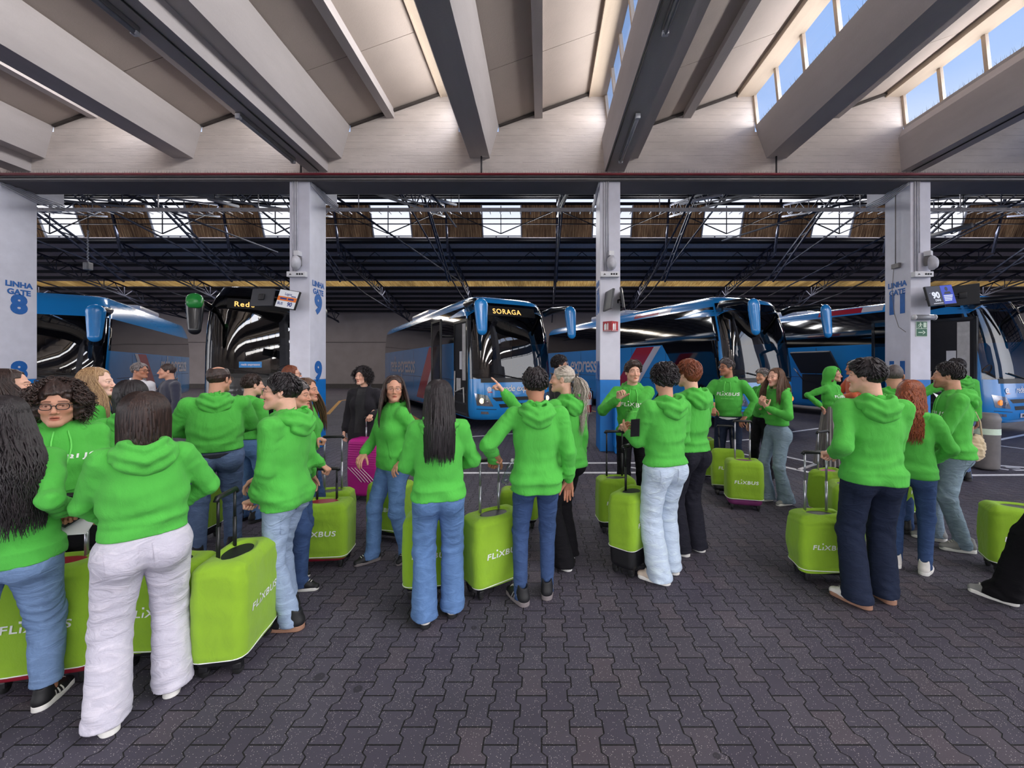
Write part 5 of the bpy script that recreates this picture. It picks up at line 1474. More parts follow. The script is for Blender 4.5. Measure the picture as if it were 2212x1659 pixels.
# ---- middle
person('woman with long dark hair and wire glasses looking back at the camera', 848, 3.68, 1.665, -58, 2, fem=True, g=.98, hem=.83, pants='straight', pantm='jeans_mid', shoes='runner_black', skin='skin_b', hair='long', hairm='hair_dark', L=.34, glasses='frame_wire',
       R=A(.16, .20, 1.02, (.8, -.8, 0)), Lf=A(-.21, .04, .98, (-.4, -1, 0), 'open'), feet=((.12, .14, 10), (-.09, -.10, -25)), seed=16, hood='flat', drape=True)
person('woman with waist length straight black hair seen from behind, wide blue jeans', 948, 2.83, 1.655, 182, fem=True, g=1.0, hem=.84, pants='wide', pantm='jeans_mid', shoes='sock_white', skin='skin_b', hair='long', hairm='hair_black', L=.46,
       R=A(.10, .24, 1.05, (1, -.6, -.4)), Lf=A(-.10, .24, 1.00, (-1, -.7, -.4)), feet=((.10, .03, 6), (-.10, -.04, -6)), seed=17, hood='flat')
person('man with short black hair seen from behind, hand on a suitcase handle, faded blue jeans', 1158, 3.06, 1.735, 186, 190, g=1.0, hem=.82, pants='slim', pantm='jeans_blue', shoes='runner_black', skin='skin_c', hair='short', hairm='hair_black', beard=((.4, .35, .34), .6),
       Lf=AW(1064, 1003, 3.2, (-.8, -1, 0), 'grip', (-.3, .9, -.2)), R=A(.26, .05, .88, (.4, -1, 0)), feet=((.09, .04, 10), (-.12, -.03, -30)), seed=18)
person('woman with a long pale wavy ponytail pointing to the left, black trousers', 1222, 3.62, 1.755, 228, 262, fem=True, g=1.04, bw=1.04, hem=.86, pants='flare', pantm='trousers_black', shoes='white', skin='skin_a', hair='ponytail', hairm='hair_ash', L=.52,
       Lf=AW(1088, 846, 3.42, (.2, -.3, -1), 'point', None, (0, 0, -1)), feet=((.09, .06, 6), (-.09, -.06, -6)), seed=19)
person('dark haired man with glasses behind the ponytail woman, in front of the bus', 1206, 6.2, 1.90, 95, 92, hem=.85, top='jacket', topm='tee_black', pantm='trousers_black', hair='curlyshort', hairm='hair_black', glasses='frame_black', skin='skin_b', seed=20, pockets=False)
# ---- group at the middle column
person('young man with swept dark hair talking beside the middle column, printed green hoodie', 1366, 4.78, 1.81, 6, 16, hem=.93, pants='straight', pantm='trousers_black', shoes='plain_black', skin='skin_a', hair='quiff', hairm='hair_dark', mouth=.55, logo=True,
       R=A(.17, .26, 1.34, (1, -.2, -1), 'pinch', (-.1, .3, .9), (-.4, .9, 0)), Lf=AW(1338, 936, 4.34, (-1, -.4, -.2), 'grip', (.6, .7, -.2)), seed=21, pockets=False)
person('man with short curly black hair seen from behind holding a phone, bleached white blue jeans', 1436, 3.38, 1.765, 222, 200, g=1.04, hem=.945, pants='baggy', pantm='jeans_ice', shoes='cream', skin='skin_b', hair='curlyshort', hairm='hair_black',
       Lf=A(-.12, .33, 1.14, (-.5, -.6, -1), 'pinch', (.3, .9, .2), (.6, 0, .8)), R=A(.16, .28, 1.08, (.5, -.8, -.8)), feet=((.10, .05, -10), (-.10, -.05, -34)), seed=22)
person('young man with reddish brown bowl cut hair, baggy dark jeans', 1492, 3.82, 1.805, 228, 232, g=1.02, hem=.96, pants='baggy', pantm='jeans_black', shoes='cream', skin='skin_a', hair='bowl', hairm='hair_auburn',
       R=A(.14, .26, 1.02, (1, -.6, 0)), Lf=A(-.10, .28, 1.05, (-1, -.6, 0)), feet=((.10, .02, 0), (-.11, .02, -20)), seed=23)
person('man with a grey beard and glasses looking left, printed green hoodie and dark jeans', 1574, 5.95, 1.86, -8, -48, hem=1.02, pantm='jeans_dark', skin='skin_c', hair='short', hairm='hair_steel', glasses='frame_black', beard=((.62, .58, .58), .85), logo=True, waist='shirt_white',
       R=AW(1537, 896, 5.85, (1, -.7, 0), 'grip', (.2, .4, -.8)), Lf=A(-.22, .10, .98, (-1, -.7, 0)), seed=24)
person('woman with grey hair half hidden behind the girl with long brown hair', 1650, 6.3, 1.71, -38, -44, fem=True, hem=.95, pantm='trousers_black', hair='short', hairm='hair_grey', skin='skin_b', logo=True, seed=25, pockets=False)
person('girl with long brown hair and pale flared jeans, hands raised to her chest', 1678, 5.22, 1.725, -52, -40, fem=True, hem=.99, pants='flare', pantm='jeans_grey', shoes='grey', skin='skin_a', hair='long', hairm='hair_brown', L=.36,
       R=A(.02, .22, 1.28, (1, -.4, -.8), 'pinch', (-.5, .3, .8), (0, -1, 0)), Lf=A(-.10, .22, 1.24, (-1, -.4, -.8), 'pinch', (.4, .3, .8), (0, -1, 0)), feet=((.08, .08, 0), (-.10, -.06, -10)), seed=26, hood='flat', drape=True)
# ---- right background
person('woman with her green hood up and a striped grey skirt', 1797, 6.85, 1.72, 62, 84, fem=True, hem=1.02, pants='skirt', pantm='skirt_stripe', shoes='plain_black', skin='skin_b', hair='bob', hairm='hair_brown', L=.05, hood='up', logo=True,
       R=A(.24, -.05, 1.10, (.7, -1, .2)), Lf=A(-.18, .05, 1.05, (-.7, -1, .2)), seed=27, pockets=False)
person('man in an orange hoodie facing the woman with the green hood', 1846, 7.5, 1.84, -62, -66, hem=.92, topm='hoodie_orange', pantm='jeans_dark', hair='short', hairm='hair_black', skin='skin_c',
       L=.1, Lf=A(-.05, .30, 1.10, (-1, -.5, 0)), R=A(.08, .28, 1.06, (1, -.5, 0)), seed=28)
# ---- right front
person('tall dark haired man with back turned, wide dark blue jeans and white striped shoes', 1884, 3.00, 1.805, 206, 258, g=1.06, bw=1.0, hem=.90, pants='wide', pantm='jeans_dark', shoes='white_stripe', skin='skin_a', hair='fringe', hairm='hair_black',
       Lf=AW(1784, 985, 3.22, (-.3, -1, -.5), 'grip', (-.4, .9, -.1)), R=A(.08, .28, 1.02, (.5, -1, -.3)), feet=((.11, .08, -18), (-.11, -.04, -44)), seed=29)
person('man with a buzz cut standing behind the tall dark haired man', 1930, 4.35, 1.77, 186, 176, hem=.92, pantm='jeans_blue', hair='buzz', hairm='hair_steel', skin='skin_b', seed=30)
person('woman with long curly red hair down her back, blue jeans', 1966, 3.50, 1.63, 176, 168, fem=True, hem=.80, pants='slim', pantm='jeans_blue', shoes='white', skin='skin_d', hair='curlylong', hairm='hair_red', L=.44,
       R=A(.12, .20, .98, (1, -.5, .1)), Lf=A(-.12, .22, 1.0, (-1, -.5, 0)), seed=31, hood='flat')
person('man with a dark moustache in profile, grey blue jeans and grey trainers', 2056, 3.95, 1.785, -78, -92, g=1.06, hem=.88, pants='straight', pantm='jeans_grey', shoes='grey', skin='skin_b', hair='short', hairm='hair_black', beard=((.42, .36, .36), .75), logo=True,
       R=A(.07, .24, 1.00, (1, -.7, 0)), Lf=A(-.05, .26, 1.02, (-1, -.7, 0)), feet=((.09, .10, 0), (-.10, -.06, -14)), waist='tee_navy', seed=32)
person('man in a green hoodie half hidden behind the man with the moustache', 2068, 6.25, 1.86, 214, 200, g=1.08, hem=.92, pantm='jeans_slate', hair='short', hairm='hair_black', skin='skin_c', shoes='plain_black',
       Lf=A(-.34, .30, 1.30, (-1, -.4, -.8), 'pinch', (-.4, .8, .2), (.4, .5, .6)), seed=33)
person('person in black trousers at the right edge, mostly out of the photo', 2300, 2.72, 1.76, -96, fem=False, hem=.86, pants='baggy', pantm='trousers_black', shoes='grey', hair='short', hairm='hair_black', feet=((.10, .30, 0), (-.10, -.16, 0)), seed=34, pockets=False)

# ================================================================ SUITCASES
LIME = lin(132, 172, 42)
cloth('lime_cover', LIME, 0.35, var=0.08, fuzz=0.12)
plain('magenta_shell', lin(176, 20, 128), 0.4, var=0.08)
plain('shell_black', lin(20, 20, 24), 0.5)
plain('shell_purple', lin(120, 50, 104), 0.5)
plain('shell_red', lin(150, 30, 50), 0.5)
plain('pole_silver', lin(170, 170, 178), 0.3, 0.8)
plain('pole_black', lin(22, 22, 26), 0.4)
plain('letter_silver', lin(226, 230, 226), 0.6)
def suitcase(label, px, d, w, dep, h, phi, top=None, pole='pole_black', shell='shell_black', z0=.10, logo=(1,), tilt=0.0, soft=1.0, cover=True, seed=1, two=True):
    X0 = (px - CX) * d / F_PX
    r = thing('suitcase', label, 'suitcase', (X0, d, 0), math.radians(phi + 180), 'lime green covered suitcases' if cover else None)
    if tilt: r.rotation_euler = (math.radians(tilt), 0, math.radians(phi + 180))
    hx, hy = w / 2, dep / 2
    def rb(f, hx, hy, z0, z1, rad, amp, k=0):
        def g(D, X, Y, Z):
            cz, hz = (z0 + z1) / 2, (z1 - z0) / 2
            bul = .010 * np.cos(np.clip((Z - cz) / hz, -1, 1) * 1.5) * soft
            qx, qy, qz = np.abs(X) - hx - bul + rad, np.abs(Y) - hy - bul + rad, np.abs(Z - cz) - hz + rad
            d_ = np.sqrt(np.maximum(qx, 0) ** 2 + np.maximum(qy, 0) ** 2 + np.maximum(qz, 0) ** 2) + np.minimum(np.maximum(np.maximum(qx, qy), qz), 0) - rad
            if amp: d_ = d_ + np.where(np.abs(d_) < .05, amp * wob(X, Y, Z * 1.6, seed, 22) + amp * .6 * np.sin(Z * 120 + 5 * wob(X, Y, Z, seed + 1, 10)) * (smooth(.12, .03, z1 - Z) + smooth(.14, .03, Z - z0)), 0)
            return d_
        f.fn(g); return f
    hb = .008 if d < 3.6 else .011
    if cover:
        f = Field((-hx - .06, -hy - .06, z0 - .05), (hx + .06, hy + .06, h + .06), hb)
        rb(f, hx, hy, z0 - .05, h, .062, .0035 * soft)
        f.ell((0, 0, h), (hx * .62, hy * .62, .030), .012, 'sub')
        f.fn(lambda D, X, Y, Z: np.maximum(D, z0 - Z + .012 * wob(X, Y, 0 * Z, seed + 3, 11) * soft))
        me = np_mesh('cover', *f.mesh()); co = link('cover', me, [M['lime_cover']], r)
        bv = BVHTree.FromPolygons([v.co for v in me.vertices], [p.vertices[:] for p in me.polygons])
        ts = min(.062, w * .135)
        for sd in (1, -1):
            if sd not in logo: continue
            tm = text_mesh('FL\u0131XBUS', ts, .018, .12, 1.25, 0, 1.12, 1); project(tm, bv, (0, 0, (z0 + h) * .5 - .02), (-sd, 0, 0), (0, 0, 1), (0, -sd, 0), .003)
            link('lettering', tm, [M['letter_silver']], co)
            dt = bpy.data.meshes.new('lettering_dot'); q = ts / .058
            dt.from_pydata([(-.062 * q, .028 * q, 0), (-.050 * q, .028 * q, 0), (-.050 * q, .040 * q, 0), (-.062 * q, .040 * q, 0)], [], [(0, 1, 2, 3)])
            project(dt, bv, (0, 0, (z0 + h) * .5 - .02), (-sd, 0, 0), (0, 0, 1), (0, -sd, 0), .003); link('lettering', dt, [M['letter_silver']], co)
        rad = .062; mb = MB(); ring = []
        for i in range(41):
            a_ = 2 * PI * i / 40; c_, s_ = math.cos(a_), math.sin(a_)
            p_ = Vector((math.copysign(abs(c_) ** .35, c_) * (hx + .0), math.copysign(abs(s_) ** .35, s_) * (hy + .0), z0 + .012))
            u = Vector((c_ * hx, s_ * hy, 0)).normalized()
            hit = bv.ray_cast(p_ + u * .3, -u)[0]
            ring.append((hit + u * .001) if hit else p_)
        mb.tube(ring, .0035, 5, cap=False); mb.build('hem', [M['letter_silver']], co, True)
        f = Field((-hx - .02, -hy - .02, .03), (hx + .02, hy + .02, h), hb * 1.3); rb(f, hx - .012, hy - .012, .055, h - .016, .05, 0)
        link('shell', np_mesh('shell', *f.mesh()), [M[shell]], r)
    else:
        f = Field((-hx - .03, -hy - .03, .03), (hx + .03, hy + .03, h + .03), .009); rb(f, hx, hy, .06, h, .06, 0)
        f.fn(lambda D, X, Y, Z: D + .0025 * np.sin(Z * 210) * smooth(.40, .46, Z))
        me = np_mesh('shell', *f.mesh()); so = link('shell', me, [M['magenta_shell']], r)
        mb = MB()
        for i in range(5):
            x0_ = -.14 + i * .05; mb.tube([(-x0_ + .06, hy + .012, .44), (-x0_ - .06, hy + .013, .34), (-x0_ - .14, hy + .012, .26)], .003, 5)
        mb.build('embossed_lines', [M['letter_silver']], so, True)
        MB().box(-hx - .012, hx + .012, -.014, .014, .10, h - .06).build('zip_band', [M['shell_black']], r)
    for sx_ in (-1, 1):
        for sy_ in (-1, 1):
            mb = MB().tube([(sx_ * (hx - .055) - .011, sy_ * (hy - .05), .026), (sx_ * (hx - .055) + .011, sy_ * (hy - .05), .026)], .026, 14)
            wo = mb.build('wheel', [M['rubber']], r, True)
            MB().rbox((sx_ * (hx - .055), sy_ * (hy - .05), .050), (.020, .024, .020), bev=.008).build('fork', [M['shell_black']], wo)
    if top:
        xs = (-.085, .085) if two else (0,)
        for x in xs:
            MB().tube([(x, -hy * .45, h - .05), (x, -hy * .45, (h + top) / 2)], .0105, 10).tube([(x, -hy * .45, (h + top) / 2 - .02), (x, -hy * .45, top - .01)], .0080, 10).build('handle_pole', [M[pole]], r, True)
        MB().tube([(-.105 if two else -.05, -hy * .45, top - .02), (-.095 if two else -.045, -hy * .45, top), (.095 if two else .045, -hy * .45, top), (.105 if two else .05, -hy * .45, top - .02)], .015, 10).build('handle_grip', [M['pole_black']], r, True)
    return r
suitcase('large lime suitcase behind the legs of the woman with wavy black hair', 128, 2.30, .46, .26, .66, 14, 1.00, 'pole_silver', 'shell_red', seed=1)
suitcase('lime suitcase behind the white jeans of the bob haired woman', 372, 2.46, .42, .24, .60, 4, None, seed=2)
suitcase('lime suitcase with a dark oval top opening, left of the young man with glasses', 514, 2.47, .44, .27, .64, 100, .98, seed=3)
suitcase('lime suitcase beside the canvas shoes of the smiling woman', 700, 3.62, .46, .28, .56, 6, .82, 'pole_black', 'shell_red', seed=4)
suitcase('lime suitcase of which only the top shows behind the suitcase of the smiling woman', 716, 4.25, .42, .26, .46, 10, 1.00, 'pole_silver', seed=5)
suitcase('lime suitcase behind the legs of the large man with the bald crown', 418, 4.10, .44, .26, .60, 0, None, z0=.14, seed=6)
suitcase('lime suitcase behind the woman looking back at the camera', 846, 4.15, .42, .27, .58, -16, None, 'pole_black', z0=.12, seed=7)
suitcase('lime suitcase hidden behind the legs of the woman with straight black hair', 936, 3.16, .42, .26, .62, 8, None, seed=8)
suitcase('lime suitcase with silver poles held by the man with faded blue jeans', 1066, 3.22, .44, .27, .60, 38, 1.00, 'pole_silver', z0=.09, seed=9)
suitcase('small lime suitcase peeking out behind the man with faded blue jeans', 1122, 4.45, .40, .25, .42, 0, None, seed=10)
suitcase('lime suitcase in front of the young man talking by the middle column', 1330, 4.35, .39, .25, .57, 4, 1.04, z0=.12, seed=11)
suitcase('lime suitcase with a bare black base beside the bleached jeans', 1364, 3.52, .38, .25, .68, 48, 1.05, z0=.22, two=False, seed=12)
suitcase('narrow lime suitcase standing between the red haired man and the bearded man', 1527, 6.35, .40, .24, .62, 78, 1.04, z0=.08, seed=13)
suitcase('tilted lime suitcase leaning behind the one with silver poles', 1574, 5.48, .40, .25, .62, -16, .95, z0=.12, tilt=16, seed=14)
suitcase('lime suitcase with silver poles and a purple base beside the girl in flared jeans', 1606, 5.02, .40, .26, .60, -14, 1.06, 'pole_silver', 'shell_purple', z0=.13, seed=15)
suitcase('wrinkled lime suitcase with tall silver poles held by the tall man', 1770, 3.38, .39, .25, .54, -6, 1.02, 'pole_silver', seed=16, soft=2.2)
suitcase('lime suitcase standing behind the wrinkled one with tall poles', 1788, 4.72, .36, .25, .55, 24, .98, 'pole_silver', 'magenta_shell', seed=17, soft=1.6)
suitcase('lime suitcase squeezed between the wrinkled suitcase and the tall man', 1826, 3.80, .34, .24, .66, 64, None, seed=18)
suitcase('lime suitcase with a black base behind the red haired woman', 1966, 4.42, .40, .25, .68, 4, 1.0, 'pole_silver', z0=.20, seed=19)
suitcase('lime suitcase cut off by the right edge of the photo', 2200, 3.42, .42, .27, .58, -28, None, seed=20)
suitcase('large hard magenta suitcase with ribs, held by the woman in the black coat', 797, 5.36, .46, .28, .80, -12, 1.06, 'pole_silver', cover=False, seed=21)

# ---- small things carried
def card(name, label, cat, c, w, h, R_, m, th=.002):
    t_ = thing(name, label, cat, c); t_.rotation_euler = R_
    MB().rbox((0, 0, 0), (w / 2, h / 2, th), bev=.0008).build('sheet' if name == 'paper_sheet' else 'body', [M[m]], t_); return t_
plain('paper', lin(222, 222, 226), 0.8, var=0.03)
plain('phone_glass', lin(20, 22, 28), 0.15)
card('paper_sheet', 'white paper sheet held by the curly haired woman', 'paper', P(166, 1122, 2.19), .15, .21, (.5, .1, .5), 'paper')
p_ = card('phone', 'black phone held over the white paper by the curly haired woman', 'phone', P(168, 1116, 2.175), .05, .13, (.5, .1, -.35), 'shell_black', .004)
MB().box(-.022, .022, -.058, .058, .0042, .0050).build('screen', [M['phone_glass']], p_)
p_ = card('phone', 'black phone held up by the man in bleached jeans', 'phone', P(1372, 924, 3.24), .072, .15, (1.0, -.15, -.5), 'shell_black', .004)
MB().box(-.032, .032, -.07, .07, .0042, .0050).build('screen', [M['phone_glass']], p_)
card('paper_sheet', 'white paper sheet held out by the man behind the moustached man', 'paper', P(2032, 862, 5.95), .20, .16, (.9, .3, .3), 'paper')
t_ = thing('drink_can', 'red can held up by the woman with glasses at the gate nine column', 'can', P(676, 835, 5.53))
MB().tube([(0, 0, -.075), (0, 0, -.07), (0, 0, .07), (0, 0, .075)], [.024, .030, .030, .024], 14).build('body', [plain('can_red', lin(200, 30, 36), .3)], t_, True)
MB().tube([(0, 0, .075), (0, 0, .079)], .022, 12).build('lid', [M['pole_silver']], t_, True)
glass('bottle_plastic', (0.86, 0.90, 0.93, 1), 0.05, 0.12)
t_ = thing('water_bottle', 'clear plastic water bottle hanging beside the silver suitcase poles', 'bottle', P(1098, 1020, 3.12)); t_.rotation_euler = (.3, .35, 0)
MB().tube([(0, 0, -.10), (0, 0, -.095), (0, 0, -.04), (0, 0, -.035), (0, 0, .03), (0, 0, .06), (0, 0, .085), (0, 0, .10)], [.022, .031, .031, .028, .031, .028, .013, .012], 14).build('bottle_body', [M['bottle_plastic']], t_, True)
MB().tube([(0, 0, .10), (0, 0, .118)], .014, 12).build('cap', [M['plastic_white']], t_, True)
cloth('fleece', lin(206, 186, 150), 0.6)
t_ = thing('shoulder_bag', 'beige fluffy bag hanging behind the man with the moustache', 'bag', P(2110, 962, 6.12))
f = Field((-.2, -.14, -.3), (.2, .14, .26), .012); f.ell((0, 0, -.04), (.12, .07, .20), 0); f.fn(lambda D, X, Y, Z: D + .010 * wob(X, Y, Z, 5, 90)); link('pouch', np_mesh('pouch', *f.mesh()), [M['fleece']], t_)
MB().tube([(-.08, 0, .1), (-.05, .0, .35), (.0, .02, .5), (.05, .0, .35), (.08, 0, .1)], .012, 6).build('strap', [M['fleece']], t_, True)
# ================================================================ COACHES
def gloss(name, c, rough=0.22, coat=0.6, metal=0.0):
    t = NT(name, rough, metal, c, 0.5)
    t.base(t.mix(t.noise(t.coord(), 2.5, 4), mul(c, .93), mul(c, 1.05)))
    t.b.inputs['Coat Weight'].default_value = coat; t.b.inputs['Coat Roughness'].default_value = 0.05
    M[name] = t.mat
gloss('coach_blue', lin(36, 142, 220)); gloss('coach_black', lin(16, 16, 20)); gloss('coach_red', lin(176, 24, 52)); gloss('coach_white', lin(214, 212, 222))
gloss('tinted_glass', lin(8, 10, 18), 0.06, 1.0); gloss('mirror_black', lin(16, 17, 22), 0.3)
gloss('hatch_grey', lin(52, 54, 60), 0.5, 0.1); gloss('grille_black', lin(12, 12, 14), 0.5, 0.1)
glass('windscreen', (0.36, 0.38, 0.40, 1), 0.015, 0.09)
glass('windscreen_clear', (0.62, 0.66, 0.68, 1), 0.015, 0.08)
glass('lamp_glass', (0.9, 0.9, 0.9, 1), 0.05, 0.10)
plain('chrome', lin(190, 190, 196), 0.15, 0.9)
plain('seat_grey', lin(70, 70, 80), 0.85); plain('cab_dark', lin(30, 30, 36), 0.8); plain('cab_white', lin(200, 198, 196), 0.6)
glow('led_amber', lin(255, 196, 110), 1.6); glow('lamp_lit', lin(255, 214, 160), 3.0); glow('lamp_amber', lin(255, 150, 70), 1.2); glow('led_white', lin(240, 232, 215), 1.1)

def bus(label, corner, L, phi, body='coach_blue', H=3.78, side=1, rake=.55, zs=(2.42, 3.40), zw=(1.40, 3.50), wind='windscreen', dest=None, front_text=True, door=False, lights='lamp_lit',
        logo_s=None, band=True, roof_band=False, green_mirror=False, big=False, number=None, hatch=None, plate=None, cap=True, seed=1, grille='coach_blue', sign=False):
    """corner = ground point of the front corner on the door side; local +y is forward, +x the door side"""
    rz = math.radians(phi + 180)
    Rr = Matrix.Rotation(rz, 3, 'Z')
    W = 1.27
    loc = Vector(corner) - Rr @ Vector((W, -.18, 0))
    r = thing('coach', label, 'bus', loc, rz)
    zl = [.30, .34, .42, .6, .8, 1.0, 1.2, zw[0], 1.75, 2.1, zs[0], 2.7, 3.0, 3.2, zs[1], zw[1], 3.60, H - .10, H - .04, H - .01, H]
    zl = sorted(set(round(z, 3) for z in zl))
    def Fz(z):
        base = np.interp(z, [.3, .42, .9, 1.3, 1.8, 2.6, 3.3, 3.6, H - .1, H], [-.10, -.02, 0, -.03, -.07, -.20 * rake / .55, -.42 * rake / .55, -.56 * rake / .55, -.80 * rake / .55, -1.35 * rake / .55])
        return float(base)
    def Wz(z): return float(np.interp(z, [.3, .36, .6, 2.0, 2.6, 3.3, 3.5, 3.62, H - .06, H], [1.16, 1.24, W, W, 1.262, 1.20, 1.15, 1.08, .93, .62]))
    nf, nr = 33, 9
    ys = [0.0, .12, .26, .42, .58, .74, .88, 1.0]
    def ring(z):
        w, F = Wz(z), Fz(z); c = .50; pts = []; tg = []
        for i in range(nf):
            t_ = -90 + 180 * i / (nf - 1); s_, k_ = math.sin(math.radians(t_)), max(math.cos(math.radians(t_)), 0)
            pts.append((-w * math.copysign(abs(s_) ** .52, s_), F - c + c * k_ ** .72, z)); tg.append(('f', t_ + 90 / (nf - 1)))
        for u in ys[1:-1]: pts.append((-w, (F - c) + (-L + .3 - F + c) * u, z)); tg.append(('l', u))
        for i in range(nr):
            t_ = 90 - 180 * i / (nr - 1); s_, k_ = math.sin(math.radians(t_)), max(math.cos(math.radians(t_)), 0)
            pts.append((-w * math.copysign(abs(s_) ** .4, s_), -L + .3 - .3 * k_ ** .6, z)); tg.append(('b', t_))
        for u in ys[1:-1][::-1]: pts.append((w, (F - c) + (-L + .3 - F + c) * u, z)); tg.append(('r', u))
        return pts, tg
    rings = [ring(z) for z in zl]; n = len(rings[0][0]); tg = rings[0][1]
    # last left-side index belongs to the side too
    sets = {'body': [], 'windscreen': [], 'side_window': [], 'side_window_': [], 'rear_window': []}
    for k in range(len(zl) - 1):
        zm = (zl[k] + zl[k + 1]) / 2
        for i in range(n):
            q = (k * n + i, k * n + (i + 1) % n, (k + 1) * n + (i + 1) % n, (k + 1) * n + i)
            kind, v = tg[i]; key = 'body'
            if kind == 'f' and i < nf - 1:
                if abs(v) < 71 and zw[0] < zm < zw[1]: key = 'windscreen'
                elif abs(v) > 80 and zs[0] < zm < zs[1]: key = 'side_window' if v < 0 else 'side_window_'
            elif (kind == 'l' or (kind == 'f' and i == nf - 1)) and zs[0] < zm < zs[1]: key = 'side_window_'
            elif kind == 'r' and zs[0] < zm < zs[1]: key = 'side_window'
            elif kind == 'b' and abs(v) < 88 and zs[0] < zm < zs[1] and i < nf + len(ys) - 2 + nr - 1: key = 'rear_window'
            elif kind == 'b' and zs[0] < zm < zs[1]: key = 'side_window'
            sets[key].append(q)
    allv = [p for rg in rings for p in rg[0]]
    top = tuple((len(zl) - 1) * n + i for i in range(n)); bot = tuple(range(n - 1, -1, -1))
    sets['body'] += [top]
    if True: sets['body'] += [bot]
    for key, fs in sets.items():
        if not fs: continue
        used = sorted({i for f in fs for i in f}); mp = {a: b for b, a in enumerate(used)}
        me = bpy.data.meshes.new(key.strip('_')); me.from_pydata([allv[i] for i in used], [], [[mp[i] for i in f] for f in fs]); me.update()
        for p in me.polygons: p.use_smooth = len(p.vertices) < 6
        me.set_sharp_from_angle(angle=math.radians(50))
        mat = {'body': body, 'windscreen': wind}.get(key, 'tinted_glass')
        link(key.strip('_'), me, [M[mat]], r)
    bv = BVHTree.FromPolygons([Vector(v) for v in allv], [f for fs in sets.values() for f in fs])
    def press(name, poly_or_me, side_, m, off=.006, nx=10, ny=4, parent=None, u0=0, z0=0):
        """a patch or lettering laid on the front ('f': x,z), door side ('r': y,z) or driver side ('l': y,z)"""
        me = grid_mesh(poly_or_me, nx, ny) if isinstance(poly_or_me, list) else poly_or_me
        if side_ == 'f': project(me, bv, (u0, 0, z0), (-1, 0, 0), (0, 0, 1), (0, -1, 0), off, 2.0)
        elif side_ == 'r': project(me, bv, (0, u0, z0), (0, 1, 0), (0, 0, 1), (-1, 0, 0), off, 3.0)
        else: project(me, bv, (0, -u0, z0), (0, -1, 0), (0, 0, 1), (1, 0, 0), off, 3.0)
        for p in me.polygons: p.use_smooth = True
        return link(name, me, [M[m]] if not isinstance(m, list) else m, parent or r)
    # black surround and lower edge of the windscreen, wipers
    press('windscreen_surround', [(-1.02, zw[0] - .10), (1.02, zw[0] - .10), (1.02, zw[0] + .02), (-1.02, zw[0] + .02)], 'f', 'grille_black', .008, 20, 2)
    mb = MB()
    for a, b in (((-.15, zw[0] - .02), (.75, zw[0] + .16)), ((-.95, zw[0] - .02), (-.20, zw[0] + .13))):
        pts = []
        for i in range(7):
            x = a[0] + (b[0] - a[0]) * i / 6; z = a[1] + (b[1] - a[1]) * i / 6
            h_ = bv.ray_cast(Vector((x, 2, z)), Vector((0, -1, 0)))[0]; pts.append((x, (h_.y if h_ else 0) + .03, z))
        mb.tube(pts, .014, 6)
    mb.build('wiper', [M['grille_black']], r, True)
    # bumper grooves, grille, lamps
    if body == 'coach_black':
        for z in (1.18, 1.05, .92): press('grille', [(-.8, z - .045), (.8, z - .045), (.86, z + .03), (-.86, z + .03)], 'f', 'grille_black', .012, 16, 2)
    else:
        press('grille', [(-.62, .80), (.62, .80), (.74, .90), (-.74, .90)], 'f', 'grille_black', .004, 14, 2)
        press('grille', [(-.50, .62), (.50, .62), (.55, .72), (-.55, .72)], 'f', 'grille_black', .004, 14, 2)
    for sd in (-1, 1):
        f_ = lambda a: [(sd * x, z) for x, z in a]
        ho = press('headlight', f_([(.70, .66), (1.12, .70), (1.17, 1.02), (.86, .96)]) if sd > 0 else f_([(.70, .66), (1.12, .70), (1.17, 1.02), (.86, .96)]), 'f', 'chrome', .010, 8, 5)
        for (x, z, rr) in ((1.00, .82, .075), (.86, .78, .055)):
            x *= sd; h_ = bv.ray_cast(Vector((x, 2, z)), Vector((0, -1, 0)))[0]
            MB().tube([(x, h_.y + .008, z), (x, h_.y + .022, z)], [rr, rr * .8], 16).build('lamp_bulb', [M[lights if rr > .06 else 'lamp_glass']], ho, True)
        press('fog_lamp', f_([(.82, .46), (1.02, .47), (1.02, .54), (.84, .53)]), 'f', 'chrome', .010, 4, 3)
        gr = [(sd * 1.13, .60), (sd * .62, .57), (sd * .60, .585), (sd * 1.13, .615)]
        press('bumper_groove', gr, 'f', 'grille_black', .004, 10, 1)
    if front_text:
        press('lettering', text_mesh('rede expressos', .24, .012, .18, .95, 0, .92, 1), 'f', 'letter_white', .012, u0=-.18 if body != 'coach_black' else 0, z0=1.13)
        em = text_mesh('e', .26, .03, .1, 1, 0, 1, 1); press('emblem', em, 'f', 'coach_white', .012, u0=.82, z0=1.14)
        press('emblem', [(-.86, 1.03), (-.74, 1.03), (-.72, 1.06), (-.84, 1.06)], 'f', 'coach_red', .013, 3, 1)
    if plate:
        po = press('number_plate', [(-.27, .42), (.27, .42), (.27, .53), (-.27, .53)], 'f', 'coach_white', .014, 6, 2)
        press('lettering', bars_mesh([.10, .10, .10], .06, .035), 'f', 'grille_black', .018, parent=po, z0=.475)
    if dest:
        press('destination_display', [(-.80, zw[1] - .36), (.80, zw[1] - .36), (.80, zw[1] - .08), (-.80, zw[1] - .08)], 'f', 'grille_black', .004, 16, 3)
        press('lettering', text_mesh(dest, .20, .014, 0, 1.0, 0, 1.15, 1), 'f', 'led_amber', .012, u0=.42 if body == 'coach_black' else .12, z0=zw[1] - .24)
    if sign:
        so_ = press('destination_card', [(-.52, 1.70), (-.02, 1.70), (-.02, 1.86), (-.52, 1.86)], 'f', 'coach_blue', .010, 6, 2)
        press('lettering', text_mesh('rede expressos', .075, .012, .1, .95, 0, .95, 0), 'f', 'letter_white', .015, u0=.27, z0=1.78, parent=so_)
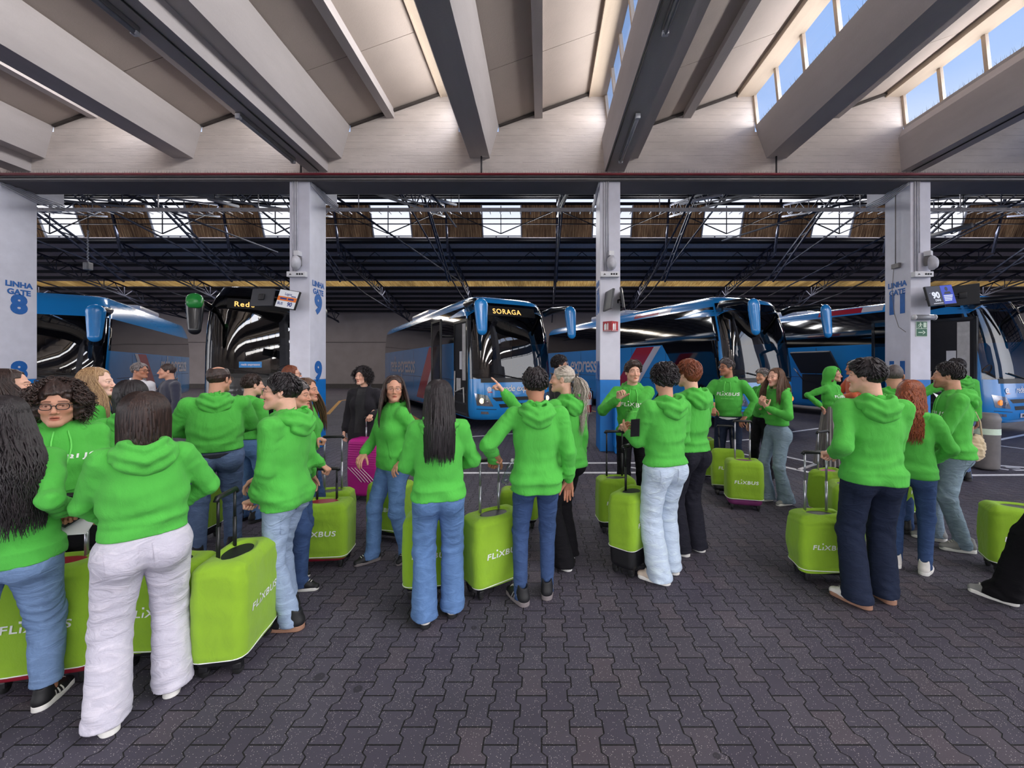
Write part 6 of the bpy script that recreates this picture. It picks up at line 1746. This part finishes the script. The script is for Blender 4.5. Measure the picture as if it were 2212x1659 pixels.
    # stripes, lettering and panel joints on the flanks
    for sd in ('r', 'l'):
        sg = -1 if sd == 'r' else 1         # u runs forward on the door side, backward on the other
        U = lambda s_: -s_ if sd == 'r' else s_
        for s_ in (2.7, 4.6, 6.6, 8.6, 10.4):
            press('panel_joint', [(U(s_) - .008, .45), (U(s_) + .008, .45), (U(s_) + .008, zs[0] - .04), (U(s_) - .008, zs[0] - .04)], sd, 'grille_black', .003, 1, 5)
        press('panel_joint', [(U(12 if sd == 'r' else 1.2), 1.34), (U(1.2 if sd == 'r' else 12), 1.34), (U(1.2 if sd == 'r' else 12), 1.352), (U(12 if sd == 'r' else 1.2), 1.352)], sd, 'grille_black', .003, 12, 1)
        if band:
            z1 = zs[0] - .03
            q = lambda a0, a1, b0, b1: [(U(b0), .36), (U(b1), .36), (U(a1), z1), (U(a0), z1)] if sd == 'r' else [(U(b1), .36), (U(b0), .36), (U(a0), z1), (U(a1), z1)]
            press('red_stripe', q(4.3, 3.3, 6.3, 5.25), sd, 'coach_red', .006, 4, 8); press('white_stripe', q(3.3, 2.95, 5.25, 4.85), sd, 'coach_white', .006, 3, 8)
        if body != 'coach_black':
            press('lettering', text_mesh('rede expressos', 1.02, .010, .12, .92, 0, .88, 0), sd, 'coach_white', .009, u0=U(8.9), z0=1.78)
        if roof_band:
            for a, b, m_ in ((3.2, 4.6, 'coach_red'), (2.6, 3.2, 'coach_white')):
                u0_, u1_ = sorted((U(a), U(b))); press('roof_stripe', [(u0_, zs[1] + .05), (u1_, zs[1] + .05), (u1_, zs[1] + .22), (u0_, zs[1] + .22)], sd, m_, .006, 4, 3)
        for s_ in (2.75, 9.6):
            y = -s_; sx_ = 1 if sd == 'r' else -1
            arc = [(y + .60 * math.cos(a_), .30 + .66 * math.sin(a_)) for a_ in np.linspace(0, PI, 15)]
            MB().prism(arc, 'x', sx_ * 1.262, sx_ * (W + .006)).build('wheel_arch', [M['rubber']], r)
            wo = MB().tube([(sx_ * .98, y, .50), (sx_ * 1.24, y, .50), (sx_ * 1.285, y, .50)], [.50, .50, .46], 26).build('wheel', [M['rubber']], r, True)
            wo.data.set_sharp_from_angle(angle=math.radians(40))
            MB().tube([(sx_ * 1.27, y, .50), (sx_ * 1.292, y, .50)], [.30, .26], 20).tube([(sx_ * 1.28, y, .50), (sx_ * 1.33, y, .50)], [.10, .08], 12).build('rim', [M['chrome']], wo, True)
    # mirrors
    for sd in (1, -1):
        mb = MB()
        a0 = Vector((sd * 1.18, -.55, 3.30)); a1 = Vector((sd * 1.36, -.10, 3.38)); a2 = Vector((sd * 1.40, .46, 3.36)); a3 = Vector((sd * 1.32, .66, 3.20))
        ao = mb.tube([a0, (a0 + a1) / 2 + Vector((sd * .06, 0, .05)), a1, a2, a3], [.10, .10, .085, .075, .07], 10).build('mirror_arm', [M['mirror_black']], r, True)
        f = Field((-.28, -.26, -.70), (.28, .26, .34), .022)
        f.cone((0, -.02, .12), (0, .05, -.48), .18, .13, .02, squash=((0, 1, 0), .62)); f.fn(lambda D, X, Y, Z: np.maximum(D, -Y - .045))
        v_, q_ = f.mesh(); mo = link('mirror', np_mesh('mirror', v_ * (1.15 if big else 1.0) + np.array(a3 + Vector((0, 0, -.10)), np.float32), q_), [M['coach_blue' if not (green_mirror or body == 'coach_black') else 'mirror_black']], ao)
        if green_mirror and sd == 1:
            f = Field((-.26, -.2, -.1), (.26, .2, .3), .025); f.cone((0, -.02, .12), (0, .04, .05), .17, .16, .02, squash=((0, 1, 0), .7))
            v_, q_ = f.mesh(); link('mirror_cap', np_mesh('mirror_cap', v_ + np.array(a3 + Vector((0, .03, .0)), np.float32), q_), [plain('mirror_green', lin(40, 140, 60), .3)], ao)
        if body != 'coach_black' and cap:          # blue fairing behind the arm on the glass band
            u = [(-2.35, 3.20), (-.62, 3.12), (-.45, 3.30), (-.70, 3.38)] if sd == 1 else [(.70, 3.38), (.45, 3.30), (.62, 3.12), (2.35, 3.20)]
            press('mirror_fairing', u, 'r' if sd == 1 else 'l', body, .012, 12, 4)
    # air conditioning on the roof
    MB().rbox((0, -L * .55, H + .05), (.85, 1.4, .11), bev=.09).build('roof_unit', [M['coach_white' if body != 'coach_black' else body]], r)
    # cab seen through the glass: floor, dashboard, wheel, seats, bulkhead
    mb = MB().box(-1.1, 1.1, -3.2, -.55, 1.0, 1.06).box(-1.1, 1.1, -3.25, -3.2, 1.0, 3.3).box(-1.08, 1.08, -3.2, -.9, 3.30, 3.36)
    co = mb.build('cab_shell', [M['cab_dark']], r)
    MB().rbox((0, -.62, 1.22), (1.02, .24, .20), bev=.08).build('dashboard', [M['cab_dark']], co)
    ring = [Vector((-.55 + .22 * math.cos(a_), -.98 + .09 * math.sin(a_), 1.58 + .19 * math.sin(a_))) for a_ in np.linspace(0, 2 * PI, 21)]
    MB().tube(ring, .018, 6).tube([ring[0], ring[10]], .015, 6).tube([(-.55, -.7, 1.35), (-.55, -.98, 1.58)], .03, 8).build('steering_wheel', [M['grille_black']], co, True)
    for x, y in ((-.55, -1.7), (.55, -2.3), (.1, -2.9)):
        MB().rbox((x, y, 1.55), (.24, .24, .08), bev=.05).rbox((x, y - .24, 1.98), (.23, .07, .42), bev=.05).rbox((x, y - .25, 2.5), (.14, .06, .12), bev=.04).build('seat', [M['seat_grey']], co)
    if door:
        d0, d1 = .42, 1.50
        do = MB().box(1.18, W + .012, -d1, -d0, .38, 2.98).build('doorway', [M['cab_dark']], r)
        mb = MB()
        for y in (-d0 - .02, -d1 + .02): mb.box(W, W + .03, y - .03, y + .03, .38, 3.0)
        mb.box(W, W + .03, -d1, -d0, 2.95, 3.02).build('door_frame', [M['mirror_black']], do)
        mb = MB().box(W + .012, W + .02, -.80, -.55, 1.35, 2.9).box(W + .012, W + .02, -1.30, -.95, 1.05, 1.4); mb.build('inner_panel', [M['cab_white']], do)
        MB().box(W + .02, W + .025, -1.02, -.82, 1.65, 2.15).build('notice', [M['paper']], do)
        mb = MB()
        for z in (.42, .70, .95): mb.box(W + .010, W + .02, -1.42, -.50, z, z + .05)
        mb.build('step', [M['hatch_grey']], do)
        MB().tube([(W + .05, -1.35, 1.0), (W + .05, -.62, 1.15), (W + .05, -.58, .75)], .022, 8).tube([(W + .05, -1.4, .6), (W + .05, -1.35, 1.6)], .022, 8).build('hand_rail', [M['cab_white']], do, True)
        lf = MB()
        lf.box(W + .34, W + .39, -2.62, -1.62, .42, .95).box(W + .34, W + .39, -2.62, -2.55, .42, 3.1).box(W + .34, W + .39, -1.69, -1.62, .42, 3.1).box(W + .34, W + .39, -2.62, -1.62, 3.03, 3.1)
        lo = lf.build('door_leaf', [M['mirror_black']], r)
        MB().box(W + .355, W + .375, -2.55, -1.69, .95, 3.03).build('door_glass', [M['windscreen']], lo)
        MB().tube([(W, -1.5, 2.6), (W + .34, -1.75, 2.6)], .03, 8).tube([(W, -1.5, .8), (W + .34, -1.75, .8)], .03, 8).build('door_arm', [M['grille_black']], lo, True)
    if roof_band and not door:
        press('door_glass', [(-1.7, .95), (-.30, .80), (-.30, zs[0] + .03), (-2.9, zs[0] + .03)], 'r', 'tinted_glass', .007, 10, 10)
    if hatch:
        a, b = hatch
        ho = MB().box(W - .3, W + .012, -b, -a, .55, 1.45).build('luggage_bay', [M['shell_black']], r)
        M2 = Matrix.Rotation(math.radians(-62), 3, 'Y')
        MB().rbox((W + .34, -(a + b) / 2, 1.86), (.04, (b - a) / 2, .46), Matrix.Rotation(math.radians(38), 3, 'Y'), .02).build('luggage_hatch', [M['hatch_grey']], r)
        mb = MB()
        for y in (-a - .05, -b + .05): mb.tube([(W, y, 1.2), (W + .5, y, 1.66)], .018, 6)
        mb.build('gas_strut', [M['chrome']], ho, True)
    if number:
        press('lettering', text_mesh(number, .15, .01, 0, 1, 0, 1.1, 0), 'f', 'letter_white', .012, u0=-.85, z0=zw[0] - .16)
    return r
bus('blue coach with a curved roof at the gate eight column, its driver side in view', (-15.0, 10.6, 0), 12.6, 32, H=4.0, rake=.85, zs=(2.2, 3.20), zw=(1.46, 3.22), big=True, number='1274', lights='lamp_amber', front_text=False, cap=False, seed=1)
b2 = bus('black coach facing the camera with an amber display, left of gate nine', (-8.75, 10.5, 0), 12.6, 33, 'coach_black', H=4.02, rake=.45, zs=(2.3, 3.3), zw=(1.52, 3.66), dest='Rede', green_mirror=True, front_text=False, band=False, lights='lamp_glass', seed=2, sign=True)
bus('blue coach with its front door open and headlight lit, right of gate nine', (-1.88, 10.7, 0), 13.4, 30.5, H=3.80, dest='SORAGA', door=True, plate=True, seed=3)
bus('blue coach with a closed front and wide windscreen, just right of the middle column', (4.90, 10.75, 0), 12.8, 22, H=3.80, roof_band=True, wind='windscreen', lights='lamp_amber', plate=True, seed=4)
bus('blue coach behind the gate eleven column with an open door and luggage hatch', (11.2, 10.2, 0), 12.8, 21, H=3.72, roof_band=True, band=False, wind='windscreen_clear', door=True, hatch=(3.7, 5.1), lights='lamp_amber', plate=True, seed=5)
# ================================================================ ON THE COLUMNS
GW = {8: 'gate eight', 9: 'gate nine', 10: 'middle', 11: 'gate eleven'}
def wall_text(txt, size, x, y, z, face, m='letter_blue', bold=.03, xs=1.0, name='gate_lettering', label='', cat='lettering', sp=1.0):
    """painted lettering on a column: face 'f' looks at the camera, 'r' faces +x, 'l' faces -x"""
    me = text_mesh(txt, size, bold, 0, xs, .0015, sp)
    o = link(name, me, [M[m]])
    o.location = (x, y, z)
    o.rotation_euler = {'f': (PI / 2, 0, 0), 'r': (PI / 2, 0, PI / 2), 'l': (PI / 2, 0, -PI / 2)}[face]
    return tag(o, label, cat)
for g, face in ((8, 'r'), (9, 'r'), (10, 'l'), (11, 'l')):
    x = COLX[g] + (.416 if face == 'r' else 0) + (.004 if face == 'r' else -.004)
    y = YC + .31
    wall_text('LINHA', .155, x, y, 3.46, face, bold=.04, label='blue painted word LINHA on the %s column' % GW[g])
    wall_text('GATE', .155, x, y, 3.30, face, bold=.04, label='blue painted word GATE on the %s column' % GW[g])
    wall_text(str(g), .52, x, y, 3.03, face, bold=.06, label='large blue number below the gate words of the %s column' % GW[g])
    wall_text(str(g), .52, x, y, 1.62, face, bold=.06, label='lower blue number just above the blue band of the %s column' % GW[g])
def fixture(g, label_kind, dx, face_x):
    """floodlight, socket strip and conduits on a column"""
    x = COLX[g]; y = YC
    w = GW[g]
    t_ = thing('socket_strip', 'white socket strip with round outlets on the %s column' % w, 'socket strip', (x + .19, y - .055, 3.60))
    MB().rbox((0, 0, 0), (.19, .05, .055), bev=.012).build('case', [M['plastic_white']], t_)
    for i in range(3): MB().tube([(.03 + i * .05, -.05, 0), (.03 + i * .05, -.056, 0)], .019, 12).build('outlet', [M['plastic_black']], t_, True)
    MB().tube([(-.12, -.05, .01), (-.09, -.054, -.01), (-.13, -.054, -.015)], .007, 6).build('switch', [M['plastic_black']], t_, True)
    t_ = thing('floodlight', 'grey wall floodlight above the socket strip of the %s column' % w, 'lamp', (x + dx, y - .12, 3.82), math.radians(face_x))
    f = Field((-.16, -.20, -.22), (.16, .16, .22), .012); f.ell((0, 0, 0), (.10, .085, .15), 0); f.fn(lambda D, X, Y, Z: np.maximum(D, Y - .05)); f.ell((0, -.06, -.01), (.07, .04, .11), .01)
    link('housing', np_mesh('housing', *f.mesh()), [M['conduit_grey']], t_)
    MB().rbox((0, .07, .05), (.05, .05, .09), bev=.015).build('bracket', [M['pipe_grey']], t_); MB().rbox((0, .06, .20), (.055, .06, .05), bev=.012).build('junction_box', [M['plastic_white']], t_)
    for i, xx in enumerate((.08, .13, .17)):
        tag(MB().tube([(x + xx, y - .018, 5.5), (x + xx, y - .018, 3.66 if i < 2 else 4.05)], .012, 8).build('conduit', [M['conduit_grey']], None, True), 'grey conduit running down the %s column to its socket strip and floodlight' % w, 'conduit', 'conduits on the %s column' % w)
fixture(9, '', .20, -6); fixture(10, '', .22, 4); fixture(11, '', .33, 30)
for g, d_ in ((8, 1), (9, 1), (10, -1), (11, -1)):      # bundles of pipes running back along the column heads
    xx = COLX[g] + (.430 if d_ > 0 else -.014)
    mb = MB()
    for i in range(5): mb.tube([(xx, YC + .02, 5.62 - i * .04), (xx, YC + .65, 5.47 - i * .04), (xx, YC + 1.12, 5.47 - i * .035)], .014, 6)
    tag(mb.build('pipe_bundle', [M['conduit_grey']], None, True), 'bundle of grey pipes wrapping the top of the %s column' % GW[g], 'pipes')
t_ = thing('junction_box', 'small grey junction box with a cable on the side of the gate eleven column', 'junction box', (COLX[11] - .034, YC + .30, 3.86))
MB().rbox((0, 0, 0), (.03, .09, .05), bev=.01).build('case', [M['pipe_grey']], t_)
MB().tube([(-.01, 0, .05), (-.01, 0, 1.5)], .010, 6).tube([(-.02, .03, -.05), (-.03, .06, -.5), (-.02, .02, -1.0), (-.03, -.1, -1.3), (-.04, -.28, -1.42)], .006, 6).build('cable', [M['pipe_grey']], t_, True)

# monitors
glow('screen_white', lin(214, 214, 222), 0.8); glow('screen_orange', lin(214, 110, 40), 0.8); glow('screen_ink', lin(40, 60, 150), 0.5); glow('screen_blue', lin(26, 60, 190), 0.9); glow('screen_navy', lin(8, 14, 50), 0.6); glow('screen_text', lin(235, 240, 255), 0.9)
def monitor(label, c, w, h, rz, tilt, roll=0.0, content=None, back='shell_black'):
    t_ = thing('monitor', label, 'monitor', c); t_.rotation_euler = (math.radians(tilt), math.radians(roll), math.radians(rz))
    so = MB().rbox((0, .02, 0), (w / 2, .022, h / 2), bev=.01).build('case', [M[back]], t_)
    def pane(name, x0, x1, z0, z1, m, y=-.0035):
        return MB().add([(x0, y, z0), (x1, y, z0), (x1, y, z1), (x0, y, z1)], [(0, 1, 2, 3)]).build(name, [M[m]], t_)
    def txt(s_, size, x, z, m, bold=.02, y=-.006):
        o = link('lettering', text_mesh(s_, size, bold), [M[m]], t_); o.location = (x, y, z); o.rotation_euler = (PI / 2, 0, 0)
    def prn(ws, h, x, z):
        o = link('small_print', bars_mesh(ws, h, .03), [M['screen_ink']], t_); o.location = (x, -.0075, z); o.rotation_euler = (PI / 2, 0, 0)
    if content == 'gate':
        pane('screen', -w / 2 + .012, w / 2 - .012, -h / 2 + .012, h / 2 - .012, 'screen_white')
        pane('screen_band', -w / 2 + .012, w / 2 - .012, -.045, .045, 'screen_orange', -.005)
        txt('Lagos', .075, 0, .10, 'screen_ink'); prn([.11], .018, .14, .062); prn([.16, .14], .035, 0, 0); txt('BUS', .075, -.13, -.105, 'screen_ink', .03); txt('90', .115, .10, -.105, 'screen_ink', .04)
    elif content == 'advert':
        pane('screen', -w / 2 + .012, w / 2 - .012, -h / 2 + .012, h / 2 - .012, 'screen_navy')
        pane('screen_picture', .02, w / 2 - .012, -h / 2 + .012, h / 2 - .012, 'screen_blue', -.005)
        txt('90', .17, -.12, .0, 'screen_text', .05); txt('DIAS', .06, -.10, -.10, 'screen_text', .03); txt('- - -', .05, -.22, .06, 'screen_text')
        for i in range(4): pane('screen_text_line', .05, .26 - i * .015, -.03 - i * .032, -.012 - i * .032, 'screen_text', -.007)
        pane('screen_text_line', -.22, .0, -.165, -.155, 'screen_text', -.007)
        v = [(.15 + .035 * math.cos(a_), -.006, .115 + .045 * math.sin(a_)) for a_ in np.linspace(0, 2 * PI, 20)[:-1]]
        MB().add(v, [tuple(range(len(v)))]).add([(.07, -.006, .01), (.24, -.006, .01), (.215, -.006, .06), (.10, -.006, .06)], [(0, 1, 2, 3)]).build('screen_portrait', [M['screen_navy']], t_)
    bpy.context.view_layer.update()
    cx_ = min(COLX.values(), key=lambda v: abs(v + .2 - c[0])); tgt = t_.matrix_world.inverted() @ Vector((min(max(c[0], cx_ + .05), cx_ + .37), YC + .002, c[2] - .04))
    MB().tube([(0, .04, 0), Vector((0, .04, 0)).lerp(tgt, .5) + Vector((0, .03, .02)), tgt], .02, 8).rbox((0, .05, 0), (.06, .02, .06), bev=.01).build('wall_arm', [M['shell_black']], t_, True)
    return t_
x9, x10, x11 = COLX[9], COLX[10], COLX[11]
monitor('white departure screen with an orange band on the gate nine column', (x9 + .14, YC - .30, 3.06), .48, .38, -14, -12, 10, 'gate')
monitor('grey back of the second screen, left of the departure screen on the gate nine column', (x9 - .38, YC - .22, 3.10), .48, .36, 172, 12, 0, None, 'hatch_grey')
monitor('screen seen edge on at the left side of the middle column', (x10 + .12, YC - .25, 3.05), .46, .40, -80, -8, 0, None, 'hatch_grey')
monitor('screen seen edge on at the right side of the middle column', (x10 + .44, YC - .22, 3.08), .46, .40, 76, -8, 0, None, 'hatch_grey')
monitor('blue screen showing 90 DIAS on the gate eleven column', (x11 + .33, YC - .30, 3.14), .62, .40, 8, -10, -6, 'advert')
monitor('dark screen turned away, right of the blue screen on the gate eleven column', (x11 + .82, YC - .22, 3.15), .50, .40, 150, -10, 4, None, 'shell_black')
# fire extinguisher sign, exit sign, lamp, extinguisher, bins
plain('sign_red', lin(170, 24, 34), .4); plain('sign_green', lin(16, 92, 62), .4); plain('sign_pale', lin(206, 226, 206), .5)
t_ = thing('fire_sign', 'red two faced sign with white hand and extinguisher symbols on the middle column', 'sign', (x10 + .20, YC, 2.55))
mb = MB().prism([(-.14, -.005), (.02, -.13), (.17, -.005)], 'z', -.10, .10); mb.build('panel', [M['sign_red']], t_)
def on_face(a, b, pts, m, name):
    a, b = Vector(a), Vector(b); u = (b - a).normalized(); n_ = Vector((u.y, -u.x)) * .003
    vs = [(a.x + u.x * p[0] + n_.x, a.y + u.y * p[0] + n_.y, p[1]) for p in pts]
    MB().add(vs, [tuple(range(len(vs)))]).build(name, [M[m]], t_)
for a, b in (((-.14, -.005), (.02, -.13)), ((.02, -.13), (.17, -.005))):
    on_face(a, b, [(.03, -.075), (.085, -.075), (.085, .03), (.075, .05), (.06, .06), (.04, .045), (.03, .03)], 'letter_white', 'symbol')
    on_face(a, b, [(.10, -.075), (.125, -.075), (.125, .05), (.115, .075), (.10, .04)], 'letter_white', 'symbol')
    on_face(a, b, [(.008, -.093), (.19, -.093), (.19, -.087), (.008, -.087)], 'letter_white', 'border')
t_ = thing('exit_sign', 'green exit sign with a running figure and an arrow on the gate eleven column', 'sign', (x11 + .22, YC - .008, 2.50))
MB().rbox((0, 0, 0), (.115, .006, .155), bev=.004).build('panel', [M['sign_pale']], t_)
mb = MB().box(-.105, .105, -.009, -.0062, .01, .145).box(-.105, .105, -.009, -.0062, -.145, .0); mb.build('field', [M['sign_green']], t_)
mb = MB(); y_ = -.0105
def flat(pts): mb.add([(p[0], y_, p[1]) for p in pts], [tuple(range(len(pts)))])
flat([(.03, .03), (.09, .03), (.09, .13), (.03, .13)])
flat([(-.030 + .015 * math.cos(a_), .115 + .015 * math.sin(a_)) for a_ in np.linspace(0, 2 * PI, 13)[:-1]])
flat([(-.045, .06), (-.02, .055), (-.008, .095), (-.035, .102)]); flat([(-.035, .098), (-.075, .085), (-.080, .06), (-.070, .06), (-.065, .077), (-.04, .085)]); flat([(-.012, .095), (.015, .07), (.02, .075), (-.01, .105)])
flat([(-.045, .062), (-.03, .055), (-.055, .03), (-.09, .03), (-.09, .04), (-.06, .04)]); flat([(-.03, .06), (-.02, .055), (.0, .03), (.005, .012), (-.005, .012), (-.015, .03)])
flat([(-.075, -.080), (.025, -.080), (.025, -.063), (-.075, -.063)]); flat([(.01, -.035), (.03, -.035), (.075, -.0715), (.03, -.108), (.01, -.108), (.045, -.0715)])
mb.build('symbol', [M['sign_pale']], t_)
t_ = thing('emergency_lamp', 'white tube shaped emergency lamp above the exit sign', 'lamp', (x11 + .22, YC - .07, 2.73))
MB().tube([(-.20, 0, 0), (.20, 0, 0)], .055, 14).build('diffuser', [M['frost']], t_, True); MB().rbox((0, .035, 0), (.20, .03, .04), bev=.01).build('base', [M['plastic_white']], t_)
for s_ in (-1, 1): MB().tube([(s_ * .195, 0, 0), (s_ * .215, 0, 0)], .058, 14).build('end_cap', [M['plastic_white']], t_, True)
t_ = thing('fire_extinguisher', 'red fire extinguisher standing left of the middle column', 'fire extinguisher', P(1270, 868, 8.72) - Vector((0, 0, .0)))
z_ = 0
MB().tube([(0, 0, -.22), (0, 0, -.20), (0, 0, .14), (0, 0, .20), (0, 0, .225)], [.07, .08, .08, .05, .025], 18).build('cylinder', [M['sign_red']], t_, True)
MB().tube([(0, 0, .22), (0, 0, .27)], .022, 10).rbox((0.02, 0, .285), (.05, .012, .012), bev=.004).build('valve', [M['shell_black']], t_, True)
MB().tube([(.03, 0, .26), (.10, 0, .22), (.10, 0, .0), (.09, 0, -.1)], .012, 8).build('hose', [M['shell_black']], t_, True)
MB().tube([(0, 0, -.06), (0, 0, .06)], .0812, 18, cap=False).build('label_band', [M['paper']], t_, True)
MB().rbox((0, .0, -.245), (.085, .085, .02), bev=.008).tube([(0, 0, -.25), (0, 0, -(EYE - 78 * 8.72 / F_PX) + .01)], .025, 8).build('stand', [M['pipe_grey']], t_)
t_ = thing('recycling_bin', 'blue recycling bin with a white symbol against the middle column', 'bin', (x10 + .36, YC - .13, 0))
MB().rbox((0, 0, .52), (.10, .11, .40), bev=.02).rbox((0, 0, .06), (.085, .095, .06), bev=.01).build('body', [M['blue_paint']], t_)
MB().rbox((0, 0, .93), (.105, .115, .02), bev=.01).build('lid', [M['blue_paint']], t_)
mb = MB()
for q in range(3):
    a_ = q * 2 * PI / 3 + .3
    c_, s_ = math.cos(a_), math.sin(a_)
    def rt(x, z): return (-.005 + c_ * x - s_ * z, -.113, .74 + s_ * x + c_ * z)
    mb.add([rt(-.025, .030), (rt(.012, .030)), rt(.012, .048), rt(-.025, .048)], [(0, 1, 2, 3)]); mb.add([rt(.010, .022), rt(.034, .039), rt(.010, .056)], [(0, 1, 2)])
mb.build('symbol', [M['letter_white']], t_)
t_ = thing('litter_bin', 'grey metal litter bin behind the man with the moustache', 'bin', (G(2008, 985).x, 6.9, 0))
MB().tube([(0, 0, 0.02), (0, 0, .05), (0, 0, .82), (0, 0, .86), (0, 0, .95)], [.15, .17, .18, .19, .15], 20).build('body', [M['pipe_grey']], t_, True)
MB().tube([(0, 0, .60), (0, 0, .70)], .181, 20, cap=False).build('band', [M['sign_pale']], t_, True)
